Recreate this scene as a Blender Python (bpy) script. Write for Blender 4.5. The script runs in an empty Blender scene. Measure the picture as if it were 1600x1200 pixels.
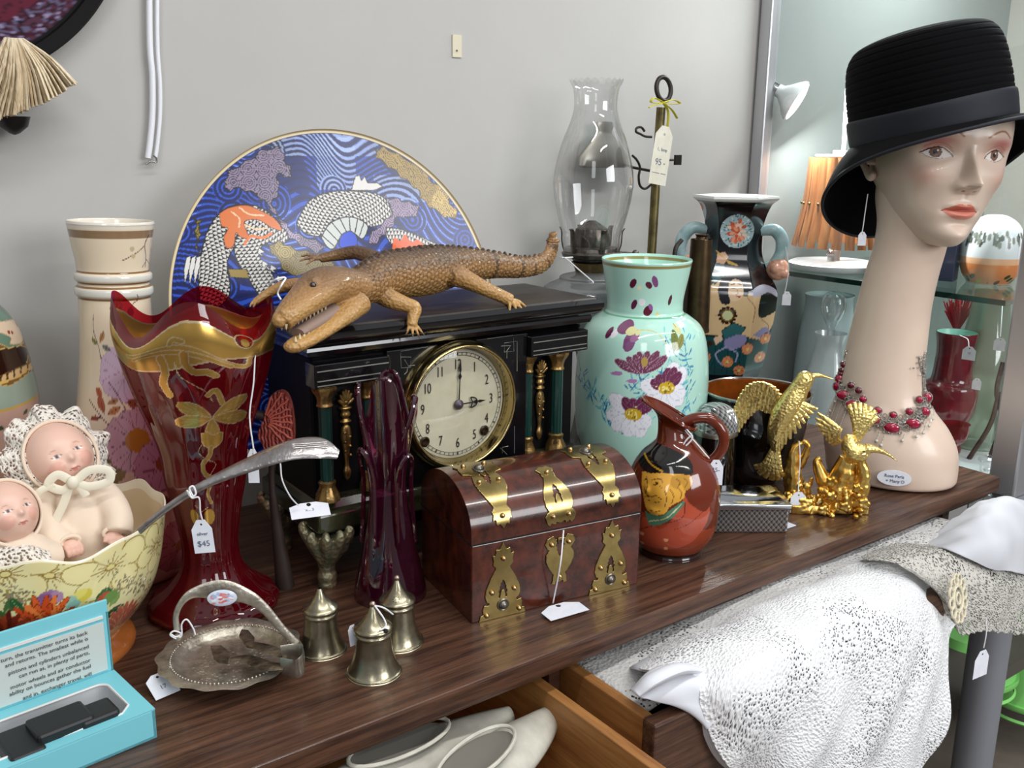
import bpy, bmesh, math, random
import numpy as np
from mathutils import Vector, Matrix, geometry
random.seed(7); RNG = np.random.default_rng(7)
SC = bpy.context.scene; COL = SC.collection
R_ = math.radians; PI = math.pi
# ---------------- camera ----------------
FOC = 1500.0; TH = R_(14); YA = R_(36.3); RO = R_(-0.7)
CAM = np.array([0, 0, 0.55])
_fw = np.array([math.sin(YA)*math.cos(TH), math.cos(YA)*math.cos(TH), -math.sin(TH)])
_r = np.cross(_fw, [0, 0, 1]); _r /= np.linalg.norm(_r); _u = np.cross(_r, _fw)
_R = _r*math.cos(RO)-_u*math.sin(RO); _U = _r*math.sin(RO)+_u*math.cos(RO)
cd = bpy.data.cameras.new('camera'); cam = bpy.data.objects.new('camera', cd); COL.objects.link(cam)
cd.sensor_width = 36; cd.lens = FOC/1600*36; cd.clip_start = 0.02; cd.clip_end = 60
cam.matrix_world = Matrix(((_R[0], _U[0], -_fw[0], CAM[0]), (_R[1], _U[1], -_fw[1], CAM[1]), (_R[2], _U[2], -_fw[2], CAM[2]), (0, 0, 0, 1)))
SC.camera = cam
# ---------------- exposure, world, lights ----------------
SC.view_settings.view_transform = 'Standard'; SC.view_settings.look = 'None'
SC.view_settings.exposure = 0.0; SC.view_settings.gamma = 1
SC.cycles.max_bounces = 14; SC.cycles.transmission_bounces = 12; SC.cycles.transparent_max_bounces = 16
SC.cycles.caustics_reflective = False; SC.cycles.sample_clamp_indirect = 4.0
w = bpy.data.worlds.new('world'); SC.world = w; w.use_nodes = True
_n = w.node_tree.nodes; _l = w.node_tree.links
_bg = _n['Background']; _tc = _n.new('ShaderNodeTexCoord'); _sx = _n.new('ShaderNodeSeparateXYZ'); _rp = _n.new('ShaderNodeValToRGB')
_l.new(_tc.outputs['Generated'], _sx.inputs[0]); _mr = _n.new('ShaderNodeMapRange'); _mr.inputs[1].default_value = -1
_l.new(_sx.outputs[2], _mr.inputs[0]); _l.new(_mr.outputs[0], _rp.inputs[0]); _l.new(_rp.outputs[0], _bg.inputs[0])
_rp.color_ramp.elements[0].position = 0.3; _rp.color_ramp.elements[0].color = (0.10, 0.085, 0.075, 1)
_rp.color_ramp.elements[1].position = 0.75; _rp.color_ramp.elements[1].color = (0.92, 0.95, 1.0, 1)
_e = _rp.color_ramp.elements.new(0.5); _e.color = (0.42, 0.42, 0.43, 1)
_bg.inputs[1].default_value = 0.5
def area(name, loc, target, sx, sy, power, col=(1, 1, 1)):
    d = bpy.data.lights.new(name, 'AREA'); d.shape = 'RECTANGLE'; d.size = sx; d.size_y = sy; d.energy = power; d.color = col
    o = bpy.data.objects.new(name, d); COL.objects.link(o); o.location = loc
    o.rotation_euler = (Vector(target)-Vector(loc)).to_track_quat('-Z', 'Y').to_euler(); return o
area('window_light', (1.7, -2.5, 1.25), (0.9, 1.1, 0.2), 1.7, 1.2, 62, (0.96, 0.98, 1.0))
area('window_light', (-1.4, -1.6, 1.7), (0.7, 1.1, 0.2), 0.7, 1.1, 14, (0.95, 0.98, 1.0))
for _x, _y in ((0.2, 0.1), (1.5, 0.1), (0.8, -1.2)):
    area('ceiling_tube_light', (_x, _y, 2.0), (_x, _y+0.25, 0), 1.2, 0.09, 13, (1, 0.985, 0.95))
# ---------------- helpers ----------------
def ray(x, y): return _fw*FOC+_R*(x-800)-_U*(y-600)
def atY(x, y, Y): d = ray(x, y); return CAM+d*((Y-CAM[1])/d[1])
def atX(x, y, X): d = ray(x, y); return CAM+d*((X-CAM[0])/d[0])
def atZ(x, y, Z=0): d = ray(x, y); return CAM+d*((Z-CAM[2])/d[2])
def vw(x, y, c):
    """point seen at a pixel on the upright plane through c that faces the camera"""
    d = ray(x, y); n = np.array(c[:2])/math.hypot(*c[:2]); return CAM+d*(math.hypot(*c[:2])/(d[0]*n[0]+d[1]*n[1]))
def lin(c):
    c = np.asarray(c, float)/255.0
    return np.where(c <= 0.04045, c/12.92, ((c+0.055)/1.055)**2.4)
def hx(h): return tuple(lin([int(h[i:i+2], 16) for i in (0, 2, 4)]))
_mc = {}
def M(name, col='808080', rough=0.5, metal=0.0, trans=0.0, ior=1.45, coat=0.0, var=None, bump=None, attr=False, gold=False, sheen=0.0, sss=0.0, emit=None, noise_scale=30, aniso=None):
    """procedural material; var=(hex2, scale, stretch) noise colour mix; bump=(kind, scale, strength)"""
    if name in _mc: return _mc[name]
    m = bpy.data.materials.new(name); m.use_nodes = True; nt = m.node_tree; N = nt.nodes; L = nt.links
    b = N['Principled BSDF']; I = b.inputs
    c = (*hx(col), 1); I['Base Color'].default_value = c; I['Roughness'].default_value = rough; I['Metallic'].default_value = metal
    I['Transmission Weight'].default_value = trans; I['IOR'].default_value = ior; I['Coat Weight'].default_value = coat; I['Coat Roughness'].default_value = 0.06
    if sheen: I['Sheen Weight'].default_value = sheen
    if sss: I['Subsurface Weight'].default_value = sss; I['Subsurface Radius'].default_value = (0.01, 0.006, 0.004)
    tc = N.new('ShaderNodeTexCoord')
    def coord(st):
        if not st: return tc.outputs['Object']
        mp = N.new('ShaderNodeMapping'); mp.inputs['Scale'].default_value = st; L.new(tc.outputs['Object'], mp.inputs[0]); return mp.outputs[0]
    if attr:
        a = N.new('ShaderNodeAttribute'); a.attribute_name = 'paint'; L.new(a.outputs['Color'], I['Base Color'])
        if gold:   # alpha marks gilding: metallic, opaque
            L.new(a.outputs['Alpha'], I['Metallic'])
            if trans:
                mt = N.new('ShaderNodeMath'); mt.operation = 'MULTIPLY_ADD'; mt.inputs[1].default_value = -trans; mt.inputs[2].default_value = trans
                L.new(a.outputs['Alpha'], mt.inputs[0]); L.new(mt.outputs[0], I['Transmission Weight'])
            r = N.new('ShaderNodeMapRange'); r.inputs[3].default_value = rough; r.inputs[4].default_value = 0.25; L.new(a.outputs['Alpha'], r.inputs[0]); L.new(r.outputs[0], I['Roughness'])
    if var:
        nz = N.new('ShaderNodeTexNoise'); nz.inputs['Scale'].default_value = var[1]; nz.inputs['Detail'].default_value = 6; nz.inputs['Roughness'].default_value = 0.65
        L.new(coord(var[2] if len(var) > 2 else None), nz.inputs['Vector'])
        rp = N.new('ShaderNodeValToRGB'); rp.color_ramp.elements[0].position = 0.36; rp.color_ramp.elements[1].position = 0.66
        rp.color_ramp.elements[0].color = c; rp.color_ramp.elements[1].color = (*hx(var[0]), 1)
        L.new(nz.outputs[0], rp.inputs[0])
        if attr:
            mx = N.new('ShaderNodeMixRGB'); mx.blend_type = 'MULTIPLY'; mx.inputs[0].default_value = 1; L.new(a.outputs['Color'], mx.inputs[1]); L.new(rp.outputs[0], mx.inputs[2]); L.new(mx.outputs[0], I['Base Color'])
        else: L.new(rp.outputs[0], I['Base Color'])
    if bump:
        k, s, st = bump[:3]
        if k == 'noise': t = N.new('ShaderNodeTexNoise'); t.inputs['Scale'].default_value = s; t.inputs['Detail'].default_value = 5; o = t.outputs[0]
        elif k == 'voronoi': t = N.new('ShaderNodeTexVoronoi'); t.inputs['Scale'].default_value = s; o = t.outputs['Distance']
        elif k == 'wave': t = N.new('ShaderNodeTexWave'); t.inputs['Scale'].default_value = s; t.inputs['Distortion'].default_value = 6; t.inputs['Detail'].default_value = 2; o = t.outputs[1]
        L.new(coord(bump[3] if len(bump) > 3 else None), t.inputs['Vector'])
        bp = N.new('ShaderNodeBump'); bp.inputs['Strength'].default_value = st; bp.inputs['Distance'].default_value = 0.002
        L.new(o, bp.inputs['Height']); L.new(bp.outputs[0], I['Normal'])
    if emit: I['Emission Color'].default_value = (*hx(emit[0]), 1); I['Emission Strength'].default_value = emit[1]
    _mc[name] = m; return m
class G:
    """raw geometry: vertices, faces, optional per-vertex colours"""
    def __init__(s, v=None, f=None, c=None): s.v = np.zeros((0, 3)) if v is None else np.asarray(v, float).reshape(-1, 3); s.f = list(f or []); s.c = c
    def __add__(s, o):
        n = len(s.v); c = None
        if s.c is not None or o.c is not None:
            a = s.c if s.c is not None else np.ones((n, 4)); b = o.c if o.c is not None else np.ones((len(o.v), 4)); c = np.vstack([a, b])
        return G(np.vstack([s.v, o.v]), s.f+[tuple(i+n for i in q) for q in o.f], c)
    def tr(s, x=0, y=0, z=0): return G(s.v+np.array([x, y, z]), s.f, s.c)
    def sc(s, x, y=None, z=None):
        y = x if y is None else y; z = x if z is None else z; return G(s.v*np.array([x, y, z]), s.f, s.c)
    def rot(s, ax, deg):
        m = np.array(Matrix.Rotation(R_(deg), 3, ax)); return G(s.v@m.T, s.f, s.c)
    def mat(s, m): m = np.array(m); return G(s.v@m[:3, :3].T+m[:3, 3], s.f, s.c)
def gsum(L):
    L = list(L)
    if any(g.c is not None for g in L):
        r = G()
        for g in L: r = r+g
        return r
    vs = []; fs = []; n = 0
    for g in L: vs.append(g.v); fs += [tuple(i+n for i in q) for q in g.f]; n += len(g.v)
    return G(np.vstack(vs), fs)
def build(name, g, mat, parent=None, smooth=True, loc=None, rotz=0, angle=40, bevel=None, subsurf=0, solid=None, **tags):
    me = bpy.data.meshes.new(name)
    if isinstance(g, G):
        me.from_pydata(g.v.tolist(), [], g.f)
        if g.c is not None:
            at = me.color_attributes.new('paint', 'FLOAT_COLOR', 'POINT'); c = g.c
            if c.shape[1] == 3: c = np.hstack([c, np.zeros((len(c), 1))])
            at.data.foreach_set('color', c.astype(np.float32).ravel())
    else: me = g
    o = bpy.data.objects.new(name, me); COL.objects.link(o)
    if mat: me.materials.append(mat)
    if smooth: 
        me.polygons.foreach_set('use_smooth', [True]*len(me.polygons))
        if angle and angle < 180:
            try: me.set_sharp_from_angle(angle=R_(angle))
            except Exception: pass
    if solid: m = o.modifiers.new('s', 'SOLIDIFY'); m.thickness = solid; m.offset = 0
    if bevel: m = o.modifiers.new('b', 'BEVEL'); m.width = bevel; m.segments = 2; m.limit_method = 'ANGLE'; m.angle_limit = R_(40)
    if subsurf: m = o.modifiers.new('u', 'SUBSURF'); m.levels = m.render_levels = subsurf
    if parent: o.parent = parent
    if loc is not None: o.location = loc
    if rotz: o.rotation_euler[2] = rotz
    for k, v in tags.items(): o[k] = v
    return o
def thing(name, label, cat, loc=(0, 0, 0), rotz=0, group=None, tilt=None):
    o = bpy.data.objects.new(name, None); COL.objects.link(o); o.location = loc; o.rotation_euler = (tilt[0] if tilt else 0, tilt[1] if tilt else 0, rotz)
    o.empty_display_size = 0.02; o['label'] = label; o['category'] = cat
    if group: o['group'] = group
    return o
def solo(name, g, mat, label, cat, group=None, **k):
    o = build(name, g, mat, **k); o['label'] = label; o['category'] = cat
    if group: o['group'] = group
    return o
def crom(P, n):
    """Catmull-Rom resample of points (k,d) to n points"""
    P = np.asarray(P, float); k = len(P); E = np.vstack([2*P[0]-P[1], P, 2*P[-1]-P[-2]]); t = np.linspace(0, k-1, n); i = np.minimum(t.astype(int), k-2); u = (t-i)[:, None]
    a, b, c, d = E[i], E[i+1], E[i+2], E[i+3]
    return 0.5*((2*b)+(-a+c)*u+(2*a-5*b+4*c-d)*u**2+(-a+3*b-3*c+d)*u**3)
def gridmesh(P, cu=True, capa=False, capb=False, C=None):
    """P (rows, cols, 3); cu: columns closed"""
    r, c = P.shape[:2]; f = []; idx = np.arange(r*c).reshape(r, c)
    nx = np.roll(idx, -1, axis=1) if cu else None
    if cu: q = np.stack([idx[:-1], nx[:-1], nx[1:], idx[1:]], -1).reshape(-1, 4)
    else: q = np.stack([idx[:-1, :-1], idx[:-1, 1:], idx[1:, 1:], idx[1:, :-1]], -1).reshape(-1, 4)
    f = [tuple(x) for x in q.tolist()]
    if capa: f.append(tuple(idx[0][::-1].tolist()))
    if capb: f.append(tuple(idx[-1].tolist()))
    return G(P.reshape(-1, 3), f, None if C is None else C.reshape(r*c, -1))
def lathe(prof, segs=64, n=None, capa=False, capb=False, mod=None, a0=0.0, paint=None):
    """prof [(r,z)] ; mod(phi,z,r)->(r,z); paint(phi,z,r)->colours"""
    p = crom(prof, n) if n else np.asarray(prof, float)
    ph = np.linspace(0, 2*PI, segs, endpoint=False); r = np.repeat(p[:, :1], segs, 1); z = np.repeat(p[:, 1:2], segs, 1); A = np.repeat(ph[None], len(p), 0)
    r = np.maximum(r, 1e-5); C = paint(A, z, r) if paint else None
    if mod: r, z = mod(A, z, r)
    P = np.stack([r*np.cos(A+a0), r*np.sin(A+a0), z], -1)
    return gridmesh(P, True, capa, capb, C)
def tube(pts, rad, segs=10, n=None, caps=True, flat=1.0, up=None, closed=False):
    """rad scalar or list of r or (ra, rb)"""
    P = np.asarray(pts, float); k = len(P)
    Rr = np.array([(x, x*flat) if np.isscalar(x) else x for x in (rad if hasattr(rad, '__len__') else [rad]*k)], float)
    if n and k > 2 or n:
        Q = crom(np.hstack([P, Rr]), n); P, Rr = Q[:, :3], np.maximum(Q[:, 3:], 1e-5)
    k = len(P); T = np.gradient(P, axis=0)
    if closed: T = np.roll(P, -1, 0)-np.roll(P, 1, 0)
    T /= np.linalg.norm(T, axis=1)[:, None]+1e-12
    u = np.array(up if up is not None else ([0, 0, 1] if abs(T[0][2]) < 0.9 else [1, 0, 0]), float); rows = []
    a = np.linspace(0, 2*PI, segs, endpoint=False)
    for i in range(k):
        s = np.cross(T[i], u); s /= np.linalg.norm(s)+1e-12; v = np.cross(s, T[i])
        if up is None: u = v
        rows.append(P[i]+np.outer(np.cos(a)*Rr[i, 0], s)+np.outer(np.sin(a)*Rr[i, 1], v))
    if closed: rows.append(rows[0])
    return gridmesh(np.array(rows), True, caps and not closed, caps and not closed)
def box(cx, cy, cz, sx, sy, sz):
    v = [(cx+sx/2*a, cy+sy/2*b, cz+sz/2*c) for c in (-1, 1) for b in (-1, 1) for a in (-1, 1)]
    return G(v, [(0, 2, 3, 1), (4, 5, 7, 6), (0, 1, 5, 4), (2, 6, 7, 3), (0, 4, 6, 2), (1, 3, 7, 5)])
def box2(x0, x1, y0, y1, z0, z1): return box((x0+x1)/2, (y0+y1)/2, (z0+z1)/2, x1-x0, y1-y0, z1-z0)
def plate2d(loops, t, plane='xz'):
    """extrude 2d loops (outer first, then holes); thickness t towards -y for 'xz', +z for 'xy'"""
    L3 = [[Vector((a, b, 0)) for a, b in lp] for lp in loops]; tri = geometry.tessellate_polygon(L3)
    P = np.array([(a, b) for lp in loops for a, b in lp], float); n = len(P); f = []
    for t3 in tri:
        a, b, c = t3; ar = np.cross(P[b]-P[a], P[c]-P[a])
        if ar < 0: a, c = c, a
        f.append((a+n, b+n, c+n)); f.append((c, b, a))
    k = 0
    for lp in loops:
        m = len(lp)
        for i in range(m): j = (i+1) % m; f.append((k+i, k+j, k+j+n, k+i+n))
        k += m
    if plane == 'xz': v = [(a, 0, b) for a, b in P]+[(a, -t, b) for a, b in P]
    else: v = [(a, b, 0) for a, b in P]+[(a, b, t) for a, b in P]
    return G(v, f)
def ball(r, c=(0, 0, 0), seg=16, rings=10, s=(1, 1, 1)):
    p = [(max(1e-5, r*math.sin(t)), -r*math.cos(t)) for t in np.linspace(0, PI, rings)]
    return lathe(p, seg).sc(*s).tr(*c)
def blend(gs, voxel=0.002, smooth=4, disp=None):
    """union of closed shapes into one continuous skin (voxel remesh), returns G"""
    g = gsum(gs); me = bpy.data.meshes.new('t'); me.from_pydata(g.v.tolist(), [], g.f); o = bpy.data.objects.new('t', me); COL.objects.link(o)
    m = o.modifiers.new('r', 'REMESH'); m.mode = 'VOXEL'; m.voxel_size = voxel
    if smooth: m2 = o.modifiers.new('s', 'SMOOTH'); m2.iterations = smooth; m2.factor = 0.5
    dg = bpy.context.evaluated_depsgraph_get(); dg.update(); e = o.evaluated_get(dg); me2 = e.to_mesh()
    v = np.zeros(len(me2.vertices)*3); me2.vertices.foreach_get('co', v); f = [tuple(p.vertices) for p in me2.polygons]
    e.to_mesh_clear(); bpy.data.objects.remove(o); bpy.data.meshes.remove(me)
    return G(v.reshape(-1, 3), f)
def vnoise(P, s, seed=0):
    """smooth pseudo-noise -1..1 from sines"""
    r = np.random.default_rng(seed); o = np.zeros(P.shape[:-1])
    for k in range(7): d = r.normal(size=3); d /= np.linalg.norm(d); o += np.sin(P@d*s*(0.7+0.22*k)+r.uniform(0, 6.3))
    return o/4.0
class Cv:
    """vector painter: writes colours onto points with surface coordinates u,v"""
    def __init__(s, U, V, base): s.sh = U.shape; s.u = U.ravel(); s.v = V.ravel(); s.c = np.zeros((s.u.size, 4)); s.c[:, :3] = hx(base) if isinstance(base, str) else base
    def _set(s, i, m, col, a=1.0, al=None):
        c = np.array(hx(col) if isinstance(col, str) else col); j = i[m]; s.c[j, :3] = s.c[j, :3]*(1-a)+c*a
        if al is not None: s.c[j, 3] = al
    def win(s, a, b, c, d): return np.nonzero((s.u > a) & (s.u < b) & (s.v > c) & (s.v < d))[0]
    def ell(s, cu, cv, ru, rv=None, ang=0, col='ffffff', a=1.0, al=None, ring=None):
        rv = rv or ru; R = max(ru, rv); i = s.win(cu-R, cu+R, cv-R, cv+R); x = s.u[i]-cu; y = s.v[i]-cv; ca, sa = math.cos(ang), math.sin(ang)
        d = ((x*ca+y*sa)/ru)**2+((-x*sa+y*ca)/rv)**2; m = d < 1
        if ring: m &= d > (1-ring)**2
        s._set(i, m, col, a, al)
    def poly(s, pts, col, a=1.0, al=None, edge=None, ew=0.001, smooth=False, eal=None):
        P = np.array(pts, float)
        if smooth: k = len(P); P = crom(np.vstack([P, P[:1]]), k*5)[:-1]
        i = s.win(P[:, 0].min(), P[:, 0].max(), P[:, 1].min(), P[:, 1].max()); x = s.u[i]; y = s.v[i]; ins = np.zeros(len(i), bool)
        for (x0, y0), (x1, y1) in zip(P, np.roll(P, -1, 0)):
            if y0 != y1: ins ^= ((y0 > y) != (y1 > y)) & (x < (x1-x0)*(y-y0)/(y1-y0)+x0)
        if col is not None: s._set(i, ins, col, a, al)
        if edge: s.line(np.vstack([P, P[:1]]), ew, edge, al=eal if eal is not None else al)
        return i[ins]
    def line(s, pts, w, col, a=1.0, al=None, smooth=False, taper=False):
        P = np.array(pts, float)
        if smooth: P = crom(P, len(P)*5)
        n = len(P)-1
        for k in range(n):
            p, q = P[k], P[k+1]; ww = w*(1-k/n*0.8) if taper else w
            i = s.win(min(p[0], q[0])-ww, max(p[0], q[0])+ww, min(p[1], q[1])-ww, max(p[1], q[1])+ww)
            if not len(i): continue
            d = q-p; L = d@d+1e-12; x = s.u[i]-p[0]; y = s.v[i]-p[1]; t = np.clip((x*d[0]+y*d[1])/L, 0, 1)
            s._set(i, (x-t*d[0])**2+(y-t*d[1])**2 < (ww/2)**2, col, a, al)
    def petal(s, cu, cv, L, W, ang, col, edge=None, ew=0.0006, al=None, notch=0.0, vein=None):
        t = np.linspace(0, 1, 11); w_ = W/2*np.sin(PI*np.clip(t, 0, 1)**1.15*.93)**0.75; x = np.concatenate([t*L, (t*L)[::-1]]); y = np.concatenate([w_, -w_[::-1]])
        if notch: x[10] -= notch*L; x[11] -= notch*L
        ca, sa = math.cos(ang), math.sin(ang); P = np.stack([cu+x*ca-y*sa, cv+x*sa+y*ca], 1); s.poly(P, col, al=al, edge=edge, ew=ew)
        if vein:
            for q in (-0.35, 0, 0.35): s.line([(cu+L*.2*ca, cv+L*.2*sa), (cu+L*.85*math.cos(ang+q*W/L), cv+L*.85*math.sin(ang+q*W/L))], ew, vein, al=al)
    def flower(s, cu, cv, r, n, col, edge=None, cen='d0a030', cr=0.22, ang=0, ew=0.0006, wid=1.0, al=None, notch=0.06, vein=None, sq=1.0):
        for k in range(n):
            th = ang+2*PI*k/n; s.petal(cu, cv, r*math.hypot(math.cos(th), sq*math.sin(th)), 2*PI*r/n*wid*0.95, th, col, edge, ew, al, notch, vein)
        s.ell(cu, cv, cr*r, cr*r*sq, 0, cen, al=al)
    def leaf(s, cu, cv, L, W, ang, col, vein=None):
        s.petal(cu, cv, L, W, ang, col)
        if vein: s.line([(cu, cv), (cu+L*math.cos(ang), cv+L*math.sin(ang))], 0.0006, vein)
    def out(s): return s.c.reshape(s.sh+(4,))
def facing(x, y): return math.atan2(-y, -x)
def wrap(a): return (a+PI) % (2*PI)-PI
def textmesh(s, size, ext=0.0002, align='CENTER'):
    c = bpy.data.curves.new('t', 'FONT'); c.body = s; c.size = size; c.extrude = ext; c.align_x = align; c.align_y = 'CENTER'
    o = bpy.data.objects.new('t', c); COL.objects.link(o); dg = bpy.context.evaluated_depsgraph_get(); dg.update(); e = o.evaluated_get(dg); me = e.to_mesh()
    v = np.zeros(len(me.vertices)*3); me.vertices.foreach_get('co', v); f = [tuple(p.vertices) for p in me.polygons]; e.to_mesh_clear(); bpy.data.objects.remove(o); bpy.data.curves.remove(c)
    return G(v.reshape(-1, 3), f)
def frame(o, x, y):
    """4x4 with origin o, local x,y axes (orthonormalised), z normal"""
    x = Vector(x).normalized(); z = x.cross(Vector(y)).normalized(); y = z.cross(x); m = Matrix((x, y, z)).transposed().to_4x4(); m.translation = Vector(o); return m
# common materials
STR = M('string', 'e8e8ea', 0.8); CARD = M('price_card', 'e9ebf2', 0.7, var=('dfe2ec', 60)); INK = M('ink', '6a7082', 0.8)
SILV = M('aged_silver', 'b4aea2', 0.32, 0.9, var=('8f897c', 40), bump=('noise', 120, 0.15))
BRASS = M('brass', 'b8924a', 0.3, 0.95, var=('977238', 45)); DBRASS = M('dull_brass', '8a7650', 0.38, 0.9, var=('5f5138', 40))
def tag_at(c, x, y, w, h, label, string=None, marks=((0, 0.0),), name='price_tag', mat=None, cut=0.28, group='small white price tags'):
    """card: centre c (bottom half centre), local x dir, y (up) dir; string = world polyline"""
    m = frame(c, x, y); t = thing(name, label, 'price tag', tuple(c), group=group); c = np.array(c)
    lp = [(-w/2, -h/2), (w/2, -h/2), (w/2, h/2-cut*h), (w*0.2, h/2), (-w*0.2, h/2), (-w/2, h/2-cut*h)]
    a = np.linspace(0, 2*PI, 10, endpoint=False); hole = [(math.cos(q)*w*0.06, h*0.36-math.sin(q)*w*0.06) for q in a]
    mm = m.copy(); mm.translation = (0, 0, 0)
    build('card', plate2d([lp, hole], 0.0005, 'xy').mat(mm), mat or CARD, t, smooth=False)
    s = G()
    for txt, yy in marks:
        if isinstance(txt, str): s = s+textmesh(txt, min(h*0.24, w*1.5/max(3, len(txt)))).tr(0, yy*h, 0.0007)
    if len(s.v): build('handwriting', s.mat(mm), INK, t, smooth=False)
    if string is not None: build('string', tube(np.array(string)-c, 0.0009, 6, n=max(8, len(string)*5)), STR, t)
    return t
# ================= SETTING =================
WY = 1.40
wallm = M('wall_paint', 'b4b2af', 0.75, var=('b8b6b3', 3), bump=('noise', 60, 0.12))
solo_s = lambda n, g, m, **k: build(n, g, m, kind='structure', **k)
solo_s('wall_back', box2(-1.6, 4.2, WY, WY+0.08, -0.8, 2.4), wallm, smooth=False)
solo_s('floor', box2(-2.5, 4.2, -2.6, WY, -0.84, -0.8), M('floor_vinyl', '6b6259', 0.5, var=('7a7067', 8)), smooth=False)
# ---------------- dresser ----------------
wood = M('dark_oak', '35211a', 0.36, var=('644534', 14, (0.5, 9, 9)), bump=('noise', 55, 0.35, (0.35, 6, 6)), coat=0.15)
wood2 = M('drawer_pine', '8a5a30', 0.5, var=('b07c45', 10, (8, 0.6, 8)), bump=('noise', 40, 0.2, (6, 0.5, 6)))
dr = thing('dresser', 'dark oak dresser with a long wooden top and two drawers pulled open', 'dresser', (0, 0, -0.8))
fy = lambda x: 0.742+0.0178*x
tp = [(-0.5, fy(-0.5)), (1.624, fy(1.624)), (1.622, 1.375), (-0.5, 1.375)]
build('top', plate2d([tp], 0.026, 'xy').tr(0, 0, 0.774), wood, dr, smooth=False, bevel=0.004)
build('moulding', plate2d([[(-0.5, fy(-.5)+.012), (1.612, fy(1.6)+.012), (1.61, 1.36), (-0.5, 1.36)]], 0.012, 'xy').tr(0, 0, 0.763), wood, dr, smooth=False, bevel=0.003)
car = G()+box2(-0.48, 1.60, 1.33, 1.35, 0.53, 0.765)+box2(1.50, 1.52, 0.80, 1.33, 0.70, 0.765)+box2(-0.48, -0.46, 0.80, 1.33, .53, 0.765)+box2(0.648, 0.664, 0.80, 1.33, 0.53, 0.765)+box2(1.255, 1.27, 0.80, 1.33, 0.53, 0.765)
car = car+box2(-0.46, 1.26, 0.80, 1.33, 0.515, 0.53)
for x_, y_ in ((-.45, .83), (1.14, .83), (-.45, 1.31), (1.54, 1.31)): build('leg', box(x_, y_, .2575, .05, .05, .515), wood, dr, smooth=False, bevel=.004)
build('carcass', car, wood, dr, smooth=False)
def drawer(x0, x1, yf, h0=0.545, h1=0.742, th=0.014):
    d = build('drawer', box2(x0, x1, yf-0.02, yf, h0-0.01, h1+0.003), wood, dr, smooth=False, bevel=0.003)
    build('side_board', box2(x0+.004, x0+.004+th, yf, 1.30, h0, h1), wood2, d, smooth=False, bevel=0.0015)
    build('side_board', box2(x1-.004-th, x1-.004, yf, 1.30, h0, h1), wood2, d, smooth=False, bevel=0.0015)
    build('bottom_board', box2(x0+.006, x1-.006, yf, 1.30, h0, h0+0.008), wood2, d, smooth=False)
    return d
drawer(0.668, 1.245, 0.662); drawer(-0.20, 0.635, 0.50)
for xx in (0.45, 1.05): pass
# ---------------- pale shoes in the left drawer ----------------
def shoe(x, y, z, rz, label):
    t = thing('dress_shoe', label, 'shoe', (x, y, z), rz, group='pale dress shoes in the left drawer')
    m = M('cream_leather', 'cfccbf', 0.38, var=('b9b6a9', 25), bump=('noise', 60, 0.2))
    sec = []; 
    for s in np.linspace(0, 1, 26):
        wd = 0.012+0.026*math.sin(PI*min(1, s*1.02)**0.8)**0.75 if s < 0.98 else 0.01
        h = 0.048-0.018*s; yy = s*0.235; a = np.linspace(0, 2*PI, 20, endpoint=False)
        sec.append(np.stack([wd*np.cos(a), np.full(20, yy), h/2+h/2*np.sin(a)*1.0+0.012*(1-s)], -1))
    build('upper', gridmesh(np.array(sec), True, True, True), m, t, angle=80)
    lp = [(0.024*math.cos(a), 0.078+0.062*math.sin(a)) for a in np.linspace(0, 2*PI, 24, endpoint=False)]
    build('insole', plate2d([lp], 0.0015, 'xy').rot('X', -5).tr(0, 0, 0.060), M('grey_lining', '77736b', 0.7), t)
    build('collar', tube([(0.0245*math.cos(a), 0.078+0.063*math.sin(a), 0.0615-0.0065*(0.5+math.sin(a)*0.5)) for a in np.linspace(0, 2*PI, 30, endpoint=False)], 0.0022, 8, closed=True), m, t)
    build('heel', lathe([(0.001, -0.035), (0.010, -0.035), (0.011, -0.01), (0.018, 0.016)], 16).tr(0, 0.02, 0.0), M('shoe_heel', 'a29d90', 0.5), t)
build_liner = solo('drawer_cloth', G(), None, 'x', 'x') if False else None
def shoe2(toe, heel, z, lab):
    a, b = atZ(*toe, z), atZ(*heel, z); d = a-b; d /= np.linalg.norm(d); o = a-d*.235; shoe(o[0], o[1], z-.045, math.atan2(-d[0], d[1]), lab)
shoe2((796, 1086), (640, 1168), -.065, 'pale leather dress shoe, the left one, in the open left drawer')
shoe2((862, 1084), (752, 1190), -.065, 'pale leather dress shoe, the right one, beside the drawer partition')
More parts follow.
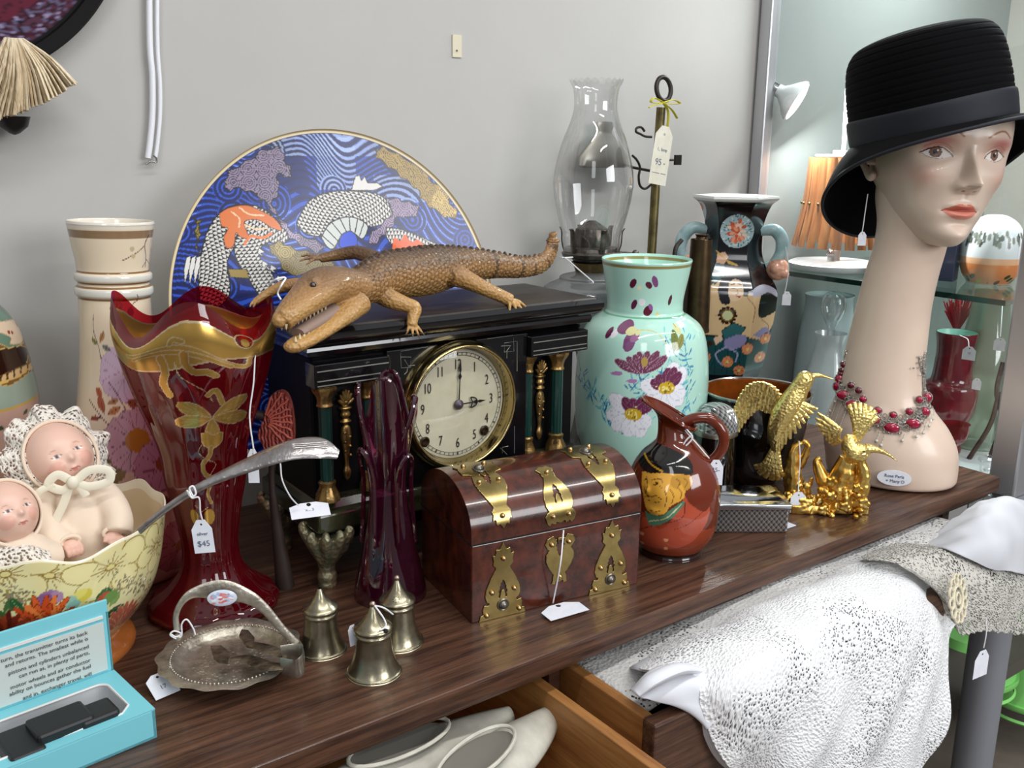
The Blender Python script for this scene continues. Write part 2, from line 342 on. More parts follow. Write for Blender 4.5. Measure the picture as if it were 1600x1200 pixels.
# ---------------- linens in the right drawer ----------------
def lacemat(name, c1, scale, hole, c2='ffffff', bump=0.6, str_=(1, 1, 1), uni=0):
    m = bpy.data.materials.new(name); m.use_nodes = True; N = m.node_tree.nodes; L = m.node_tree.links; b = N['Principled BSDF']
    tc = N.new('ShaderNodeTexCoord'); vo = N.new('ShaderNodeTexVoronoi'); vo.inputs['Scale'].default_value = scale; vo.feature = 'F1'
    nz = N.new('ShaderNodeTexNoise'); nz.inputs['Scale'].default_value = 9; mp = N.new('ShaderNodeMapping'); mp.inputs['Scale'].default_value = str_
    L.new(tc.outputs['UV'], mp.inputs[0]); L.new(mp.outputs[0], vo.inputs['Vector']); L.new(tc.outputs['Object'], nz.inputs['Vector'])
    th = N.new('ShaderNodeMapRange'); th.inputs[1].default_value = 0.42; th.inputs[2].default_value = 0.62; th.inputs[3].default_value = 0.0; th.inputs[3].default_value = uni; th.inputs[4].default_value = hole
    L.new(nz.outputs[0], th.inputs[0])
    gt = N.new('ShaderNodeMath'); gt.operation = 'GREATER_THAN'; L.new(vo.outputs['Distance'], gt.inputs[0]); L.new(th.outputs[0], gt.inputs[1])
    L.new(gt.outputs[0], b.inputs['Alpha']); b.inputs['Base Color'].default_value = (*hx(c1), 1); b.inputs['Roughness'].default_value = 0.9; b.inputs['Sheen Weight'].default_value = 0.3
    bp = N.new('ShaderNodeBump'); bp.inputs['Strength'].default_value = bump; bp.inputs['Distance'].default_value = 0.003; L.new(vo.outputs['Distance'], bp.inputs['Height']); L.new(bp.outputs[0], b.inputs['Normal'])
    return m
def cloth(ctrl, nx, ny, fold, seed, mat, name=None, edge=0.0, thick=0.0012, fx=None):
    """ctrl: rows x cols control points (world); smooth interpolation + folds; UV in metres"""
    C = np.array(ctrl, float); rows = np.array([crom(r, nx) for r in C]); P = np.array([crom(rows[:, j], ny) for j in range(nx)]).transpose(1, 0, 2)
    du = np.gradient(P, axis=1); dv = np.gradient(P, axis=0); n = np.cross(du, dv); n /= np.linalg.norm(n, axis=2)[..., None]+1e-9
    d = vnoise(P, 22, seed)*fold+vnoise(P, 60, seed+1)*fold*0.35+(fx(P) if fx else 0)
    if edge:   # scalloped border
        t = np.linspace(0, 1, nx)[None]*np.ones((ny, 1)); s = np.linspace(0, 1, ny)[:, None]*np.ones((1, nx)); k = np.clip((s-0.93)/0.07, 0, 1)
        P = P+dv*(k*np.abs(np.sin(t*nx*0.32))*edge*3)[..., None]
    P = P+n*d[..., None]; g = gridmesh(P, False)
    U = np.cumsum(np.linalg.norm(du, axis=2), axis=1); V = np.cumsum(np.linalg.norm(dv, axis=2), axis=0)
    me = bpy.data.meshes.new('cloth'); me.from_pydata(g.v.tolist(), [], g.f); uv = me.uv_layers.new(name='UVMap'); li = np.zeros(len(me.loops), int); me.loops.foreach_get('vertex_index', li)
    uv.data.foreach_set('uv', np.stack([U.ravel()[li], V.ravel()[li]], 1).ravel()); me.update()
    o = build(name, me, mat, angle=180, solid=thick); return o
def W(*pp): return [tuple(atY(x, y, Y)) for x, y, Y in pp]
# plain under-cloth filling the drawer
lin_u = cloth([[(0.69, 0.90, -0.075), (0.95, 0.9, -0.045), (1.2, 0.9, -0.045), (1.44, 0.9, -0.05)], [(0.69, 0.76, -0.065), (0.95, 0.76, -0.035), (1.2, 0.76, -0.035), (1.44, 0.76, -0.035)], [(0.685, 0.685, -0.075), (0.95, 0.69, -0.03), (1.2, 0.69, -0.03), (1.44, 0.69, -0.04)]], 60, 40, 0.004, 3, lacemat('grey_lace', 'd4d3d1', 210, 0.35), 'folded_linen')
lin_u['label'] = 'folded grey-white mesh linen lying flat inside the right drawer under the white crochet'; lin_u['category'] = 'linen'
white = M('white_cotton', 'd9dbe2', 0.85, sheen=0.2, bump=('noise', 90, 0.12)); 
# crochet cover pouring over the drawer front
cro = [W((985, 1040, .80), (1120, 975, .80), (1290, 905, .80), (1440, 855, .80), (1530, 850, .80)),
       W((1000, 1038, .71), (1130, 975, .71), (1270, 908, .72), (1410, 868, .72), (1492, 888, .70)),
       W((1085, 1068, .645), (1150, 1030, .64), (1290, 960, .645), (1425, 915, .65), (1503, 945, .65)),
       W((1095, 1105, .635), (1160, 1085, .615), (1300, 1040, .61), (1420, 1005, .61), (1486, 1015, .62)),
       W((1125, 1180, .63), (1210, 1170, .61), (1310, 1150, .60), (1410, 1140, .60), (1474, 1130, .61)),
       W((1190, 1240, .63), (1250, 1240, .61), (1330, 1240, .60), (1400, 1230, .60), (1440, 1215, .61))]
cm = lacemat('white_crochet', 'f1f2f4', 240, 0.34, bump=0.8)
o = cloth(cro, 260, 200, 0.006, 11, cm, 'crochet_cover', edge=0.6, fx=lambda P: 0.005*np.sin(P[..., 0]*48+2*np.sin(P[..., 2]*18))*np.clip(-P[..., 2]*8, 0, 1))
o['label'] = 'bulky white crochet bedcover spilling over the front of the right drawer'; o['category'] = 'linen'
inner = np.array(cro)+np.array([0.004, 0.012, -0.01])
o2 = cloth(inner, 60, 50, 0.004, 11, M('linen_lining', 'd5d7dc', 0.9), 'crochet_lining'); o2.parent = o; 
# smooth white napkin folds at left
nap = [W((985, 1078, .70), (1020, 1045, .69), (1075, 1035, .69), (1130, 1040, .69)), W((1000, 1088, .66), (1040, 1070, .652), (1085, 1062, .645), (1120, 1075, .64)), W((1030, 1097, .65), (1070, 1100, .64), (1105, 1105, .635), (1128, 1120, .63)), W((1078, 1103, .645), (1100, 1132, .635), (1108, 1136, .63), (1130, 1110, .625))]
o = cloth(nap, 60, 50, 0.003, 21, white, 'cotton_napkin'); o['label'] = 'smooth white cotton napkin hanging at the left corner of the right drawer'; o['category'] = 'napkin'
roll = solo('rolled_napkin', tube(W((995, 1083, .655), (1020, 1062, .65), (1060, 1045, .65), (1100, 1048, .655)), [0.006, 0.009, 0.009, 0.004], 12, n=30, flat=.7), white, 'thin rolled white napkin edge resting on the drawer rim', 'napkin')
# cream lace and white cloth at right
lace = [W((1345, 868, .745), (1400, 850, .742), (1470, 835, .74), (1560, 800, .74), (1640, 790, .74)), W((1355, 873, .70), (1415, 868, .68), (1490, 858, .68), (1570, 840, .69), (1650, 830, .70)), W((1400, 880, .66), (1450, 900, .645), (1510, 905, .645), (1585, 900, .65), (1650, 890, .66)), W((1462, 925, .64), (1490, 950, .63), (1530, 950, .63), (1600, 940, .64), (1660, 935, .65)), W((1482, 975, .64), (1505, 992, .63), (1540, 985, .63), (1600, 990, .64), (1650, 985, .65))]
o = cloth(lace, 160, 110, 0.004, 31, lacemat('cream_lace', 'cdc9c0', 230, 0.45, bump=1.0, uni=.24), 'lace_runner', edge=0.8); o['label'] = 'cream lace runner with a scalloped edge draped at the right end of the drawer'; o['category'] = 'lace'
wc = [W((1440, 850, .74), (1490, 810, .74), (1562, 778, .74), (1620, 790, .74)), W((1465, 858, .70), (1520, 820, .69), (1575, 785, .69), (1640, 800, .69)), W((1500, 868, .665), (1550, 850, .655), (1600, 835, .655), (1650, 840, .655)), W((1545, 888, .65), (1580, 893, .64), (1610, 900, .64), (1660, 910, .64))]
o = cloth(wc, 90, 70, 0.0065, 41, M('white_linen', 'c3c5cb', 0.85, sheen=0.2, bump=('noise', 90, 0.12)), 'white_tablecloth', fx=lambda P: .0015*np.sin(P[..., 0]*70+P[..., 1]*120)+.0007*np.sin(P[..., 0]*150-P[..., 1]*60)); o['label'] = 'smooth white tablecloth rising over the cream lace at the right edge'; o['category'] = 'tablecloth'
# rosette sewn near the lace edge
cc = atY(1497, 935, .622); g = G()
for k in range(12): a = k*PI/6; g = g+tube([(0.016*math.cos(a+q*2*PI)*1+0.0055*math.cos(q*2*PI), 0, 0.016*math.sin(a)+0.0055*math.sin(q*2*PI)) if False else (0.0165*math.cos(a)+0.0050*math.cos(q*2*PI), 0, 0.0165*math.sin(a)+0.0050*math.sin(q*2*PI)) for q in np.linspace(0, 1, 10, endpoint=False)], 0.0011, 6, closed=True)
for rr in (0.005, 0.0105): g = g+tube([(rr*math.cos(q), 0, rr*math.sin(q)) for q in np.linspace(0, 2*PI, 24, endpoint=False)], 0.0012, 6, closed=True)
solo('crochet_rosette', g.sc(1.6).rot('Z', 12).rot('X', -15).tr(*cc), M('ecru_thread', 'd8cfb6', 0.85), 'round ecru crochet rosette on the lace beside the white crochet cover', 'lace')
tag_at(atY(1533, 1037, .60), (1, -0.1, 0), (0.05, 0, 1), 0.032, 0.042, 'blank white tag hanging from the lace in front of the steel leg', [atY(1541, 965, .60), atY(1541, 990, .598), atY(1537, 1012, .60)], cut=.3)
# foil piece
solo('foil_packet', cloth([W((1512, 780, .80), (1535, 774, .80)), W((1510, 795, .79), (1535, 790, .79)), W((1510, 812, .78), (1528, 808, .78))], 20, 20, 0.003, 5, M('foil', 'b5b5b2', 0.25, 0.9)).data, None, 'crumpled silver foil packet tucked under the dresser top at the right', 'packet') if False else None
o = cloth([W((1512, 780, .80), (1524, 777, .80), (1536, 774, .80)), W((1510, 795, .79), (1522, 792, .79), (1535, 790, .79)), W((1510, 812, .78), (1520, 810, .78), (1528, 808, .78))], 20, 20, 0.003, 5, M('foil', 'b5b5b2', 0.25, 0.9), 'foil_packet'); o['label'] = 'crumpled silver foil packet tucked under the right end of the dresser top'; o['category'] = 'packet'
# ---------------- display cabinet ----------------
def paneglass(name, tint=(1, 1, 1), refl=0.04, edge=0.35, gl=0.02, dens=0.0, dif=0.0):
    m = bpy.data.materials.new(name); m.use_nodes = True; N = m.node_tree.nodes; L = m.node_tree.links; N.remove(N['Principled BSDF']); out = N['Material Output']
    tr = N.new('ShaderNodeBsdfTransparent'); g = N.new('ShaderNodeBsdfGlossy'); g.inputs['Roughness'].default_value = gl; lw = N.new('ShaderNodeLayerWeight'); lw.inputs[0].default_value = 0.35
    mr = N.new('ShaderNodeMapRange'); mr.inputs[3].default_value = refl; mr.inputs[4].default_value = edge; L.new(lw.outputs['Facing'], mr.inputs[0])
    tr.inputs[0].default_value = (*tint, 1); mx = N.new('ShaderNodeMixShader'); L.new(mr.outputs[0], mx.inputs[0]); L.new(tr.outputs[0], mx.inputs[1]); L.new(g.outputs[0], mx.inputs[2]); last = mx
    if dif:
        d = N.new('ShaderNodeBsdfDiffuse'); d.inputs[0].default_value = (*[min(1, t*1.0) for t in tint], 1); m2 = N.new('ShaderNodeMixShader'); m2.inputs[0].default_value = dif; L.new(last.outputs[0], m2.inputs[1]); L.new(d.outputs[0], m2.inputs[2]); last = m2
    L.new(last.outputs[0], out.inputs[0]); return m
alu = M('aluminium', 'b9b9bc', 0.35, 0.7); steel = M('grey_steel', '8d8f96', 0.4, 0.15)
cab = thing('display_cabinet', 'glass display cabinet with aluminium posts standing at the right end of the dresser', 'cabinet', (1.66, 1.1, -0.8))
def cb(name, x0, x1, y0, y1, z0, z1, m, **k): return build(name, box2(x0-1.66, x1-1.66, y0-1.1, y1-1.1, z0+.8, z1+.8), m, cab, smooth=False, **k)
cb('back_post', 1.645, 1.675, 1.365, 1.395, -0.80, 1.2, alu, bevel=0.004)
cb('front_post', 1.668, 1.725, 0.765, 0.815, -0.05, 1.2, alu, bevel=0.004)
build('leg', lathe([(0.036, 0), (0.036, 0.75)], 32, capa=True, capb=True).tr(1.71-1.66, 0.79-1.1, 0), steel, cab)
cb('back_panel', 1.68, 2.62, 1.385, 1.395, -0.1, 1.2, M('grey_mirror', '8d9492', 0.22, 0.35))
cb('bottom_shelf', 1.68, 2.62, 0.80, 1.385, -0.085, -0.06, M('white_laminate', 'dfe6e8', 0.3))
cb('top_board', 1.66, 2.62, 0.77, 1.385, 1.2, 1.22, alu)
cb('right_panel', 2.61, 2.62, 0.80, 1.385, -0.1, 1.2, M('cabinet_panel', '9c9a92', 0.5))
cb('glass_side', 1.662, 1.666, 0.815, 1.365, -0.085, 1.2, paneglass('pane', (0.97, 0.985, 0.98), 0.03, 0.25, 0.01))
sh = cb('glass_shelf', 1.675, 2.55, 0.83, 1.375, 0.288, 0.296, paneglass('shelf_glass', (0.86, 0.94, 0.91), 0.08, 0.5, 0.03))
build('shelf_edge', box2(1.672-1.66, 1.6752-1.66, 0.83-1.1, 1.375-1.1, 1.087, 1.097), M('green_glass_edge', '14332c', 0.15), sh, smooth=False)
# light inside the cabinet
lp = thing('reflector_lamp', 'white reflector spotlight bulb on a jointed bracket inside the glass cabinet', 'lamp', (1.72, 1.315, 0.65))
VW = lambda x, y, c=(1.72, 1.315): vw(x, y, c)
a = VW(1199, 85); b_ = VW(1198, 125); s0 = VW(1205, 128); s1 = VW(1214, 140); e0 = VW(1245, 163)+np.array([0, -.012, 0])
bl = np.array((1.72, 1.315, 0.65)); chrome = M('chrome', 'd0d0d2', 0.12, 1.0)
ax = (e0-s1); ax /= np.linalg.norm(ax); z_ = Vector(ax); q = Vector((0, 0, 1)).rotation_difference(z_).to_matrix().to_4x4(); q.translation = Vector(s1-bl)
build('bulb', lathe([(0.013, 0), (0.014, 0.01), (0.022, 0.02), (0.034, 0.032), (0.043, 0.043), (0.044, 0.048), (0.040, 0.050)], 32, capa=True).mat(q), M('white_glass_bulb', 'e8ecee', 0.2), lp)
build('bulb_face', lathe([(0.040, 0.050), (0.03, 0.053), (0.001, 0.055)], 32).mat(q), M('lit_face', 'ffffff', 0.4, emit=('ffffff', 4)), lp)
build('socket', lathe([(0.012, -0.028), (0.014, -0.02), (0.014, 0.002)], 20, capa=True).mat(q), chrome, lp)
build('bracket', tube([a-bl, b_-bl, s0-bl], 0.004, 10)+ball(0.008, a-bl)+ball(0.007, b_-bl)+tube([a-bl, VW(1184, 78)-bl], 0.004, 8), alu, lp)
def pl(name, loc, tgt, power, size=0.06, col=(1, 1, 1)):
    return area(name, loc, tgt, size, size, power, col)
pl('cabinet_spot', tuple(e0+ax*0.03), tuple(e0+ax*0.5+np.array([0, 0, -.2])), 6, 0.05)
area('cabinet_tube_light', (2.0, 1.1, 1.15), (1.95, 1.15, 0), 0.6, 0.05, 14, (0.95, 1, 1))
# ---- things in the cabinet ----
sw = np.array([1.80, 1.275, 0.2965])
t = thing('yarn_swift', 'folded wooden umbrella yarn swift standing on a white disc in the glass cabinet', 'yarn swift', tuple(sw))
build('base', lathe([(0.001, 0), (0.092, 0), (0.095, 0.004), (0.095, 0.012), (0.088, 0.016), (0.001, 0.018)], 48), M('white_enamel', 'dfe3e4', 0.25), t)
build('post', lathe([(0.013, 0.016), (0.013, 0.04), (0.006, 0.045), (0.005, 0.20), (0.004, 0.25), (0.008, 0.36), (0.009, 0.37), (0.004, 0.41), (0.001, 0.412)], 20), M('swift_post', 'd8dadb', 0.3), t)
build('knob', ball(0.009, (-0.024, -0.008, 0.035))+tube([(-0.024, -0.008, 0.035), (0, 0, 0.035)], 0.003, 8), chrome, t)
sm = M('swift_wood', '84502c', 0.45, var=('ab7344', 20, (3, 3, .5)))
for k in range(20):
    a = 2*PI*k/20; ra, rb, rm = 0.066, 0.088, 0.072
    P = [(ra*math.cos(a), ra*math.sin(a), 0.235), (rm*math.cos(a+.05), rm*math.sin(a+.05), 0.14), (rb*math.cos(a+.02), rb*math.sin(a+.02), 0.048)]
    q = build('slat', tube(P, [(0.0105, 0.003)]*3, 8, n=8, up=(math.cos(a), math.sin(a), 0)), sm, t)
    build('rivet', ball(0.003, (rm*1.06*math.cos(a+.05), rm*1.06*math.sin(a+.05), 0.14), 8, 6), DBRASS, q)
build('top_ring', tube([(0.055*math.cos(a), 0.055*math.sin(a), 0.238) for a in np.linspace(0, 2*PI, 24, endpoint=False)], 0.003, 8, closed=True)+box(0, 0, 0.245, 0.03, 0.03, 0.01), M('swift_post', 'd8dadb'), t)
rubyG = paneglass('ruby_thin', (0.42, 0.03, 0.045), 0.06, 0.5, 0.03, dif=0.25)
def simple(name, label, cat, x, y, z, prof, m, segs=48, **k):
    return solo(name, lathe(prof, segs, n=k.pop('n', 60)), m, label, cat, loc=(x, y, z), angle=80, **k)
simple('ruby_tumbler', 'small ruby and gilt tumbler on the glass shelf behind the black hat brim', 'tumbler', 1.80, 1.12, 0.2965, [(0.001, 0.002), (0.026, 0.0), (0.030, 0.03), (0.038, 0.07), (0.040, 0.09), (0.038, 0.095)], M('ruby_ceramic', '6a0d18', 0.15, var=('3a120a', 25)))
# decanter on the lower level
dc = atX(1287, 640, 1.748); dz = -0.06
clear = paneglass('clear_glass', (0.97, 0.98, 0.98), 0.10, 0.85, 0.02)
t = thing('glass_decanter', 'clear glass decanter with a hollow bulb stopper lit white in the glass cabinet', 'decanter', (dc[0], dc[1], dz))
zz = lambda y: atX(1287, y, 1.748)[2]-dz
build('body', lathe([(0.001, 0.0), (0.056, 0.002), (0.058, 0.03), (0.052, 0.06), (0.045, zz(590)), (0.036, zz(560)), (0.030, zz(535)), (0.034, zz(518))], 48, n=60), paneglass('frosted_glass', (0.95, 0.98, 1), 0.2, 0.8, 0.15, dif=0.35), t)
s = build('stopper', lathe([(0.006, zz(545)), (0.008, zz(525)), (0.010, zz(508)), (0.022, zz(490)), (0.0265, zz(475)), (0.022, zz(460)), (0.010, zz(453)), (0.001, zz(452))], 32, n=40), clear, t)
build('finial', ball(0.005, (0, 0, zz(450))), clear, s)
# bright shade / dish behind decanter
simple('white_milk_glass_shade', 'tall white milk glass shade standing lit behind the black figured vase', 'shade', 1.855, 1.315, -0.06, [(0.066, 0.0), (0.065, 0.10), (0.060, 0.2), (0.052, 0.27), (0.054, 0.29)], M('milk_glass', 'cfdfe2', 0.2))
t = thing('cranberry_vase', 'dark cranberry glass vase with a pale turquoise inside on the lower cabinet level', 'vase', (1.86, 1.01, -0.06))
vz = lambda y: atX(1480, y, 1.86)[2]+0.06
build('body', lathe([(0.001, 0.002), (0.03, 0.0), (0.035, 0.01), (0.028, 0.03), (0.050, 0.09), (0.052, 0.14), (0.040, vz(590)), (0.036, vz(560)), (0.036, vz(540)), (0.040, vz(518)), (0.0385, vz(516))], 48, n=70), M('cranberry', '5a1420', 0.08, var=('7a1c28', 18), coat=.5), t)
build('lining', lathe([(0.0385, vz(516)), (0.033, vz(535)), (0.001, vz(545))], 48), M('turquoise_lining', '9fd8c8', 0.3), t)
simple('green_glass_vase', 'tall smoky green glass vase standing behind the cranberry vase in the cabinet', 'vase', 1.96, 1.00, -0.06, [(0.001, 0.002), (0.05, 0), (0.055, 0.01), (0.066, 0.08), (0.060, 0.16), (0.045, 0.24), (0.036, 0.30), (0.034, 0.33)], paneglass('smoky_green', (0.45, 0.52, 0.42), 0.08, 0.5, 0.03, dif=0.3))
t = thing('branch_candlestick', 'dark twisted twig shaped candlestick on the lower level of the cabinet', 'candlestick', (1.90, 0.93, -0.06))
tw = M('dark_bronze', '4a3a34', 0.45, 0.4, bump=('noise', 60, .5))
for P in ([(0, 0, 0), (0.01, -0.01, 0.08), (-0.01, 0.0, 0.14), (0, 0, 0.20)], [(0.05, 0, 0), (0.03, 0, 0.07), (0, 0, 0.13)], [(-0.045, 0.02, 0), (-0.02, 0, 0.07), (0, 0, 0.13)], [(0, 0, 0.13), (0.03, -.01, 0.15), (0.04, -.01, 0.19)]): build('branch', tube(P, 0.005, 8, n=12), tw, t)
tag_at(atX(1514, 552, 1.76), (0.2, -1, 0), (0, 0.1, 1), 0.024, 0.026, 'small white tag tied on the neck of the cranberry vase', [atX(1500, 524, 1.80), atX(1512, 530, 1.77), atX(1514, 542, 1.76)], marks=(('15', 0),))
tag_at(atX(1562, 538, 1.76), (0.2, -1, 0), (0, 0.1, 1), 0.020, 0.024, 'small white tag hanging on the green vase nearest the front post', [atX(1567, 466, 1.80), atX(1565, 500, 1.77), atX(1563, 526, 1.76)])
tag_at(atX(1526, 600, 1.76), (0.2, -1, 0), (0, 0.1, 1), 0.016, 0.022, 'small white tag low down between candlestick branches')
# red brush
rb = atX(1497, 500, 1.95); g = []
for k in range(120): a = RNG.uniform(-0.55, 0.45); L_ = RNG.uniform(.05, .085); g.append(tube([(0, 0, 0), (L_*math.sin(a), RNG.uniform(-.02, .02), L_*math.cos(a))], 0.0012, 4))
solo('feather_duster', gsum(g).tr(*(rb+np.array([0, 0, -0.03]))), M('red_bristle', 'c01c30', 0.5), 'spiky red bristle ornament in the cabinet behind the turquoise lined vase', 'ornament')
# souvenir globe picture on upper shelf
gx = atX(1545, 432, 1.88); t = thing('souvenir_lamp_globe', 'round souvenir globe with grey town view and orange lower half on the glass shelf', 'globe', (1.88, float(gx[1]), 0.297))
def pg(A, z, r):
    c = Cv(A*0.07, z, 'dfe6e8'); c.poly([(-1, 0), (1, 0), (1, 0.046), (-1, 0.048)], 'e08a50'); c.poly([(-1, 0.04), (1, 0.04), (1, 0.052), (-1, 0.052)], 'eab890')
    for k in range(160): c.ell(RNG.uniform(-0.2, 0.5), RNG.uniform(0.075, 0.10), 0.004, 0.007, 0, ['6f756c', '4a5048', '8f948a'][k % 3])
    c.line([(-1, 0.07), (1, 0.07)], 0.0012, '8a8a85')
    for k in range(40): c.ell(RNG.uniform(-0.2, 0.5), RNG.uniform(0.004, 0.016), 0.009, 0.004, 0.3, ['2c3a22', 'c7a02c', '3b2a18'][k % 3])
    return c.out()
build('globe', lathe([(0.04, 0.0), (0.052, 0.02), (0.058, 0.05), (0.054, 0.09), (0.042, 0.115), (0.02, 0.130), (0.001, 0.132)], 160, n=120, a0=facing(1.88, 1.0), paint=pg), M('painted_globe', 'ffffff', 0.15, attr=True), t)
solo('navy_box', box(0, 0, 0.06, 0.04, 0.06, 0.12), M('navy_card', '1b2140', 0.5), 'dark navy box standing on the glass shelf left of the souvenir globe', 'box', loc=(1.83, 1.045, 0.297), rotz=.3, smooth=False, bevel=.002)
solo('navy_tray', box(0, 0, 0.006, 0.07, 0.20, 0.012), M('navy_card', '1b2140', 0.5), 'flat navy tray lying under the souvenir globe on the glass shelf', 'tray', loc=(1.80, 0.95, 0.297), smooth=False, bevel=.002) if False else None
simple('small_glass_dish', 'small clear glass dish at the bottom of the cabinet beside the front post', 'dish', 1.80, 0.86, -0.06, [(0.001, 0.004), (0.03, 0.0), (0.035, 0.02), (0.04, 0.03)], clear)
simple('cranberry_goblet', 'little cranberry glass goblet beside the shoulder of the mannequin bust', 'goblet', 1.74, 0.925, -0.06, [(0.001, 0.0), (0.025, 0.0), (0.006, 0.01), (0.006, 0.05), (0.022, 0.07), (0.026, 0.10)], rubyG)
# ---- things low at the right, beyond the leg ----
gb = M('lime_plastic', '8fe07a', 0.35)
for i, (px, py, Y, lab) in enumerate([(1505, 1085, .95, 'lime green plastic bucket between the crochet cover and the steel leg'), (1600, 1120, .90, 'lime green plastic tub right of the steel leg')]):
    c = atY(px, py, Y); t = thing('green_bucket', lab, 'bucket', (c[0], c[1], -0.8), group='lime green plastic buckets')
    build('shell', lathe([(0.07, 0.3), (0.075, 0.31), (0.10, c[2]+0.86), (0.104, c[2]+0.865), (0.104, c[2]+0.875), (0.098, c[2]+0.875), (0.072, 0.32), (0.001, 0.32)], 48), gb, t)
    build('rim_band', lathe([(0.098, c[2]+0.83), (0.102, c[2]+0.835), (0.098, c[2]+0.84)], 48), gb, t)
solo('side_stand', box2(1.62, 2.4, 0.84, 1.25, 0.27, 0.30)+box2(1.70, 1.73, 0.9, 1.2, 0, .27)+box2(2.3, 2.33, 0.9, 1.2, 0, .27), M('stand_wood', '55504a', 0.6), 'low grey wooden stand under the green buckets', 'stand', loc=(0, 0, -0.8), smooth=False)
c = atY(1590, 1020, .92); simple('white_plate', 'white plate edge showing beside the steel leg under the lace', 'plate', c[0]+.06, c[1], -0.30, [(0.001, 0), (0.05, 0.0), (0.09, 0.012), (0.092, 0.014)], M('white_china', 'e6e6e4', 0.2))
# ---------------- things on the wall ----------------
fc = atY(40, 30, 1.385); t = thing('lacquered_fan', 'dark purple round fan with a thick black rim hanging top left on the wall', 'fan', (fc[0]-.12, 1.385, fc[2]+.17))
def pf(A, z, r):
    U = r*np.cos(A); V = r*np.sin(A); c = Cv(U, V, '0b0a0c'); n = c.u.size
    d = np.hypot(c.u, c.v); m = d < 0.232; nn = RNG.random(n)
    for col, lo in (('3a1626', 0), ('4c2a3c', .35), ('5a5470', .62), ('8a80a0', .86), ('1a1420', .93)): k = m & (nn > lo); c.c[k, :3] = hx(col)
    k = m & (d < 0.2) & (nn > 0.3); c.c[k, :3] = hx('5a1c2e'); k = m & (d < 0.15); c.c[k, :3] = hx('2c0e1a')
    return c.out()
pr = [(r, 0.0) for r in np.linspace(0.001, 0.235, 90)]+[(0.237, 0.006), (0.252, 0.008), (0.255, 0.0), (0.25, -0.006), (0.1, -0.006)]
build('disc', lathe(pr, 300, paint=pf).rot('X', 90).tr(0, -0.008, 0), M('lacquer', 'ffffff', 0.7, attr=True), t); M('lacquer').node_tree.nodes['Principled BSDF'].inputs['Specular IOR Level'].default_value = .2
ts = thing('raffia_tassel', 'pale straw raffia tassel hanging from the dark fan at the top left', 'tassel', tuple(atY(22, 60, 1.34)))
g = []; top = np.array(ts.location)
for k in range(150):
    f = RNG.random(); dpt = RNG.uniform(-0.018, 0.018); ex = atY(-75+195*f, 195-65*f**2.2-5*RNG.random(), 1.34)-top
    p1 = np.array([ (f-.5)*0.02, dpt*.2, 0]); p2 = ex*0.55+np.array([0.004, dpt*.7, 0.006]); p3 = ex+np.array([0, dpt, 0])
    g.append(tube([p1, p2, p3], [(0.0015, 0.0012), (0.0032, 0.0015), (0.0048, 0.0015)], 6, n=7))
build('strands', gsum(g), M('raffia', 'cdb998', 0.7, var=('e9dcc2', 90, (1, 1, .2)), bump=('wave', 60, .4)), ts)
build('tip', lathe([(0.02, 0), (0.016, -0.012), (0.006, -0.02), (0.001, -0.022)], 20).tr(*(atY(20, 182, 1.36)-top)), M('black_tip', '121012', 0.4), ts, kind='thing')
t = thing('hanging_cable', 'looped white plastic cord hanging down the wall left of the blue plate', 'cord', tuple(atY(238, 60, 1.385)))
o0 = np.array(t.location); wm = M('white_plastic', 'e4e6ec', 0.3)
L1 = [atY(x, y, 1.388)-o0 for x, y in ((233, -60), (234, 66), (238, 120), (238, 180), (234, 225), (231, 247))]; L2 = [atY(x, y, 1.388)-o0 for x, y in ((246, -60), (246, 66), (250, 130), (250, 180), (246, 225), (243, 245))]
build('strand', tube(L1, (0.0042, 0.004), 10, n=30) if False else tube(L1, [0.0042]*6, 10, n=30), wm, t); build('strand', tube(L2, [0.0028]*6, 10, n=30), wm, t)
build('clip', tube([atY(x, y, 1.386)-o0 for x, y in ((228, 257), (236, 252), (244, 254), (244, 247), (240, 243))], 0.0012, 8, n=20), M('wire', '8a8a88', .3, .8), t)
c = atY(714, 72, 1.3985); solo('paper_note', box(0, 0, 0, 0.018, 0.0015, 0.035), M('old_paper', 'd5cdb6', 0.8), 'small cream paper note stuck high on the wall above the blue plate', 'note', loc=tuple(c), smooth=False)
c = atY(714, 79, 1.397); build('pin', ball(0.0016, c, 8, 6), M('pin', '7a7468', .4, .8), None, label='tiny pin head on the lower edge of the cream paper note', category='pin')
# ================= CERAMICS AND GLASS =================
def crop(x0, y0, s): return lambda *q: [(x0+a/s, y0+b/s) for a, b in q]
def profr(prof, z):
    p = sorted([(b, a) for a, b in prof]); return float(np.interp(z, [q[0] for q in p], [q[1] for q in p]))
def onlathe(px, py, c, prof, Rm):
    """pixel seen on a turned body -> (phi*Rm, z)"""
    d = ray(px, py); f = facing(*c); z = 0.2
    for _ in range(6):
        r = profr(prof, z); ox, oy = -c[0], -c[1]; A = d[0]**2+d[1]**2; B = 2*(ox*d[0]+oy*d[1]); Cc = ox*ox+oy*oy-r*r; D = B*B-4*A*Cc
        t = (-B-math.sqrt(max(D, 0)))/(2*A); z = CAM[2]+d[2]*t
    x, y = d[0]*t-c[0], d[1]*t-c[1]; return (float(wrap(math.atan2(y, x)-f))*Rm, z)
def latpt(px, py, c):
    """pixel -> (lateral offset, z) on the upright plane through c square to the camera"""
    d = ray(px, py); n = np.array([c[0], c[1]])/math.hypot(*c); t = math.hypot(*c)/(d[0]*n[0]+d[1]*n[1]); p = d[:2]*t-np.array(c); return (float(p[0]*n[1]-p[1]*n[0]), float(CAM[2]+d[2]*t))
gilt = M('gilt_line', 'c9a050', 0.3, 0.9)
glaze = M('painted_glaze', 'ffffff', 0.12, attr=True, coat=0.4)
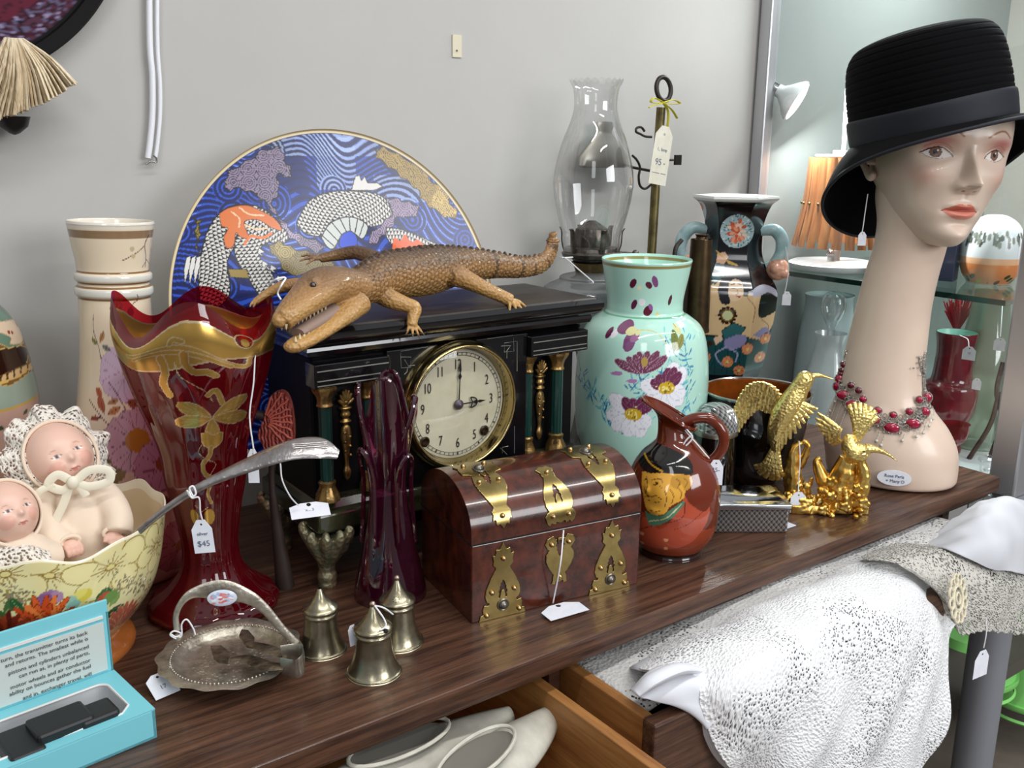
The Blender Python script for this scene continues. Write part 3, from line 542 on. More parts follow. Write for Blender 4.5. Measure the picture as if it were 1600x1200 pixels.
glaze_g = M('painted_gilded_glaze', 'ffffff', 0.14, attr=True, gold=True, coat=0.2)
def scales(cv, idx, h, w, ang, c1='d6d2cc', c2='0e0e12'):
    x = cv.u[idx]*math.cos(ang)+cv.v[idx]*math.sin(ang); y = -cv.u[idx]*math.sin(ang)+cv.v[idx]*math.cos(ang)
    x = x+0.006*np.sin(y*60); y = y+0.006*np.sin(x*50); row = np.floor(y/h); fy = y/h-row; fx = (x/w+0.5*(row % 2)) % 1-0.5
    m = (np.abs(fx) > 0.40*np.sqrt(np.clip(1-fy*0.98, 0, 1))+0.03) & (fy > 0.25) | (np.abs(fx) > 0.41) | (fy < 0.10)
    cv.c[idx, :3] = hx(c1); cv.c[idx[m], :3] = hx(c2)
# ---- blue dragon plate ----
PL = R_(12); PC = np.array([0.622, 1.272, 0.315]); PR = 0.2545
eu, ev, en = np.array([1., 0, 0]), np.array([0, math.sin(PL), math.cos(PL)]), np.array([0, -math.cos(PL), math.sin(PL)])
def pp(L):
    o = []
    for x, y in L: d = ray(x, y); t = ((PC-CAM)@en)/(d@en); q = CAM+d*t-PC; o.append((q@eu, q@ev))
    return o
def paint_plate(A, z, r):
    U = r*np.cos(A); V = r*np.sin(A); c = Cv(U, V, '2347b4'); K = crop(240, 190, 3.077); u, v = c.u, c.v
    P3 = np.stack([u, v, u*0], -1); n1 = vnoise(P3, 22, 1); n2 = vnoise(P3, 30, 2)
    ph = np.zeros_like(u); cent = RNG.uniform(-0.24, 0.24, (46, 2)); dm = np.full(u.shape, 9.0)
    for a, b in cent:
        dd = np.hypot(u-a+0.006*n1, v-b+0.006*n2); k = dd < dm; dm[k] = dd[k]
    fl = v*.8+u*.25+.030*n1+.018*n2+.012*np.sin(u*38+2*n1); s = np.where(dm+.01*n1 < .022, np.sin((dm+.004*n1)*2*PI/.0068), np.sin(fl*2*PI/.0078))
    c.c[:, :3] = np.array(hx('142c88'))*(0.72+0.35*n2[:, None].clip(-1, 1))
    k = (s > 0.55) & (n1 > -0.5); c.c[k, :3] = hx('2f54be'); k = (s > 0.94) & (n2 > 0); c.c[k, :3] = hx('7c9ce4'); k = s < -0.66; c.c[k, :3] = hx('0b164e'); k = (n1 < -0.75); c.c[k, :3] *= 0.45
    for q in [(800, 70, 160, 60), (860, 210, 60, 70), (1180, 330, 90, 40)]:
        (a, b), = pp(K(q[:2])); i = c.win(a-q[2]/3077*1.6, a+q[2]/3077*1.6, b-q[3]/3077*1.6, b+q[3]/3077*1.6); j = i[(s[i] > 0.1)]; c.c[j, :3] = c.c[j, :3]*.5+np.array(hx('b8ccf0'))*.5
    def cloud(L, col, dk='16131c', lt=None):
        P = np.array(pp(K(*L))); k = len(P); Q = crom(np.vstack([P, P[:1]]), k*8)[:-1]; ct = Q.mean(0); t = np.arange(len(Q)); nrm = np.stack([np.gradient(Q[:, 1]), -np.gradient(Q[:, 0])], 1); nrm /= np.linalg.norm(nrm, axis=1)[:, None]+1e-9
        Q = Q+nrm*(np.abs(np.sin(t*0.42))*0.0045)[:, None]; idx = c.poly(Q, col)
        j = idx[n2[idx] > 0.3]; c.c[j, :3] = np.array(hx(lt or col))*1.15
        # curled inner lines
        m = np.hypot((u[idx]*1+0.004*n1[idx]) % 0.022-0.011, (v[idx]+0.004*n2[idx]) % 0.019-0.0095); j = idx[(np.abs((m/0.0032) % 1-0.5) < 0.14)]; c.c[j, :3] = hx(dk)
        c.line(np.vstack([Q, Q[:1]]), 0.0014, dk)
    pur = [(310, 300), (340, 240), (430, 190), (500, 140), (590, 135), (620, 190), (655, 240), (640, 285), (590, 270), (600, 350), (570, 400), (620, 470), (680, 530), (760, 560), (830, 600), (780, 640), (700, 600), (640, 560), (600, 500), (540, 420), (480, 370), (400, 340), (330, 345)]
    def dragon(L, ang, h=0.0062, w=0.0054):
        P = pp(K(*L)); idx = c.poly(P, 'd6d2cc', smooth=True); scales(c, idx, h, w, ang); k = len(P); Q = crom(np.vstack([P, P[:1]]), k*5); c.line(Q, 0.0018, '0e0e12')
    dragon([(210, 860), (200, 740), (215, 640), (240, 540), (280, 470), (340, 420), (420, 405), (500, 420), (440, 500), (390, 590), (345, 680), (360, 820), (300, 890)], 1.4)
    dragon([(380, 580), (420, 490), (500, 420), (580, 470), (640, 540), (620, 590), (540, 585), (500, 640), (560, 720), (580, 820), (520, 850), (440, 740), (385, 650)], -0.9)
    cloud(pur, '8c7d96', lt='a293ac')
    c.poly(pp(K((300, 450), (350, 420), (430, 408), (500, 430), (575, 470), (612, 525), (560, 512), (500, 478), (440, 478), (425, 500), (450, 560), (410, 560), (385, 540), (375, 600), (340, 610), (325, 560), (345, 520), (312, 505))), 'd9753c', smooth=True, edge='5c2a18', ew=0.0010)
    for L in ([(400, 420), (450, 450), (520, 455)], [(360, 440), (400, 470), (400, 510)], [(430, 500), (480, 520), (540, 515)]): c.line(pp(K(*L)), 0.0022, 'f0c9a0', smooth=True)
    c.line(pp(K((560, 540), (520, 560), (460, 555), (430, 590))), 0.004, 'e07a3a', smooth=True)
    dragon([(680, 490), (715, 420), (760, 370), (850, 340), (950, 338), (1060, 350), (1120, 400), (1135, 470), (1080, 500), (1020, 505), (960, 465), (900, 470), (840, 490), (800, 550), (740, 545), (700, 520)], 0.7)
    bel = pp(K((800, 560), (830, 505), (870, 475), (930, 460), (990, 475), (1025, 510), (1000, 565), (960, 540), (930, 530), (895, 555), (860, 612), (830, 605))); c.poly(bel, 'c9cdc8', smooth=True, edge='14141a', ew=0.0018)
    for a, b in [((805, 550), (862, 600)), ((822, 515), (880, 575)), ((850, 485), (900, 548)), ((890, 468), (922, 532)), ((935, 460), (940, 530)), ((975, 468), (962, 538)), ((1005, 488), (985, 550))]: c.line(pp(K(a, b)), 0.0016, '14141a')
    c.poly(pp(K((885, 600), (895, 550), (940, 528), (972, 560), (965, 605), (920, 620))), '2347c8', smooth=True, edge='14141a', ew=.0015)
    c.poly(pp(K((940, 335), (955, 270), (975, 262), (985, 290), (1000, 268), (1015, 300), (1060, 300), (1088, 318), (1050, 335), (1000, 335))), 'd8d5d0', edge='14141a', ew=.0015)
    cloud([(1090, 360), (1160, 370), (1220, 390), (1270, 410), (1240, 470), (1170, 470), (1140, 520), (1100, 560), (1050, 600), (1020, 560), (1080, 490), (1130, 440), (1110, 400)], '9a86a4', lt='ac9ab6')
    dragon([(1110, 510), (1180, 520), (1260, 550), (1340, 590), (1400, 630), (1200, 640), (1120, 570)], -0.3)
    c.poly(pp(K((1140, 620), (1150, 560), (1180, 575), (1200, 545), (1230, 580), (1262, 570), (1290, 620))), 'e0602c', smooth=True)
    cloud([(1030, 145), (1080, 130), (1160, 170), (1270, 230), (1300, 280), (1380, 330), (1400, 390), (1440, 450), (1400, 480), (1330, 440), (1270, 390), (1240, 340), (1180, 290), (1120, 240), (1050, 190)], 'a8893c', '3a2c10', 'c4a55a')
    cloud([(170, 462), (215, 480), (210, 560), (205, 650), (180, 600), (175, 520)], '8c7a34', '2c2410')
    cloud([(530, 590), (600, 570), (660, 600), (740, 620), (840, 640), (860, 710), (760, 740), (640, 740), (590, 680)], '8f7a38', '2c2410', 'a8924c')
    c.poly(pp(K((350, 712), (440, 712), (455, 755), (360, 750))), '9a8440', edge='2c2410')
    for x in (140, 165, 190): c.poly(pp(K((x, 660), (x+22, 650), (x+18, 700), (x-8, 790), (x-12, 720))), 'dcd9d4', edge='14141a')
    for x, y in ((500, 610), (520, 670), (560, 690), (590, 740)): c.poly(pp(K((x, y), (x+30, y+20), (x+10, y+26), (x+34, y+50), (x-6, y+24))), 'd8d6d2', edge='14141a')
    d = np.hypot(u, v); c.c[d > PR-0.0058, :3] = hx('15183a'); c.c[d > PR-0.0045, :3] = hx('d9c9a4'); c.c[d > PR-0.0014, :3] = hx('b09058'); c.c[z.ravel() < -0.001, :3] = hx('e6e2da')
    return c.out()
mp = Matrix(((1, 0, 0), (0, math.sin(PL), -math.cos(PL)), (0, math.cos(PL), math.sin(PL)))).to_4x4(); mp.translation = (0, 0, 0)
pr = [(r, 0.004+0.016*(max(0, r-0.13)/0.125)**1.5) for r in np.linspace(0.0008, PR-0.001, 300)]+[(PR, 0.0225), (PR-0.002, 0.0195), (0.16, -0.0015), (0.15, -0.008), (0.145, -0.002), (0.001, -0.0015)]
t = thing('dragon_plate', 'large round blue plate painted with a white scaled dragon, propped against the wall', 'plate', tuple(PC))
build('dish', lathe(pr, 1000, paint=paint_plate).mat(mp), M('plate_glaze', 'ffffff', .22, attr=True), t, angle=70)
t = thing('plate_stand', 'dark wooden easel holding up the big blue dragon plate', 'plate stand', (0.622, 1.24, 0)); wd = M('stand_oak', '2c1a12', .5)
for s in (-1, 1): build('arm', box(0.09*s, 0.0, 0.03, 0.012, 0.09, 0.06)+box(0.09*s, 0.065, 0.12, 0.012, 0.012, 0.24), wd, t, smooth=False, bevel=.002)
build('crossbar', box(0, 0.065, 0.05, 0.18, 0.012, 0.012), wd, t, smooth=False)
# ---- cream floral vase ----
cc_ = (0.288, 1.24); cprof = [(0.001, 0.004), (0.058, 0.001), (0.0725, 0.006), (0.0831, 0.035), (0.0825, 0.06), (0.0733, 0.1041), (0.0618, 0.1653), (0.053, 0.2165), (0.0468, 0.2668), (0.0431, 0.316), (0.042, 0.3600), (0.042, 0.3627), (0.0455, 0.3665), (0.0455, 0.3735), (0.0418, 0.3775), (0.0418, 0.3805), (0.0449, 0.3845), (0.0449, 0.3905), (0.0417, 0.394), (0.0424, 0.4038), (0.0468, 0.4311), (0.0497, 0.449), (0.0505, 0.452), (0.0485, 0.4535), (0.044, 0.43), (0.038, 0.40), (0.001, 0.38)]
def paint_cream(A, z, r):
    a = wrap(A); Rm = 0.055; c = Cv(a*Rm, z, 'e6d5ba'); f = lambda L: [onlathe(x-2, y, cc_, cprof[1:21], Rm) for x, y in L]
    zz = c.v; k = np.clip((0.23-zz)/0.12, 0, 1)[:, None]*0.75; c.c[:, :3] = c.c[:, :3]*(1-k)+np.array(hx('a87a70'))*k
    c.c[zz > 0.4475, :3] = hx('e4ddcf'); k = (zz > 0.436) & (zz < 0.4455) & (c.u > -9); c.c[k, :3] = hx('8f7458')
    for lo, hi in ((0.3655, 0.3745), (0.3835, 0.3915)): k = (zz > lo) & (zz < hi); c.c[k, :3] = hx('d9d6cc')
    for q in (0.3625, 0.3765, 0.3815, 0.3945): k = np.abs(zz-q) < 0.0012; c.c[k, :3] = hx('8a6a48')
    K = crop(0, 330, 4); br = '5e2b30'
    for L, w in (([(858, 145), (840, 210), (850, 280), (850, 350)], .0016), ([(840, 215), (800, 255), (740, 295), (700, 315)], .0011), ([(850, 300), (880, 345)], .001), ([(850, 315), (830, 352)], .001), ([(800, 525), (805, 560), (775, 590), (745, 690), (650, 790)], .001), ([(900, 515), (905, 525)], .001), ([(530, 660), (535, 760), (570, 860), (600, 960), (700, 1060)], .001)): c.line(f(K(*L)), w, br, smooth=len(L) > 2)
    for x, y in ((760, 240), (770, 285), (880, 240), (885, 270)):
        (a0, b0), = f(K((x, y))); c.ell(a0, b0, 0.0035, 0.003, 0, 'c2b28c')
    def fl(L, rpx, n, col, ed, cen, cr, ang): 
        (x, y), = L; (u0, v0) = f([(x, y)])[0]; c.flower(u0, v0, rpx/1500*1.3, n, col, ed, cen, cr, ang, 0.0007, 1.0, notch=.1, vein=ed)
    K2 = crop(0, 600, 4)
    fl(K((745, 1020)), 44, 5, 'cbb2c6', 'a88aa8', 'b59a78', .12, 0.5)
    fl(K((675, 620)), 12, 5, 'd9c8c4', '9a7a88', 'b59a78', .2, 0.1); fl(K((765, 635)), 6, 5, 'b9929a', '9a7a88', 'b59a78', .2, 0.1)
    for x, y, L_, W_, an, co in ((575, 840, .016, .007, 1.1, 'b48458'), (560, 850, .012, .006, 2.4, '8a8a50'), (590, 850, .014, .007, -.5, '7a7c74'), (600, 1190, .016, .008, 2, 'b0603c'), (640, 1215, .014, .007, 0.3, 'a8785a')):
        (u0, v0), = f(K((x, y))); c.leaf(u0, v0, L_, W_, an, co, '5c3a28')
    for x, y, L_, W_, an, co in ((620, 200, .022, .010, 1.9, 'a8583a'), (640, 205, .018, .009, .5, 'b87a50'), (600, 225, .014, .007, 3.3, '8a3f2c'), (850, 140, .018, .011, 2.8, '8a4a38'), (860, 150, .020, .011, .9, '7c3a30'), (880, 170, .016, .010, -.2, '8a4a38'), (620, 300, .024, .014, -1.4, '6b6a40'), (720, 430, .03, .02, 3.6, '5c5636'), (760, 500, .03, .02, -2.2, '7c6a48'), (640, 420, .022, .014, -2.4, '4c4a30'), (860, 560, .02, .012, -1.6, '7a6a48'), (1000, 700, .02, .012, -1.2, '6a3a30')):
        (u0, v0), = f(K2((x, y))); c.leaf(u0, v0, L_, W_, an, co, '4a2a20')
    for L, w in (([(520, 110), (570, 180), (640, 260), (720, 330)], .0013), ([(640, 0), (700, 80), (760, 180)], .0012), ([(850, 150), (850, 200)], .001)): c.line(f(K2(*L)), w, br, smooth=len(L) > 2)
    fl(K2((840, 360)), 50, 8, 'bb95a4', '7c5262', 'a8702c', .34, 0.2); fl(K2((1000, 500)), 42, 6, 'ad8094', '7c4a5e', '8a4a2c', .26, 0.5)
    fl(K2((1130, 1000)), 40, 5, 'a8646a', '7a3c3c', '8a4a2c', .2, 0.1)
    return c.out()
t = thing('floral_vase', 'tall cream porcelain vase with two ring bands and lilac flowers behind the ruby vase', 'vase', (cc_[0], cc_[1], 0), tilt=(0.035*-0.23*1, 0.035*0.97))
build('body', lathe(cprof, 420, n=520, a0=facing(*cc_), paint=paint_cream), glaze, t, angle=80)
# ---- ginger jar at the left edge ----
gj = (0.111, 1.292); gp = [(0.001, 0.002), (0.055, 0.0), (0.058, 0.02), (0.070, 0.08), (0.082, 0.13), (0.094, 0.18), (0.099, 0.23), (0.098, 0.26), (0.092, 0.30), (0.082, 0.335), (0.058, 0.365), (0.02, 0.377), (0.001, 0.378)]
def paint_gj(A, z, r):
    a = wrap(A); Rm = 0.09; c = Cv(a*Rm, z, '8d9a8c'); f = lambda L: [onlathe(x, y, gj, gp, Rm) for x, y in L]; K = crop(0, 330, 4)
    k = c.v > 0.30; c.c[k, :3] = hx('5f7d6a'); k = c.v > 0.353; c.c[k, :3] = hx('6f756f')
    c.poly(f(K((-200, 800), (0, 830), (60, 860), (200, 800), (275, 780), (285, 900), (180, 1000), (60, 1090), (-200, 1080))), '6f4f28', edge='b79a58', ew=.0012)
    c.poly(f(K((-200, 860), (10, 860), (120, 840), (190, 850), (170, 930), (100, 1020), (30, 1070), (-200, 1060))), '2a130c', edge='c2a464', ew=.0010)
    c.poly(f(K((0, 690), (60, 670), (80, 635), (140, 640), (160, 700), (155, 760), (130, 820), (60, 830), (60, 790), (0, 760), (-60, 760), (-60, 700))), 'd8bfa4', smooth=True, edge='b79a78', ew=.0008)
    for x, y in ((70, 760), (100, 710), (130, 775), (50, 755)): c.ell(*f(K((x, y)))[0], .003, .002, .4, '8a3a2c')
    for x in range(-120, 290, 42): c.poly(f(K((x, 1080-x*.45), (x+34, 1065-x*.45), (x+34, 1015-x*.45), (x, 1030-x*.45))), 'c9a678', edge='5c4520', ew=.0012)
    c.line(f(K((-120, 1105), (100, 1040), (280, 930))), .0022, 'caa45c')
    k = c.v < 0.245; c.c[k & (c.u > -.2), :3] = hx('b79486')
    for n in range(70): c.leaf(RNG.uniform(-.08, .11), RNG.uniform(.02, .24), .010, .005, RNG.uniform(0, 6), ['4c1c14', '7a3a28', '3c4a38', 'a04a34'][n % 4])
    for x in (0, 70, 110): c.line([(x*.0004-.01, .25), (x*.0004-.01, .20)], .002, 'd0b060')
    for q in (0.246, 0.128): k = np.abs(c.v-q) < .0014; c.c[k, :3] = hx('b8954c')
    return c.out()
t = thing('ginger_jar', 'rounded green and brown painted porcelain jar cut off by the left edge of the picture', 'jar', (gj[0], gj[1], 0))
build('body', lathe(gp, 420, n=300, a0=facing(*gj), paint=paint_gj), glaze, t, angle=80)
# ---- mint vase ----
def hom(P, k, zt=.12):
    """same silhouette at a distance scaled by k, foot kept on the dresser"""
    f_ = lambda z: .55-(.55-z)*k
    return [(r*k, f_(z) if z >= zt else z*f_(zt)/zt) for r, z in P]
mc_ = (1.081, 1.112); mprof = hom([(0.001, 0.004), (0.075, 0.0), (0.085, 0.006), (0.098, 0.03), (0.112, 0.075), (0.1165, 0.13), (0.1150, 0.18), (0.1085, 0.225), (0.098, 0.25), (0.080, 0.2650), (0.0675, 0.273), (0.0655, 0.283), (0.0665, 0.30), (0.0727, 0.335), (0.0768, 0.3585), (0.0775, 0.3615), (0.0755, 0.362), (0.068, 0.335), (0.060, 0.30), (0.001, 0.24)], .932)
def paint_mint(A, z, r):
    a = wrap(A); Rm = 0.105; c = Cv(a*Rm, z, 'b4dfd0'); K = crop(860, 370, 3.637); mp_ = mprof[1:16]; f = lambda L: [onlathe(x, y, mc_, mp_, Rm) for x, y in L]; s = 1/3.637/1500*1.6*.98
    def P(x, y): return f(K((x, y)))[0]
    k = (np.arange(c.u.size)//A.shape[1] > 0) & (np.abs(c.v-0.3697) < 0.0022); c.c[k, :3] = hx('8f8450'); k = np.abs(c.v-0.2905) < .0012; c.c[k, :3] = hx('6fae90')
    for seg in ([(150, 780), (210, 850), (280, 950), (340, 1050), (410, 1120)], [(650, 560), (690, 640), (740, 700), (800, 690)], [(560, 780), (480, 850), (560, 880)], [(760, 590), (770, 700), (800, 760)]):
        c.line(f(K(*seg)), .0016, '3f96b4', smooth=True)
    for n in range(260):
        t_ = RNG.random(); 
        if n % 3 == 0: x = 140+270*t_+RNG.normal()*22; y = 780+330*t_+RNG.normal()*26
        elif n % 3 == 1: x = 640+170*RNG.random(); y = 540+480*RNG.random()
        else: x = 430+360*RNG.random(); y = 800+260*RNG.random()
        u0, v0 = P(x, y); c.petal(u0, v0, .014*(.5+RNG.random()), .0024, RNG.choice([2.2, 1.2, .5])+RNG.normal()*.3, ['2f86b0', '5fb0c4', '7cc4c8', '2a6a9c', 'b4dcd4'][n % 5])
    for q in ((700, 660, .034, .014, 1.35, '6f7a3a'), (715, 650, .030, .012, .9, '8a8a4c'), (735, 560, .016, .014, 1.6, 'd0cf9a')): u0, v0 = P(q[0], q[1]); c.leaf(u0, v0, *q[2:], '4a5228')
    c.line(f(K((480, 530), (560, 530), (620, 560), (680, 640))), .0014, 'c9c27c', smooth=True)
    for x, y, r1, an, co in ((470, 265, 34, .6, '5c2038'), (560, 275, 30, -.3, '5c2038'), (595, 255, 36, -.9, '7c4a78'), (505, 290, 20, 0, 'dfe0b8'), (475, 385, 34, .7, '5c2444'), (520, 372, 32, 0, 'e8e6ec'), (555, 420, 45, .3, '5c1c30'), (570, 400, 24, -.6, '8f5a94'), (610, 440, 18, 0, 'd8cf8c'), (680, 360, 30, 1.2, '55283c'),
                             (335, 545, 32, 1.2, '62264a'), (365, 550, 28, .9, 'ece8ee'), (430, 512, 55, .15, '7c4a6c'), (450, 595, 55, 1.3, '7a4a74'), (480, 575, 30, .5, '9a6a90'), (460, 535, 34, .2, 'd8d49c'), (500, 545, 18, .6, 'd8d49c')):
        u0, v0 = P(x, y); c.ell(u0, v0, r1*s, r1*s*.62, an, co)
    for x, y, w_ in ((430, 820, 60), (340, 775, 70)): u0, v0 = P(x, y); c.petal(u0, v0, w_*s, 26*s, .1, 'a878ac')
    for an, L_ in ((2.75, 165), (2.35, 120), (1.75, 120), (1.35, 125), (.95, 150), (.62, 165), (2.0, 110)): u0, v0 = P(520, 780); c.petal(u0, v0, L_*s, 50*s, an, '6f3a52', 'c0a0b0', .0006, vein='b08aa0')
    u0, v0 = P(535, 710); c.ell(u0, v0, 18*s, 26*s, 0, 'b0944c')
    for X, Y, r1, wh, pu in ((660, 860, 145, [(3.7, 130), (4.25, 140), (4.9, 140), (5.5, 135), (3.0, 140), (1.2, 145), (.7, 150), (5.9, 120)], [(2.7, 95), (2.2, 90), (1.5, 110), (1.15, 120), (.75, 115)]), (470, 1010, 140, [(3.3, 150), (3.85, 145), (4.5, 130), (5.1, 135), (2.5, 160), (5.7, 110)], [(2.1, 105), (1.6, 90), (1.0, 130), (.6, 120)])):
        u0, v0 = P(X, Y)
        for an, L_ in wh: c.petal(u0, v0, L_*s, 92*s, an, 'e9eaf2', 'b9bccb', .0007, vein='c9ccd8')
        for an, L_ in pu: c.petal(u0, v0, L_*s, 62*s, an, '68304c', '9a6a88', .0006, vein='8c5a78')
        c.ell(u0, v0, 46*s, 34*s, 0, 'c8a62e'); 
        for k in range(30): c.ell(u0+RNG.normal()*20*s, v0+RNG.normal()*14*s, 5*s, 5*s, 0, ['e8d060', '8a6a18', 'f0e6a0'][k % 3])
    c.leaf(*P(130, 1160), .03, .014, .3, '4a4038')
    return c.out()
t = thing('mint_vase', 'large mint green glass vase painted with white and purple flowers', 'vase', (mc_[0], mc_[1], 0))
build('body', lathe(mprof, 640, n=520, a0=facing(*mc_), paint=paint_mint), M('mint_opaline', 'ffffff', 0.1, attr=True, coat=.5), t, angle=80)
# ---- black japanese vase ----
bv = (1.440, 1.248)
def bl_(px, py): return latpt(px, py, bv)
bz = lambda y: bl_(1150, y)[1]
bprof = [(0.001, 0.0), (0.055, 0.0), (0.060, 0.004), (0.060, bz(590)), (0.070, bz(560)), (0.080, bz(500)), (0.083, bz(455)), (0.070, bz(430)), (0.053, bz(400)), (0.050, bz(370)), (0.052, bz(345)), (0.062, bz(320)), (0.073, bz(311)), (0.074, bz(307)), (0.070, bz(306)), (0.045, bz(320)), (0.001, bz(340))]
bprof = sorted(bprof[:1]+bprof[1:14], key=lambda q: q[1])+bprof[14:]
def hexm(A, z, r): return r*math.cos(PI/6)/np.cos((A+PI/6) % (PI/3)-PI/6)*1.08, z
def paint_bv(A, z, r):
    rr, _ = hexm(A, z, r); U = rr*np.sin(wrap(A)); fr = np.cos(wrap(A)) > 0; U = np.where(fr, U, 9.0); c = Cv(U, z, '0c0d12'); K = crop(1040, 280, 3.75); f = lambda *L: [bl_(*q) for q in K(*L)]
    k = c.v > bz(313); c.c[k, :3] = hx('e8e8e6')
    (u0, v0), = f((420, 293)); c.ell(u0, v0, .031, .031, 0, 'a9c0c4')
    for n in range(90): a = RNG.uniform(0, 6.3); q = RNG.uniform(.016, .03); c.ell(u0+q*math.cos(a), v0+q*math.sin(a), .002, .0012, a, ['5f8a98', 'd8e4e4', '40606c'][n % 3])
    for n in range(60): a = RNG.uniform(0, 6.3); q = RNG.uniform(0, .017); c.ell(u0+q*math.cos(a)*.9, v0+q*math.sin(a)*1.2, .005, .003, a, ['d9704c', 'e8a080', 'f0cdb8', 'c8583c'][n % 4])
    (u1, v1), = f((215, 200)); c.ell(u1-.004, v1, .012, .024, 0, 'b9c8cc'); c.ell(u1-.006, v1+.01, .008, .010, 0, 'd07a58')
    sk = 'd9b98c'
    c.poly(f((160, 720), (260, 600), (350, 560), (470, 620), (560, 630), (640, 720), (650, 800), (600, 900), (560, 960), (430, 900), (250, 870), (150, 860)), sk, smooth=True, edge='4a3020')
    c.poly(f((560, 640), (640, 660), (660, 760), (560, 790), (540, 740)), '0d0e12', smooth=True)
    c.poly(f((480, 630), (560, 600), (640, 640), (655, 690), (600, 650), (530, 660)), 'b4b4c4', smooth=True)
    for L in ([(480, 660), (520, 720), (510, 800)], [(300, 760), (360, 740), (420, 760)], [(560, 800), (600, 850), (590, 900)], [(350, 830), (420, 820), (470, 850)]): c.line(f(*L), .0012, '7a5230', smooth=True)
    c.poly(f((270, 540), (300, 470), (350, 480), (350, 540), (290, 590)), '2f6468', edge='0c0d12'); c.poly(f((300, 470), (305, 420), (350, 410), (370, 440), (345, 480)), 'd8a888'); c.poly(f((350, 450), (420, 480), (428, 492), (370, 478)), 'c9a24c'); c.line(f((300, 405), (350, 450)), .003, 'c9a24c')
    c.poly(f((310, 620), (330, 560), (390, 525), (450, 540), (480, 590), (480, 650), (450, 640), (440, 570), (390, 560), (370, 610), (380, 690), (330, 690)), '1c1d26', smooth=True)
    c.poly(f((375, 590), (400, 560), (445, 575), (455, 640), (430, 670), (390, 680), (370, 640)), 'e6c6a4', smooth=True)
    for L in ([(385, 590), (405, 585)], [(425, 585), (445, 590)], [(390, 608), (408, 610)], [(428, 606), (446, 608)]): c.line(f(*L), .0014, '14141a')
    c.line(f((418, 610), (425, 640), (412, 643)), .0008, '7a4a30'); c.poly(f((415, 652), (445, 650), (432, 662)), 'b03a2c')
    (u2, v2), = f((365, 760)); 
    for k in range(12): a = k*PI/6; c.ell(u2+.0145*math.cos(a), v2+.0145*math.sin(a), .0036, .0036, 0, '2a1c14')
    c.ell(u2, v2, .0125, .0125, 0, '6a4a20'); c.ell(u2, v2, .0095, .0095, 0, 'c8cc9a')
    c.poly(f((120, 930), (250, 880), (340, 880), (470, 880), (600, 950), (600, 1060), (560, 1110), (300, 1110), (150, 1100)), '1f4a4e', edge='0c0d12')
    for k in range(7): c.line(f((160+70*k, 900), (90+70*k+60, 1100)), .0009, '0e2c30'); c.line(f((120+70*k, 1100-20), (180+80*k, 920)), .0009, '0e2c30')
    c.poly(f((330, 850), (400, 800), (470, 830), (440, 870), (350, 905)), '2f6468', edge='0c0d12'); c.poly(f((285, 890), (330, 870), (340, 900), (300, 930)), 'e0bfa0')
    c.poly(f((345, 900), (420, 870), (470, 880), (460, 930), (390, 960), (350, 940)), '8a86b0', smooth=True, edge='4a4668')
    for L in ([(360, 940), (300, 980), (310, 1020), (340, 1050)], [(380, 950), (420, 980), (410, 1030)]): c.line(f(*L), .003, '9a9ac0', smooth=True)
    c.poly(f((510, 880), (580, 850), (610, 900), (570, 920)), '8a86b0', smooth=True)
    for x, y in ((237, 1000), (365, 1030), (478, 955), (430, 1080), (550, 1030), (585, 925)): (a0, b0), = f((x, y)); c.flower(a0, b0, .0115, 5, 'd48a60', '5c2c18', 'e8c870', .25, .3, .0006)
    c.poly(f((170, 950), (270, 905), (290, 925), (190, 980)), '3c2a1c')
    k = c.v < bz(592); c.c[k, :3] = hx('0e1012')
    return c.out()
t = thing('japanese_vase', 'black six-sided Japanese vase painted with a long-haired seated man', 'vase', (bv[0], bv[1], 0))
build('body', lathe(bprof, 420, n=420, a0=facing(*bv), mod=hexm, paint=paint_bv), glaze, t, angle=60)
fa = facing(*bv); rt = np.array([math.cos(fa+PI/2), math.sin(fa+PI/2), 0])
for s, nm in ((1, 1), (-1, -1)):
    L = [(0.050, 360), (0.075, 358), (0.090, 372), (0.090, 392), (0.078, 408), (0.064, 414)] if s > 0 else [(0.050, 360), (0.078, 358), (0.096, 374), (0.098, 395), (0.088, 412), (0.066, 418)]
    h = build('handle', tube([rt*s*a+np.array([0, 0, bz(y)]) for a, y in L], [.009, .012, .0125, .0115, .009, .006], 14, n=30), M('pale_blue_glaze', '93b6ba', .2, var=('b6cdd0', 60)), t)
    build('mask_knob', blend([ball(.022, rt*s*.086+np.array([0, 0, bz(418)]), 20, 14, (1, 1, 1)), ball(.010, rt*s*.080+np.array([-.012, -.012, bz(416)])), ball(.008, rt*s*.098+np.array([-.010, -.012, bz(424)]))], .002, 3), M('coral_glaze', 'c98a70', .25, var=('e0b49a', 90), bump=('noise', 90, .6)), h)
tag_at((np.array([bv[0], bv[1], 0])+rt*latpt(1225, 461, bv)[0]+np.array([-.03, -.03, latpt(1225, 461, bv)[1]])), rt, (0, 0, 1), .016, .026, 'tiny white tag hanging from the right handle of the black Japanese vase', [np.array([bv[0]-.03, bv[1]-.03, bz(q)])+rt*latpt(x, 400, bv)[0] for x, q in ((1222, 380), (1229, 410), (1228, 436), (1226, 450))])
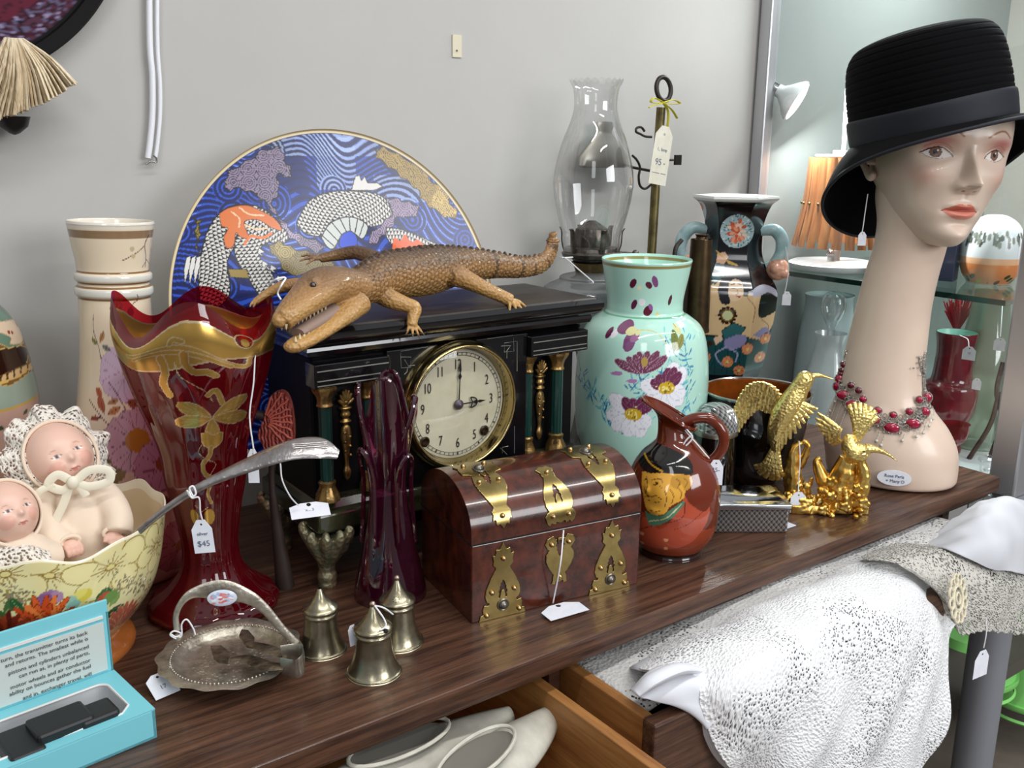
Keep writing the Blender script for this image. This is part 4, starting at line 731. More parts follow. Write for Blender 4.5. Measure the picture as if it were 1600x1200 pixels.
# ---- ruby vase ----
rc = (0.344, 1.076); rprof = [(0.001, 0.004), (0.06, 0.0), (0.074, 0.003), (0.0765, 0.009), (0.070, 0.018), (0.0535, 0.0300), (0.0375, 0.0515), (0.0325, 0.08), (0.0375, 0.1216), (0.0453, 0.1618), (0.0494, 0.2014), (0.0573, 0.2287), (0.068, 0.2595), (0.0771, 0.2899), (0.0835, 0.316), (0.087, 0.338), (0.084, 0.356), (0.081, 0.367)]
def rmod(A, z, r):
    k = np.clip((z-0.30)/0.067, 0, 1)**1.5; w_ = np.clip((z-0.18)/0.15, 0, 1)
    return r*(1+0.045*k*np.cos(4*A+.4)+0.012*w_*np.cos(8*A)+0.01*np.cos(16*A)*(1-w_)), z+k*(0.016*np.cos(4*A+.4)+0.006*np.sin(3*A+1))
def paint_ruby(A, z, r):
    a = wrap(A); Rm = 0.06; c = Cv(a*Rm, z, '7a0c1e'); pf_ = rprof[1:]; f = lambda L: [onlathe(x, y, rc, pf_, Rm) for x, y in L]; K = crop(0, 330, 4); K2 = crop(0, 600, 4); go, ed = 'd8ae5c', 'f4dcae'
    i = np.nonzero((c.v > 0.318+0.006*np.sin(c.u*40)) & (c.v < 0.350+0.003*np.sin(c.u*55+2)))[0]; c.c[i, :3] = hx(go); c.c[i, 3] = 1
    for q in (0.318, 0.350): i = np.nonzero(np.abs(c.v-(q+(0.006*np.sin(c.u*40) if q < .33 else .003*np.sin(c.u*55+2)))) < .001)[0]; c.c[i, :3] = hx(ed); c.c[i, 3] = .4
    def rib(L, w1): P = crom(np.array(f(L)), len(L)*6); c.line(P, w1+.002, ed, al=.4); c.line(P, w1, go, al=1)
    rib(K((790, 870), (900, 860), (1050, 880), (1200, 900), (1400, 950), (1540, 960), (1560, 900)), .004); rib(K((830, 900), (880, 880), (1000, 890), (1250, 930), (1450, 970)), .003)
    rib(K((1000, 920), (1030, 1000), (1020, 1080), (1060, 1150)), .0055); rib(K((1150, 920), (1160, 970), (1210, 1010), (1290, 1010), (1350, 1030)), .005); rib(K((1060, 860), (1080, 840), (1140, 860)), .003)
    P = f(K((1090, 960), (1120, 1030), (1200, 1080), (1290, 1130), (1330, 1190))); c.line(P, .0012, ed, smooth=True, al=.4)
    rib(K((1300, 1150), (1350, 1120), (1390, 1200)), .004)
    (u0, v0), = f(K2((1325, 215)))
    for an, L_ in ((2.55, .036), (.55, .040), (3.25, .036), (-.12, .040), (-1.55, .034)): c.petal(u0, v0, L_, .016, an, go, ed, .0011, al=1, vein='e6c77c')
    c.poly(f(K2((1255, 310), (1300, 300), (1330, 320), (1390, 300), (1385, 360), (1330, 405), (1270, 380))), go, smooth=True, al=1, edge=ed, ew=.001, eal=.4)
    rib(K2((1320, 400), (1310, 450), (1270, 500), (1280, 560), (1330, 590)), .0045); P = f(K2((1260, 380), (1240, 430), (1290, 470), (1350, 500), (1320, 560))); c.line(P, .001, ed, smooth=True, al=.4)
    rib(K2((1330, 600), (1300, 680), (1320, 740)), .003); c.ell(*f(K2((1215, 830)))[0], .007, .010, 0, go, al=1); c.ell(*f(K2((1310, 830)))[0], .009, .010, 0, go, al=1); c.line(f(K2((1220, 760), (1260, 800), (1300, 770))), .001, ed, al=.4)
    c.ell(*f(K((1530, 770)))[0], .009, .010, 0, ed, al=.4); c.ell(*f(K((1530, 770)))[0], .0075, .0085, 0, 'a01020', al=0); c.ell(*f(K((1535, 780)))[0], .004, .006, 0, go, al=1)
    return c.out()
def tintedglass(name, tint, refl=0.06, edge=0.55, rough=0.02, dif=0.25, gilded=False, dcol=None):
    m = paneglass(name, tint, refl, edge, rough, dif=dif); N = m.node_tree.nodes; L = m.node_tree.links
    if dcol:
        for n in N:
            if n.type == 'BSDF_DIFFUSE': n.inputs[0].default_value = (*hx(dcol), 1)
    if gilded:
        out = [n for n in N if n.type == 'OUTPUT_MATERIAL'][0]; src = out.inputs[0].links[0].from_socket; a = N.new('ShaderNodeAttribute'); a.attribute_name = 'paint'; p = N.new('ShaderNodeBsdfPrincipled'); p.inputs['Roughness'].default_value = .22; p.inputs['Metallic'].default_value = .85
        L.new(a.outputs['Color'], p.inputs['Base Color']); cmp = N.new('ShaderNodeMath'); cmp.operation = 'GREATER_THAN'; cmp.inputs[1].default_value = .2; L.new(a.outputs['Alpha'], cmp.inputs[0]); mx = N.new('ShaderNodeMixShader'); L.new(cmp.outputs[0], mx.inputs[0]); L.new(src, mx.inputs[1]); L.new(p.outputs[0], mx.inputs[2]); L.new(mx.outputs[0], out.inputs[0])
    return m
t = thing('ruby_vase', 'tall ruby glass vase with ruffled rim and gilded band and iris', 'vase', (rc[0], rc[1], 0))
build('body', lathe(rprof, 420, n=420, a0=facing(*rc), mod=rmod, paint=paint_ruby), tintedglass('ruby_glass', (.50, .03, .05), .06, .5, .02, .26, True, '7c0c1c'), t, angle=180)
# ---- floral bowl ----
bc = (0.159, 1.077); wprof = [(a_, b_ if b_ < .03 else .03+(b_-.03)*.88) for a_, b_ in [(0.001, 0.022), (0.06, 0.02), (0.072, 0.012), (0.084, 0.0), (0.089, 0.0005), (0.088, 0.008), (0.076, 0.020), (0.078, 0.026), (0.0934, 0.042), (0.1123, 0.073), (0.1224, 0.105), (0.128, 0.138), (0.131, 0.165), (0.1315, 0.172), (0.1295, 0.1725), (0.125, 0.15), (0.118, 0.11), (0.095, 0.06), (0.05, 0.035), (0.001, 0.032)]]
def bmod(A, z, r):
    k = np.clip((z-.105)/.045, 0, 1)**2; return r*(1+k*.012*np.cos(12*A)), z+k*(.004*np.cos(6*A+1.2)+.003*np.cos(12*A))
def paint_bowl(A, z, r):
    a = wrap(A); Rm = 0.12; c = Cv(a*Rm, z, 'e6dca4'); pf_ = wprof[4:14]; f = lambda L: [onlathe(x, y, bc, pf_, Rm) for x, y in L]; K = crop(0, 840, 4); rowi = np.arange(c.u.size)//A.shape[1]
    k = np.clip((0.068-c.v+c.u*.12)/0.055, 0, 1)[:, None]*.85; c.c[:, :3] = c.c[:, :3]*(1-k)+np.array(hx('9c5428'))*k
    for x, y, n_, sc_ in ((310, 245, 5, 1.0), (690, 185, 5, 1.05), (975, 55, 5, .8), (30, 240, 5, 1.0)):
        (u0, v0), = f(K((x, y)))
        for q in range(n_): an = PI/2+q*2*PI/n_+.1*x % 1; pts = [(u0+.028*sc_*math.cos(an)+.016*sc_*math.cos(b_), v0+.021*sc_*math.sin(an)+.013*sc_*math.sin(b_)) for b_ in np.linspace(an-2.3, an+2.3, 12)]; c.poly(pts, 'ece0a4'); c.line(pts, .0012, 'a48c48', smooth=True)
        for q in range(14): an = q*PI/7; c.line([(u0+.006*math.cos(an), v0+.004*math.sin(an)), (u0+(.014+.005*(q % 2))*math.cos(an), v0+(.010+.004*(q % 2))*math.sin(an))], .0011, 'a08040')
        c.ell(u0, v0, .0055, .004, 0, '8c7038'); c.ell(u0, v0, .0042, .0028, 0, 'e6d890')
    for n in range(240):
        x = RNG.choice([150, 760, 900, 880, 60])+RNG.normal()*45; y = 400+RNG.normal()*40-(100 if x > 700 else 20); (u0, v0), = f(K((x, y))); c.petal(u0, v0, .004, .0018, RNG.uniform(0, 6), ['8a8468', '9a8a70', '6f6a50'][n % 3])
    for x, y, L_, W_, an, co in ((60, 500, .03, .014, 2.7, '3c6030'), (110, 540, .03, .015, .5, '2c5428'), (590, 500, .034, .018, 1.2, '2f5c30'), (620, 520, .03, .014, .2, '25482a'), (560, 560, .03, .014, 2.6, '2c5028'), (680, 430, .016, .010, .8, '7a9a50'), (30, 480, .02, .01, 1, '4c6a38'), (450, 480, .03, .012, 2.9, '24402a'), (150, 480, .02, .01, 2, '2f5c38')): (u0, v0), = f(K((x, y))); c.leaf(u0, v0, L_, W_, an, co, '8aa860')
    for x, y, w_, co in ((300, 380, .011, '9a7098'), (330, 385, .010, 'b088a8'), (270, 390, .008, '8a5c8c'), (515, 365, .010, 'dcc850'), (500, 350, .007, 'e8d870'), (650, 375, .008, 'b04c2c'), (690, 370, .009, '6a9048'), (430, 400, .008, '9cc0b0'), (460, 420, .007, '88b4a8')): c.ell(*f(K((x, y)))[0], w_, w_*.7, .4, co)
    def mum(x, y, R1, n_, cols, up=None):
        (u0, v0), = f(K((x, y)))
        for ring in range(4):
            for k in range(n_): an = k*2*PI/n_+ring*.2+RNG.normal()*.05; c.petal(u0, v0, R1*(1-.2*ring)*(.9+.2*RNG.random()), R1*.2, an, cols[(k+ring) % len(cols)], '7a2c10', .0004)
    mum(270, 560, .036, 22, ['d8602c', 'e87c3a', 'c84c20']); mum(450, 600, .030, 20, ['e08a50', 'd86a30', 'f0a868']); mum(20, 610, .03, 20, ['7a2414', '5c1a12', '9a3a20'])
    for X, Y, col in ((740, 520, 'b8604c'), (700, 640, 'c07a4c'), (820, 560, 'c27048')):
        (u0, v0), = f(K((X, Y)))
        for k in range(9): c.petal(u0, v0-.01, .034, .010, .3+k*.3, col, 'd8a878', .0006)
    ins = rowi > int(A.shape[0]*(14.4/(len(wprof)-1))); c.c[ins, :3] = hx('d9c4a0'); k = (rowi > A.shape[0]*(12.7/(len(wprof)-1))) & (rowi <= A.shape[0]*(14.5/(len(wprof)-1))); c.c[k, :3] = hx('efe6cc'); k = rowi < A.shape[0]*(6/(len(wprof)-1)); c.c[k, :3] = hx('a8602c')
    return c.out()
t = thing('floral_bowl', 'large footed yellow bowl with moulded flowers, painted chrysanthemums and scalloped rim holding dolls', 'bowl', (bc[0], bc[1], 0))
build('body', lathe(wprof, 640, n=380, a0=facing(*bc), mod=bmod, paint=paint_bowl), glaze, t, angle=80)
# ---- oil lamp ----
lc = (1.107, 1.278); t = thing('oil_lamp', 'tall oil lamp with a clear glass chimney and ribbed glass font behind the mint vase', 'lamp', (lc[0], lc[1], -.0001))
cg = paneglass('lamp_glass', (0.955, 0.96, 0.96), 0.05, 0.75, 0.015)
def chm(A, z, r): k = np.clip((z-.642)/.015, 0, 1); return r*(1+.012*k*np.cos(24*A)), z+k*.0018*np.cos(24*A)
chim = build('chimney', lathe([(0.0489, 0.372), (0.0505, 0.40), (0.0595, 0.4296), (0.0679, 0.473), (0.0676, 0.5051), (0.0563, 0.5527), (0.042, 0.5893), (0.0365, 0.6151), (0.0385, 0.6408), (0.0458, 0.6571)], 96, n=80, mod=chm), cg, t, angle=180)
bur = M('burner_brass', '77706a', 0.35, .85, var=('4c4640', 60), bump=('noise', 140, .3))
b0 = build('burner', lathe([(0.0, .352), (0.030, .352), (0.034, .358), (0.050, .362), (0.052, .368), (0.047, .372), (0.046, .378), (0.030, .380), (0.032, .395), (0.028, .410), (0.016, .418), (0.006, .424), (0.0, .424)], 48), bur, t)
for k in range(6): a = k*PI/3+.2; build('prong', tube([(.047*math.cos(a), .047*math.sin(a), .368), (.052*math.cos(a), .052*math.sin(a), .385), (.053*math.cos(a), .053*math.sin(a), .405), (.057*math.cos(a), .057*math.sin(a), .412)], [(.005, .0012)]*4, 8, n=8, up=(math.cos(a), math.sin(a), 0)), bur, b0)
build('collar', lathe([(0.022, .33), (.026, .335), (.030, .345), (.034, .352)], 40), DBRASS, t)
def fm(A, z, r): k = np.clip((.32-z)/.03, 0, 1)*np.clip((z-.15)/.05, 0, 1); return r*(1+.03*k*np.abs(np.cos(16*A))), z
build('font', lathe([(.022, .338), (.03, .334), (.052, .328), (.055, .322), (.062, .318), (.079, .308), (.084, .29), (.080, .26), (.06, .225), (.028, .20), (.02, .18), (.018, .12), (.020, .08), (.030, .03), (.046, .010), (.048, 0), (.001, 0)], 160, n=120, mod=fm), tintedglass('pressed_glass', (.55, .56, .56), .12, .7, .06, .45, False, '8f9292'), t)
build('wick_key', tube([(.03, -.03, .372), (.05, -.055, .370)], .0015, 6)+ball(.006, (.052, -.057, .37)), bur, b0)
# ---- student lamp (pole with ring, hooks, shade reflector and reservoir) ----
sc_ = (1.235, 1.27); t = thing('student_lamp', 'dark brass lamp stand with a ring-topped pole, curly hooks and a cylindrical reservoir', 'lamp stand', (sc_[0], sc_[1], 0)); O = np.array([sc_[0], sc_[1], 0])
S_ = lambda x, y, Y=1.27: atY(x, y, Y)-O
ob = M('old_brass', '7c7048', .38, .8, var=('5a4f34', 30)); dk = M('dark_iron', '35302d', .42, .6)
build('pole', tube([(S_(1018, 395)[0]-.004, 0, 0), S_(1018, 395), S_(1027, 250), S_(1033, 168)], .0082, 16), ob, t)
rc_ = S_(1037, 139); build('ring', tube([rc_+np.array([.0175*math.cos(a), .003*math.sin(a), .020*math.sin(a)]) for a in np.linspace(0, 2*PI, 30, endpoint=False)], .0042, 10, closed=True), dk, t)
for L in ([(1018, 214), (1008, 213), (1000, 209), (994, 206), (995, 200), (1002, 199), (1007, 205)], [(988, 243), (995, 250), (1000, 262), (998, 276), (1000, 290), (1008, 295), (1018, 288)]): build('hook', tube([S_(x, y, 1.262) for x, y in L], .0022, 8, n=30), dk, t)
build('thumb_screw', tube([S_(1030, 250), S_(1052, 250)], .0022, 8)+box(*S_(1059, 250), .016, .004, .018), dk, t, smooth=False)
# shade reflector seen through the chimney
rs = S_(943, 262, 1.372); build('reflector', lathe([(.052, 0), (.060, .004), (.058, .02), (.035, .045), (.018, .06), (.016, .066), (.022, .074), (.018, .082), (.001, .083)], 48).sc(1.05, .25, 1).tr(*rs), M('shade_metal', '8f8b82', .35, .7), t)
build('reflector_arm', tube([rs+np.array([.05, 0, .006]), S_(990, 262, 1.30), S_(1022, 268, 1.27)], .0025, 8), dk, t)
cyc = (1.300, 1.200); t = thing('brass_cylinder', 'dark brass cylinder canister with a black frame between the mint and black vases', 'canister', (cyc[0], cyc[1], 0))
cz = lambda y: latpt(1090, y, cyc)[1]
lb = M('lamp_brass', '5c4a32', .35, .85, var=('3a2e22', 20))
build('cylinder', lathe([(.001, cz(511)), (.0215, cz(511)), (.0225, cz(508)), (.0195, cz(385)), (.0185, cz(378)), (.012, cz(374)), (.010, cz(369)), (.012, cz(366)), (.001, cz(365))], 40, n=60), lb, t)
build('frame', tube([(-.03, .02, cz(375)), (-.045, .02, cz(390)), (-.045, .02, cz(430)), (-.03, .02, cz(442))], .004, 10, n=20)+box(-.03, .03, cz(480), .05, .05, .10)+box(-.005, .03, .09, .05, .05, .18), dk, t, smooth=False)
def to_tag(o): pass
tag_at(atY(1033, 243, 1.235), (1, 0, -.15), (0.12, 0, 1), .042, .100, 'long cream luggage tag tied with a yellow bow to the ringed brass pole', None, marks=(('1.. lamp', .1), ('95 -', -.12), ('~~~ ~~', -.3)), mat=M('manila', 'dcd8ca', .75, var=('cfc9b8', 40)), name='luggage_tag', cut=.15, group=None)
yb = M('yellow_ribbon', 'd8cf3c', .5); b0_ = atY(1037, 160, 1.255); t = thing('yellow_bow', 'small yellow ribbon bow tied below the ring of the brass pole', 'ribbon', tuple(b0_))
for L in ([(1037, 160), (1022, 153), (1018, 160), (1037, 161)], [(1037, 160), (1052, 156), (1062, 162), (1040, 162)]): build('loop', tube([atY(x, y, 1.25)-b0_ for x, y in L], [(.0035, .0008)]*4, 8, n=20), yb, t)
for L in ([(1037, 162), (1044, 175), (1043, 200)], [(1038, 162), (1050, 172), (1058, 185)], [(1036, 161), (1020, 165), (1014, 168)]): build('tail', tube([atY(x, y, 1.248)-b0_ for x, y in L], [(.0032, .0008)]*3, 8, n=14), yb, t)
solo('lamp_string', tube([atY(874, 402, 1.24), atY(884, 404, 1.22), atY(905, 422, 1.14), atY(927, 441, 1.02)], .0011, 6, n=24)+tube([atY(878, 403, 1.23), atY(895, 402, 1.23)], .0013, 6), STR, 'white string stretched from the oil lamp burner to the neck of the mint vase', 'string')
# ================= CLOCK =================
CK = np.array([0.683, 1.11, 0.0]); t = thing('mantel_clock', 'black mantel clock with brass-rimmed cream dial, green columns and gilt ornaments standing on claw feet', 'clock', tuple(CK))
blk = M('black_lacquer', '0b0b0d', 0.16, coat=.6, var=('121114', 20)); gilt2 = M('antique_gilt', 'b3925a', 0.32, .85, var=('6f5a38', 90), bump=('noise', 180, .3)); marb = M('green_marble', '12140f', .2, coat=.3, var=('3a3c26', 22)); 
sl = M('silver_inlay', '8f8f88', .4, .5)
def cbx(name, x0, x1, y0, y1, z0, z1, m, p=None, **k): return build(name, box2(x0-CK[0], x1-CK[0], y0-CK[1], y1-CK[1], z0, z1), m, p or t, smooth=False, **k)
Xl, Xr = 0.463, 0.903
blk2 = M('dull_black', '09090a', 0.5); blk2.node_tree.nodes['Principled BSDF'].inputs['Specular IOR Level'].default_value = .2
cbx('case', Xl+.012, Xr-.012, 1.062, 1.20, .100, .300, blk2, bevel=.002)
def slab(z, x0, x1, y0, y1): return np.array([(x0, y0, z), (x1, y0, z), (x1, y1, z), (x0, y1, z)])-CK
def stack(L): P = np.array([slab(z, Xl-d, Xr+d, 1.040-d, 1.205) for d, z in L]); return gridmesh(P, True, True, True)
cbx('base', Xl, Xr, 1.028, 1.21, .079, .104, marb, bevel=.003)
build('plinth', stack([(-.004, .104), (-.012, .112), (-.013, .116)]), marb, t, smooth=False)
cbx('apron', Xl+.012, Xr-.012, 1.042, 1.20, .060, .080, blk)
co = build('cornice', stack([(-.012, .292), (-.008, .298), (.000, .302), (.002, .308), (.001, .312), (.010, .318), (.014, .325), (.014, .331), (.009, .336)]), blk, t, angle=30)
build('top_board', stack([(.006, .336), (.004, .338)]), M('worn_black_top', '1a1512', .45, var=('3a302a', 18, (1, 6, 6))), co, smooth=False)
# entablatures over the bays and centre panel
for a, b in ((Xl+.006, .572), (.794, Xr-.006)):
    e = cbx('entablature', a, b, 1.036, 1.064, .262, .292, blk, bevel=.0015)
    for z in (.265, .271, .283): build('inlay_line', box2(a-CK[0]+.003, b-CK[0]-.003, 1.0352-CK[1], 1.0362-CK[1], z, z+.0012), sl, e, smooth=False)
pan = cbx('centre_panel', .572, .794, 1.046, 1.064, .104, .296, blk, bevel=.0015)
K = crop(600, 500, 5); E_ = lambda *L: [atY(x, y, 1.0455)-CK for x, y in K(*L)]
for L in ([(130, 290), (130, 245), (345, 210)], [(130, 290), (210, 290), (205, 370), (135, 375), (130, 290)], [(160, 310), (190, 360), (250, 352)], [(185, 375), (180, 405), (160, 425)], [(805, 148), (1010, 120), (1015, 245), (940, 250), (940, 180), (1040, 165), (1040, 400)], [(915, 205), (990, 200), (960, 240), (960, 300)], [(1020, 830), (1018, 1040)], [(970, 985), (925, 995), (925, 1040)], [(910, 1000), (960, 1050)]): build('inlay_line', tube(E_(*L), .0005, 4), sl, pan)
# columns & ornaments
grn = M('green_column', '16352f', .22, coat=.4); 
def colm(px, Y, r, zl=.118, zh=.262):
    x = atY(px, 690, Y)[0]-CK[0]; y = Y-CK[1]; c = build('column', lathe([(r, zl+.02), (r*1.0, zh-.018)], 20, capa=True, capb=True, mod=lambda A, z, q: (q*(1+.05*np.cos(10*A)), z)).tr(x, y, 0), grn, t)
    build('capital', lathe([(r*.9, zh-.026), (r*1.25, zh-.024), (r*1.1, zh-.020), (r*1.25, zh-.012), (r*1.75, zh-.004), (r*1.8, zh)], 24, capa=True, capb=True, n=20, mod=lambda A, z, q: (q*(1+.12*np.cos(8*A)*np.clip((z-zh+.02)/.02, 0, 1)), z)).tr(x, y, 0), gilt2, c)
    build('base', lathe([(r*1.9, zl-.002), (r*1.8, zl+.006), (r*1.2, zl+.016), (r*1.3, zl+.019), (r*1.35, zl+.022), (r, zl+.024)], 24, capa=True, capb=True, mod=lambda A, z, q: (q*(1+.05*np.cos(9*A)), z)).tr(x, y, 0), gilt2, c)
colm(509, 1.047, .0082); colm(575, 1.055, .0065); colm(823, 1.055, .0065); colm(868, 1.047, .0082)
def orn(px):
    x = atY(px, 690, 1.058)[0]-CK[0]; y = 1.058-CK[1]; z1, z0 = .256, .132; h = z1-z0; g = [lathe([(.001, z0), (.004, z0+.004), (.0055, z0+.012), (.003, z0+.020), (.0035, z0+.03), (.0055, z0+.045), (.0075, z0+.058), (.006, z0+.070), (.003, z0+.074), (.008, z0+.078), (.004, z0+.082), (.007, z0+.086), (.0055, z0+.092), (.009, z0+.096), (.004, z0+.099), (.006, z0+.104), (.001, z0+.108)], 16, n=70).sc(1, .7, 1)]
    for a in np.linspace(-65, 65, 7): g.append(tube([(0, 0, z0+.098), (math.sin(R_(a))*.006, -.002, z0+.098+math.cos(R_(a))*.011), (math.sin(R_(a))*.0115, -.003, z0+.098+math.cos(R_(a))*.022)], [.0014, .0024, .0016], 8, n=8))
    for k in range(6): g += [ball(.0022, (.0035*(-1)**k, -.004, z0+.034+.006*k), 8, 6)]
    build('gilt_ornament', gsum(g).tr(x, y, 0), gilt2, t)
orn(541); orn(842)
# dial
DC = np.array([.677, 1.046, .2115]); dl = DC-CK; rx = lambda g: g.rot('X', 90).tr(*dl)
bz_m = M('polished_brass', 'b3a070', .16, 1.0)
bez = build('bezel', rx(lathe([(.0745, 0), (.0765, .004), (.079, .018), (.0815, .021), (.084, .019), (.0865, .012), (.0885, .008), (.0895, .0)], 96, n=50)), bz_m, t)
dial = build('dial', rx(lathe([(.0748, .001), (.03, .0013), (.0001, .0015)], 96)), M('dial_paper', 'd0cab2', .55, var=('c2bba0', 25)), t)
tk = []
for k in range(60): a = k*PI/30; tk.append(box(0, .0688, .0022, .0006 if k % 5 else .0016, .0032, .0003).rot('Z', math.degrees(a)))
for r in (.0667, .0708): tk.append(tube([(r*math.cos(a), r*math.sin(a), .0021) for a in np.linspace(0, 2*PI, 90, endpoint=False)], .00028, 4, closed=True))
dk_ink = M('dial_ink', '26221f', .6)
build('minute_track', rx(gsum(tk)), dk_ink, dial)
for h in range(1, 13):
    a = R_(90-30*h); s_ = str(h); g = textmesh(s_, .0195, .0001); g = g.sc(.62, 1, 1).tr(.0545*math.cos(a), .0545*math.sin(a), .0022); build('numeral', rx(g), dk_ink, dial, smooth=False)
def hand(a, L, w, orn_): 
    g = [plate2d([[(-.0009, 0), (-.0006, L*.55), (-w, L*.62), (-.0006, L*.70), (-w*.7, L*.76), (0, L), (w*.7, L*.76), (.0006, L*.70), (w, L*.62), (.0006, L*.55), (.0009, 0)]], .0006, 'xy')]
    if orn_: g += [tube([(s*.001, L*.5, 0), (s*.007, L*.45, 0), (s*.005, L*.62, 0), (s*.001, L*.68, 0)], .0009, 6, n=14) for s in (-1, 1)]
    return rx(gsum(g).rot('Z', a).tr(0, 0, .0045))
hm_ = M('blued_steel', '1c1a1e', .35, .6)
build('minute_hand', hand(-3, .062, .0026, False), hm_, dial); build('hour_hand', hand(-90, .044, .003, True), hm_, dial)
build('hand_hub', rx(lathe([(.0065, .003), (.0068, .006), (.004, .009), (.0001, .010)], 24)), M('hub', '5c5560', .4, .6), dial)
for px, py in ((663, 690), (756, 672)):
    c = atY(px, py, 1.044); build('winding_hole', (lathe([(.0065, 0), (.0072, .002), (.0052, .003), (.004, .001), (.0001, .0005)], 24)).rot('X', 90).tr(*(c-CK)), M('hole_brass', '3a2c20', .3, .8), dial)
build('glass', rx(lathe([(.079, .0185), (.06, .0225), (.03, .0255), (.0001, .0265)], 64)), paneglass('clock_glass', (.97, .97, .96), .03, .2, .01), bez)
# feet
def foot(x, y, s=1):
    P = [ball(.013, (0, 0, .012), s=(1, 1, 1)), tube([(0, 0, .0), (0, 0, .02), (0, .002, .045), (0, .004, .07)], [.013, .0105, .014, .02], 12, n=14)]
    for a in (-60, -25, 10, 45, 80, 120, 170, 220):
        q = R_(a-90); P.append(tube([(0, 0, .02), (.014*math.cos(q), .014*math.sin(q), .045), (.026*math.cos(q), .026*math.sin(q), .066), (.032*math.cos(q), .032*math.sin(q), .076), (.027*math.cos(q), .027*math.sin(q), .081)], [.004, .0075, .0085, .006, .004], 8, n=14))
    P.append(ball(.011, (.013, -.015, .058), s=(1, 1, 1.2)))
    build('foot', blend(P, .0014, 2).sc(s).tr(x-CK[0], y-CK[1], 0), M('patina_bronze', 'a89a78', .42, .7, var=('66705f', 45), bump=('voronoi', 160, .7)), t)
foot(.482, 1.050); foot(.885, 1.050); foot(.482, 1.19, .98); foot(.885, 1.19, .98)
tag_at(atY(484, 797, 1.0), (1, -.25, 0), (-.1, .6, .35), .046, .022, 'small white tag resting on the front left corner of the clock base', [atY(438, 724, 1.0), atY(441, 750, .998), atY(453, 775, .998), atY(466, 790, 1.0)], marks=(('x... 3', 0),), cut=.2)
# ================= CROCODILE =================
B = lambda x, y, Y: atY(x, y, Y)
CR = np.array(B(640, 425, 1.10)); CR[2] = .338; t = thing('taxidermy_crocodile', 'small mounted tan crocodile with open jaws lying across the top of the mantel clock', 'crocodile', tuple(CR))
q = lambda *a: B(*a)-CR; m2 = 1/1500*1.22
spine = [q(500, 446, 1.025), q(530, 443, 1.04), q(560, 448, 1.055), q(595, 432, 1.075), q(630, 428, 1.09), q(665, 424, 1.105), q(700, 418, 1.12), q(735, 414, 1.13), q(775, 415, 1.14), q(815, 418, 1.15), q(845, 412, 1.155), q(860, 395, 1.16), q(864, 372, 1.16), q(863, 363, 1.16)]
rad = [(a*m2, b*m2) for a, b in ((26, 22), (29, 25), (31, 28), (36, 34), (40, 37), (41, 39), (36, 34), (28, 27), (22, 22), (17, 18), (13, 17), (9, 15), (8, 9), (6, 6))]
U0 = (0, 0, 1)
body = [tube(spine, rad, 24, n=60, up=U0)]
body += [tube([q(535, 446, 1.035), q(505, 447, 1.02), q(480, 466, 1.0), q(455, 487, .985), q(440, 503, .98)], [(.027, .023), (.029, .022), (.024, .0165), (.018, .013), (.013, .0115)], 20, n=26, up=U0)]
body += [ball(.0085, q(437, 500, .978)), ball(.008, q(492, 442, 1.0)), ball(.008, q(506, 428, 1.03)), ball(.006, q(443, 490, .975))]
body += [tube([q(552, 472, 1.03), q(530, 492, 1.01), q(505, 512, .995), q(478, 530, .98), q(458, 541, .972)], [(.024, .018), (.021, .013), (.018, .0095), (.0155, .0085), (.012, .008)], 16, n=22, up=U0)]
def limb(L, R__): body.append(tube([q(*p) for p in L], [r*m2 for r in R__], 14, n=22))
limb([(590, 455, 1.06), (612, 468, 1.045), (634, 476, 1.035), (648, 482, 1.03), (645, 497, 1.026), (643, 510, 1.022)], (17, 15, 12, 11, 9, 8))
limb([(690, 425, 1.10), (712, 430, 1.08), (735, 440, 1.065), (760, 452, 1.05), (782, 462, 1.045), (798, 470, 1.04)], (20, 19, 15, 12, 11, 11))
limb([(545, 440, 1.08), (500, 445, 1.10), (455, 445, 1.12), (425, 455, 1.13), (398, 473, 1.13)], (14, 12, 10, 8, 6))
limb([(600, 410, 1.12), (560, 395, 1.16), (530, 398, 1.18), (500, 404, 1.19)], (14, 12, 10, 7))
def toes(base, tips, r=3.4):
    for tp in tips: a_, b_ = q(*base), q(*tp); mid = (a_+b_)/2+np.array([0, 0, .003]); body.append(tube([a_, mid, b_], [r*m2, r*m2*.9, r*m2*.5], 8, n=8))
toes((643, 508, 1.024), [(636, 519, 1.02), (645, 523, 1.015), (654, 524, 1.015), (660, 520, 1.018)]); toes((797, 469, 1.04), [(796, 486, 1.03), (808, 489, 1.03), (818, 487, 1.03), (822, 480, 1.035)], 4.2)
toes((503, 404, 1.19), [(470, 400, 1.19), (468, 408, 1.18), (478, 414, 1.18)], 3); toes((400, 472, 1.13), [(390, 480, 1.12), (396, 484, 1.12)], 3)
body.append(ball(.0100, q(458, 541, .972), s=(1.1, 1, .75))); skin = blend(body, .0012, 2)
SP = crom(np.array(spine), 60); SN = np.argmin(((skin.v[:, None, :]-SP[None])**2).sum(2), 1); off = skin.v-SP[SN]; dz = off[:, 2]
T_ = np.gradient(SP, axis=0); T_ /= np.linalg.norm(T_, axis=1)[:, None]; al_ = np.cumsum(np.r_[0, np.linalg.norm(np.diff(SP, axis=0), axis=1)])
arc = al_[SN]+(off*T_[SN]).sum(1); side = np.cross(T_[SN], [0, 0, 1]); lat = (off*side).sum(1); rr_ = np.linalg.norm(off, axis=1)+1e-6; ang_ = np.arctan2(lat, dz)
near = (rr_ < np.interp(SN, np.arange(60), crom(np.array(rad), 60)[:, 0])*1.35) & (SN > 8)
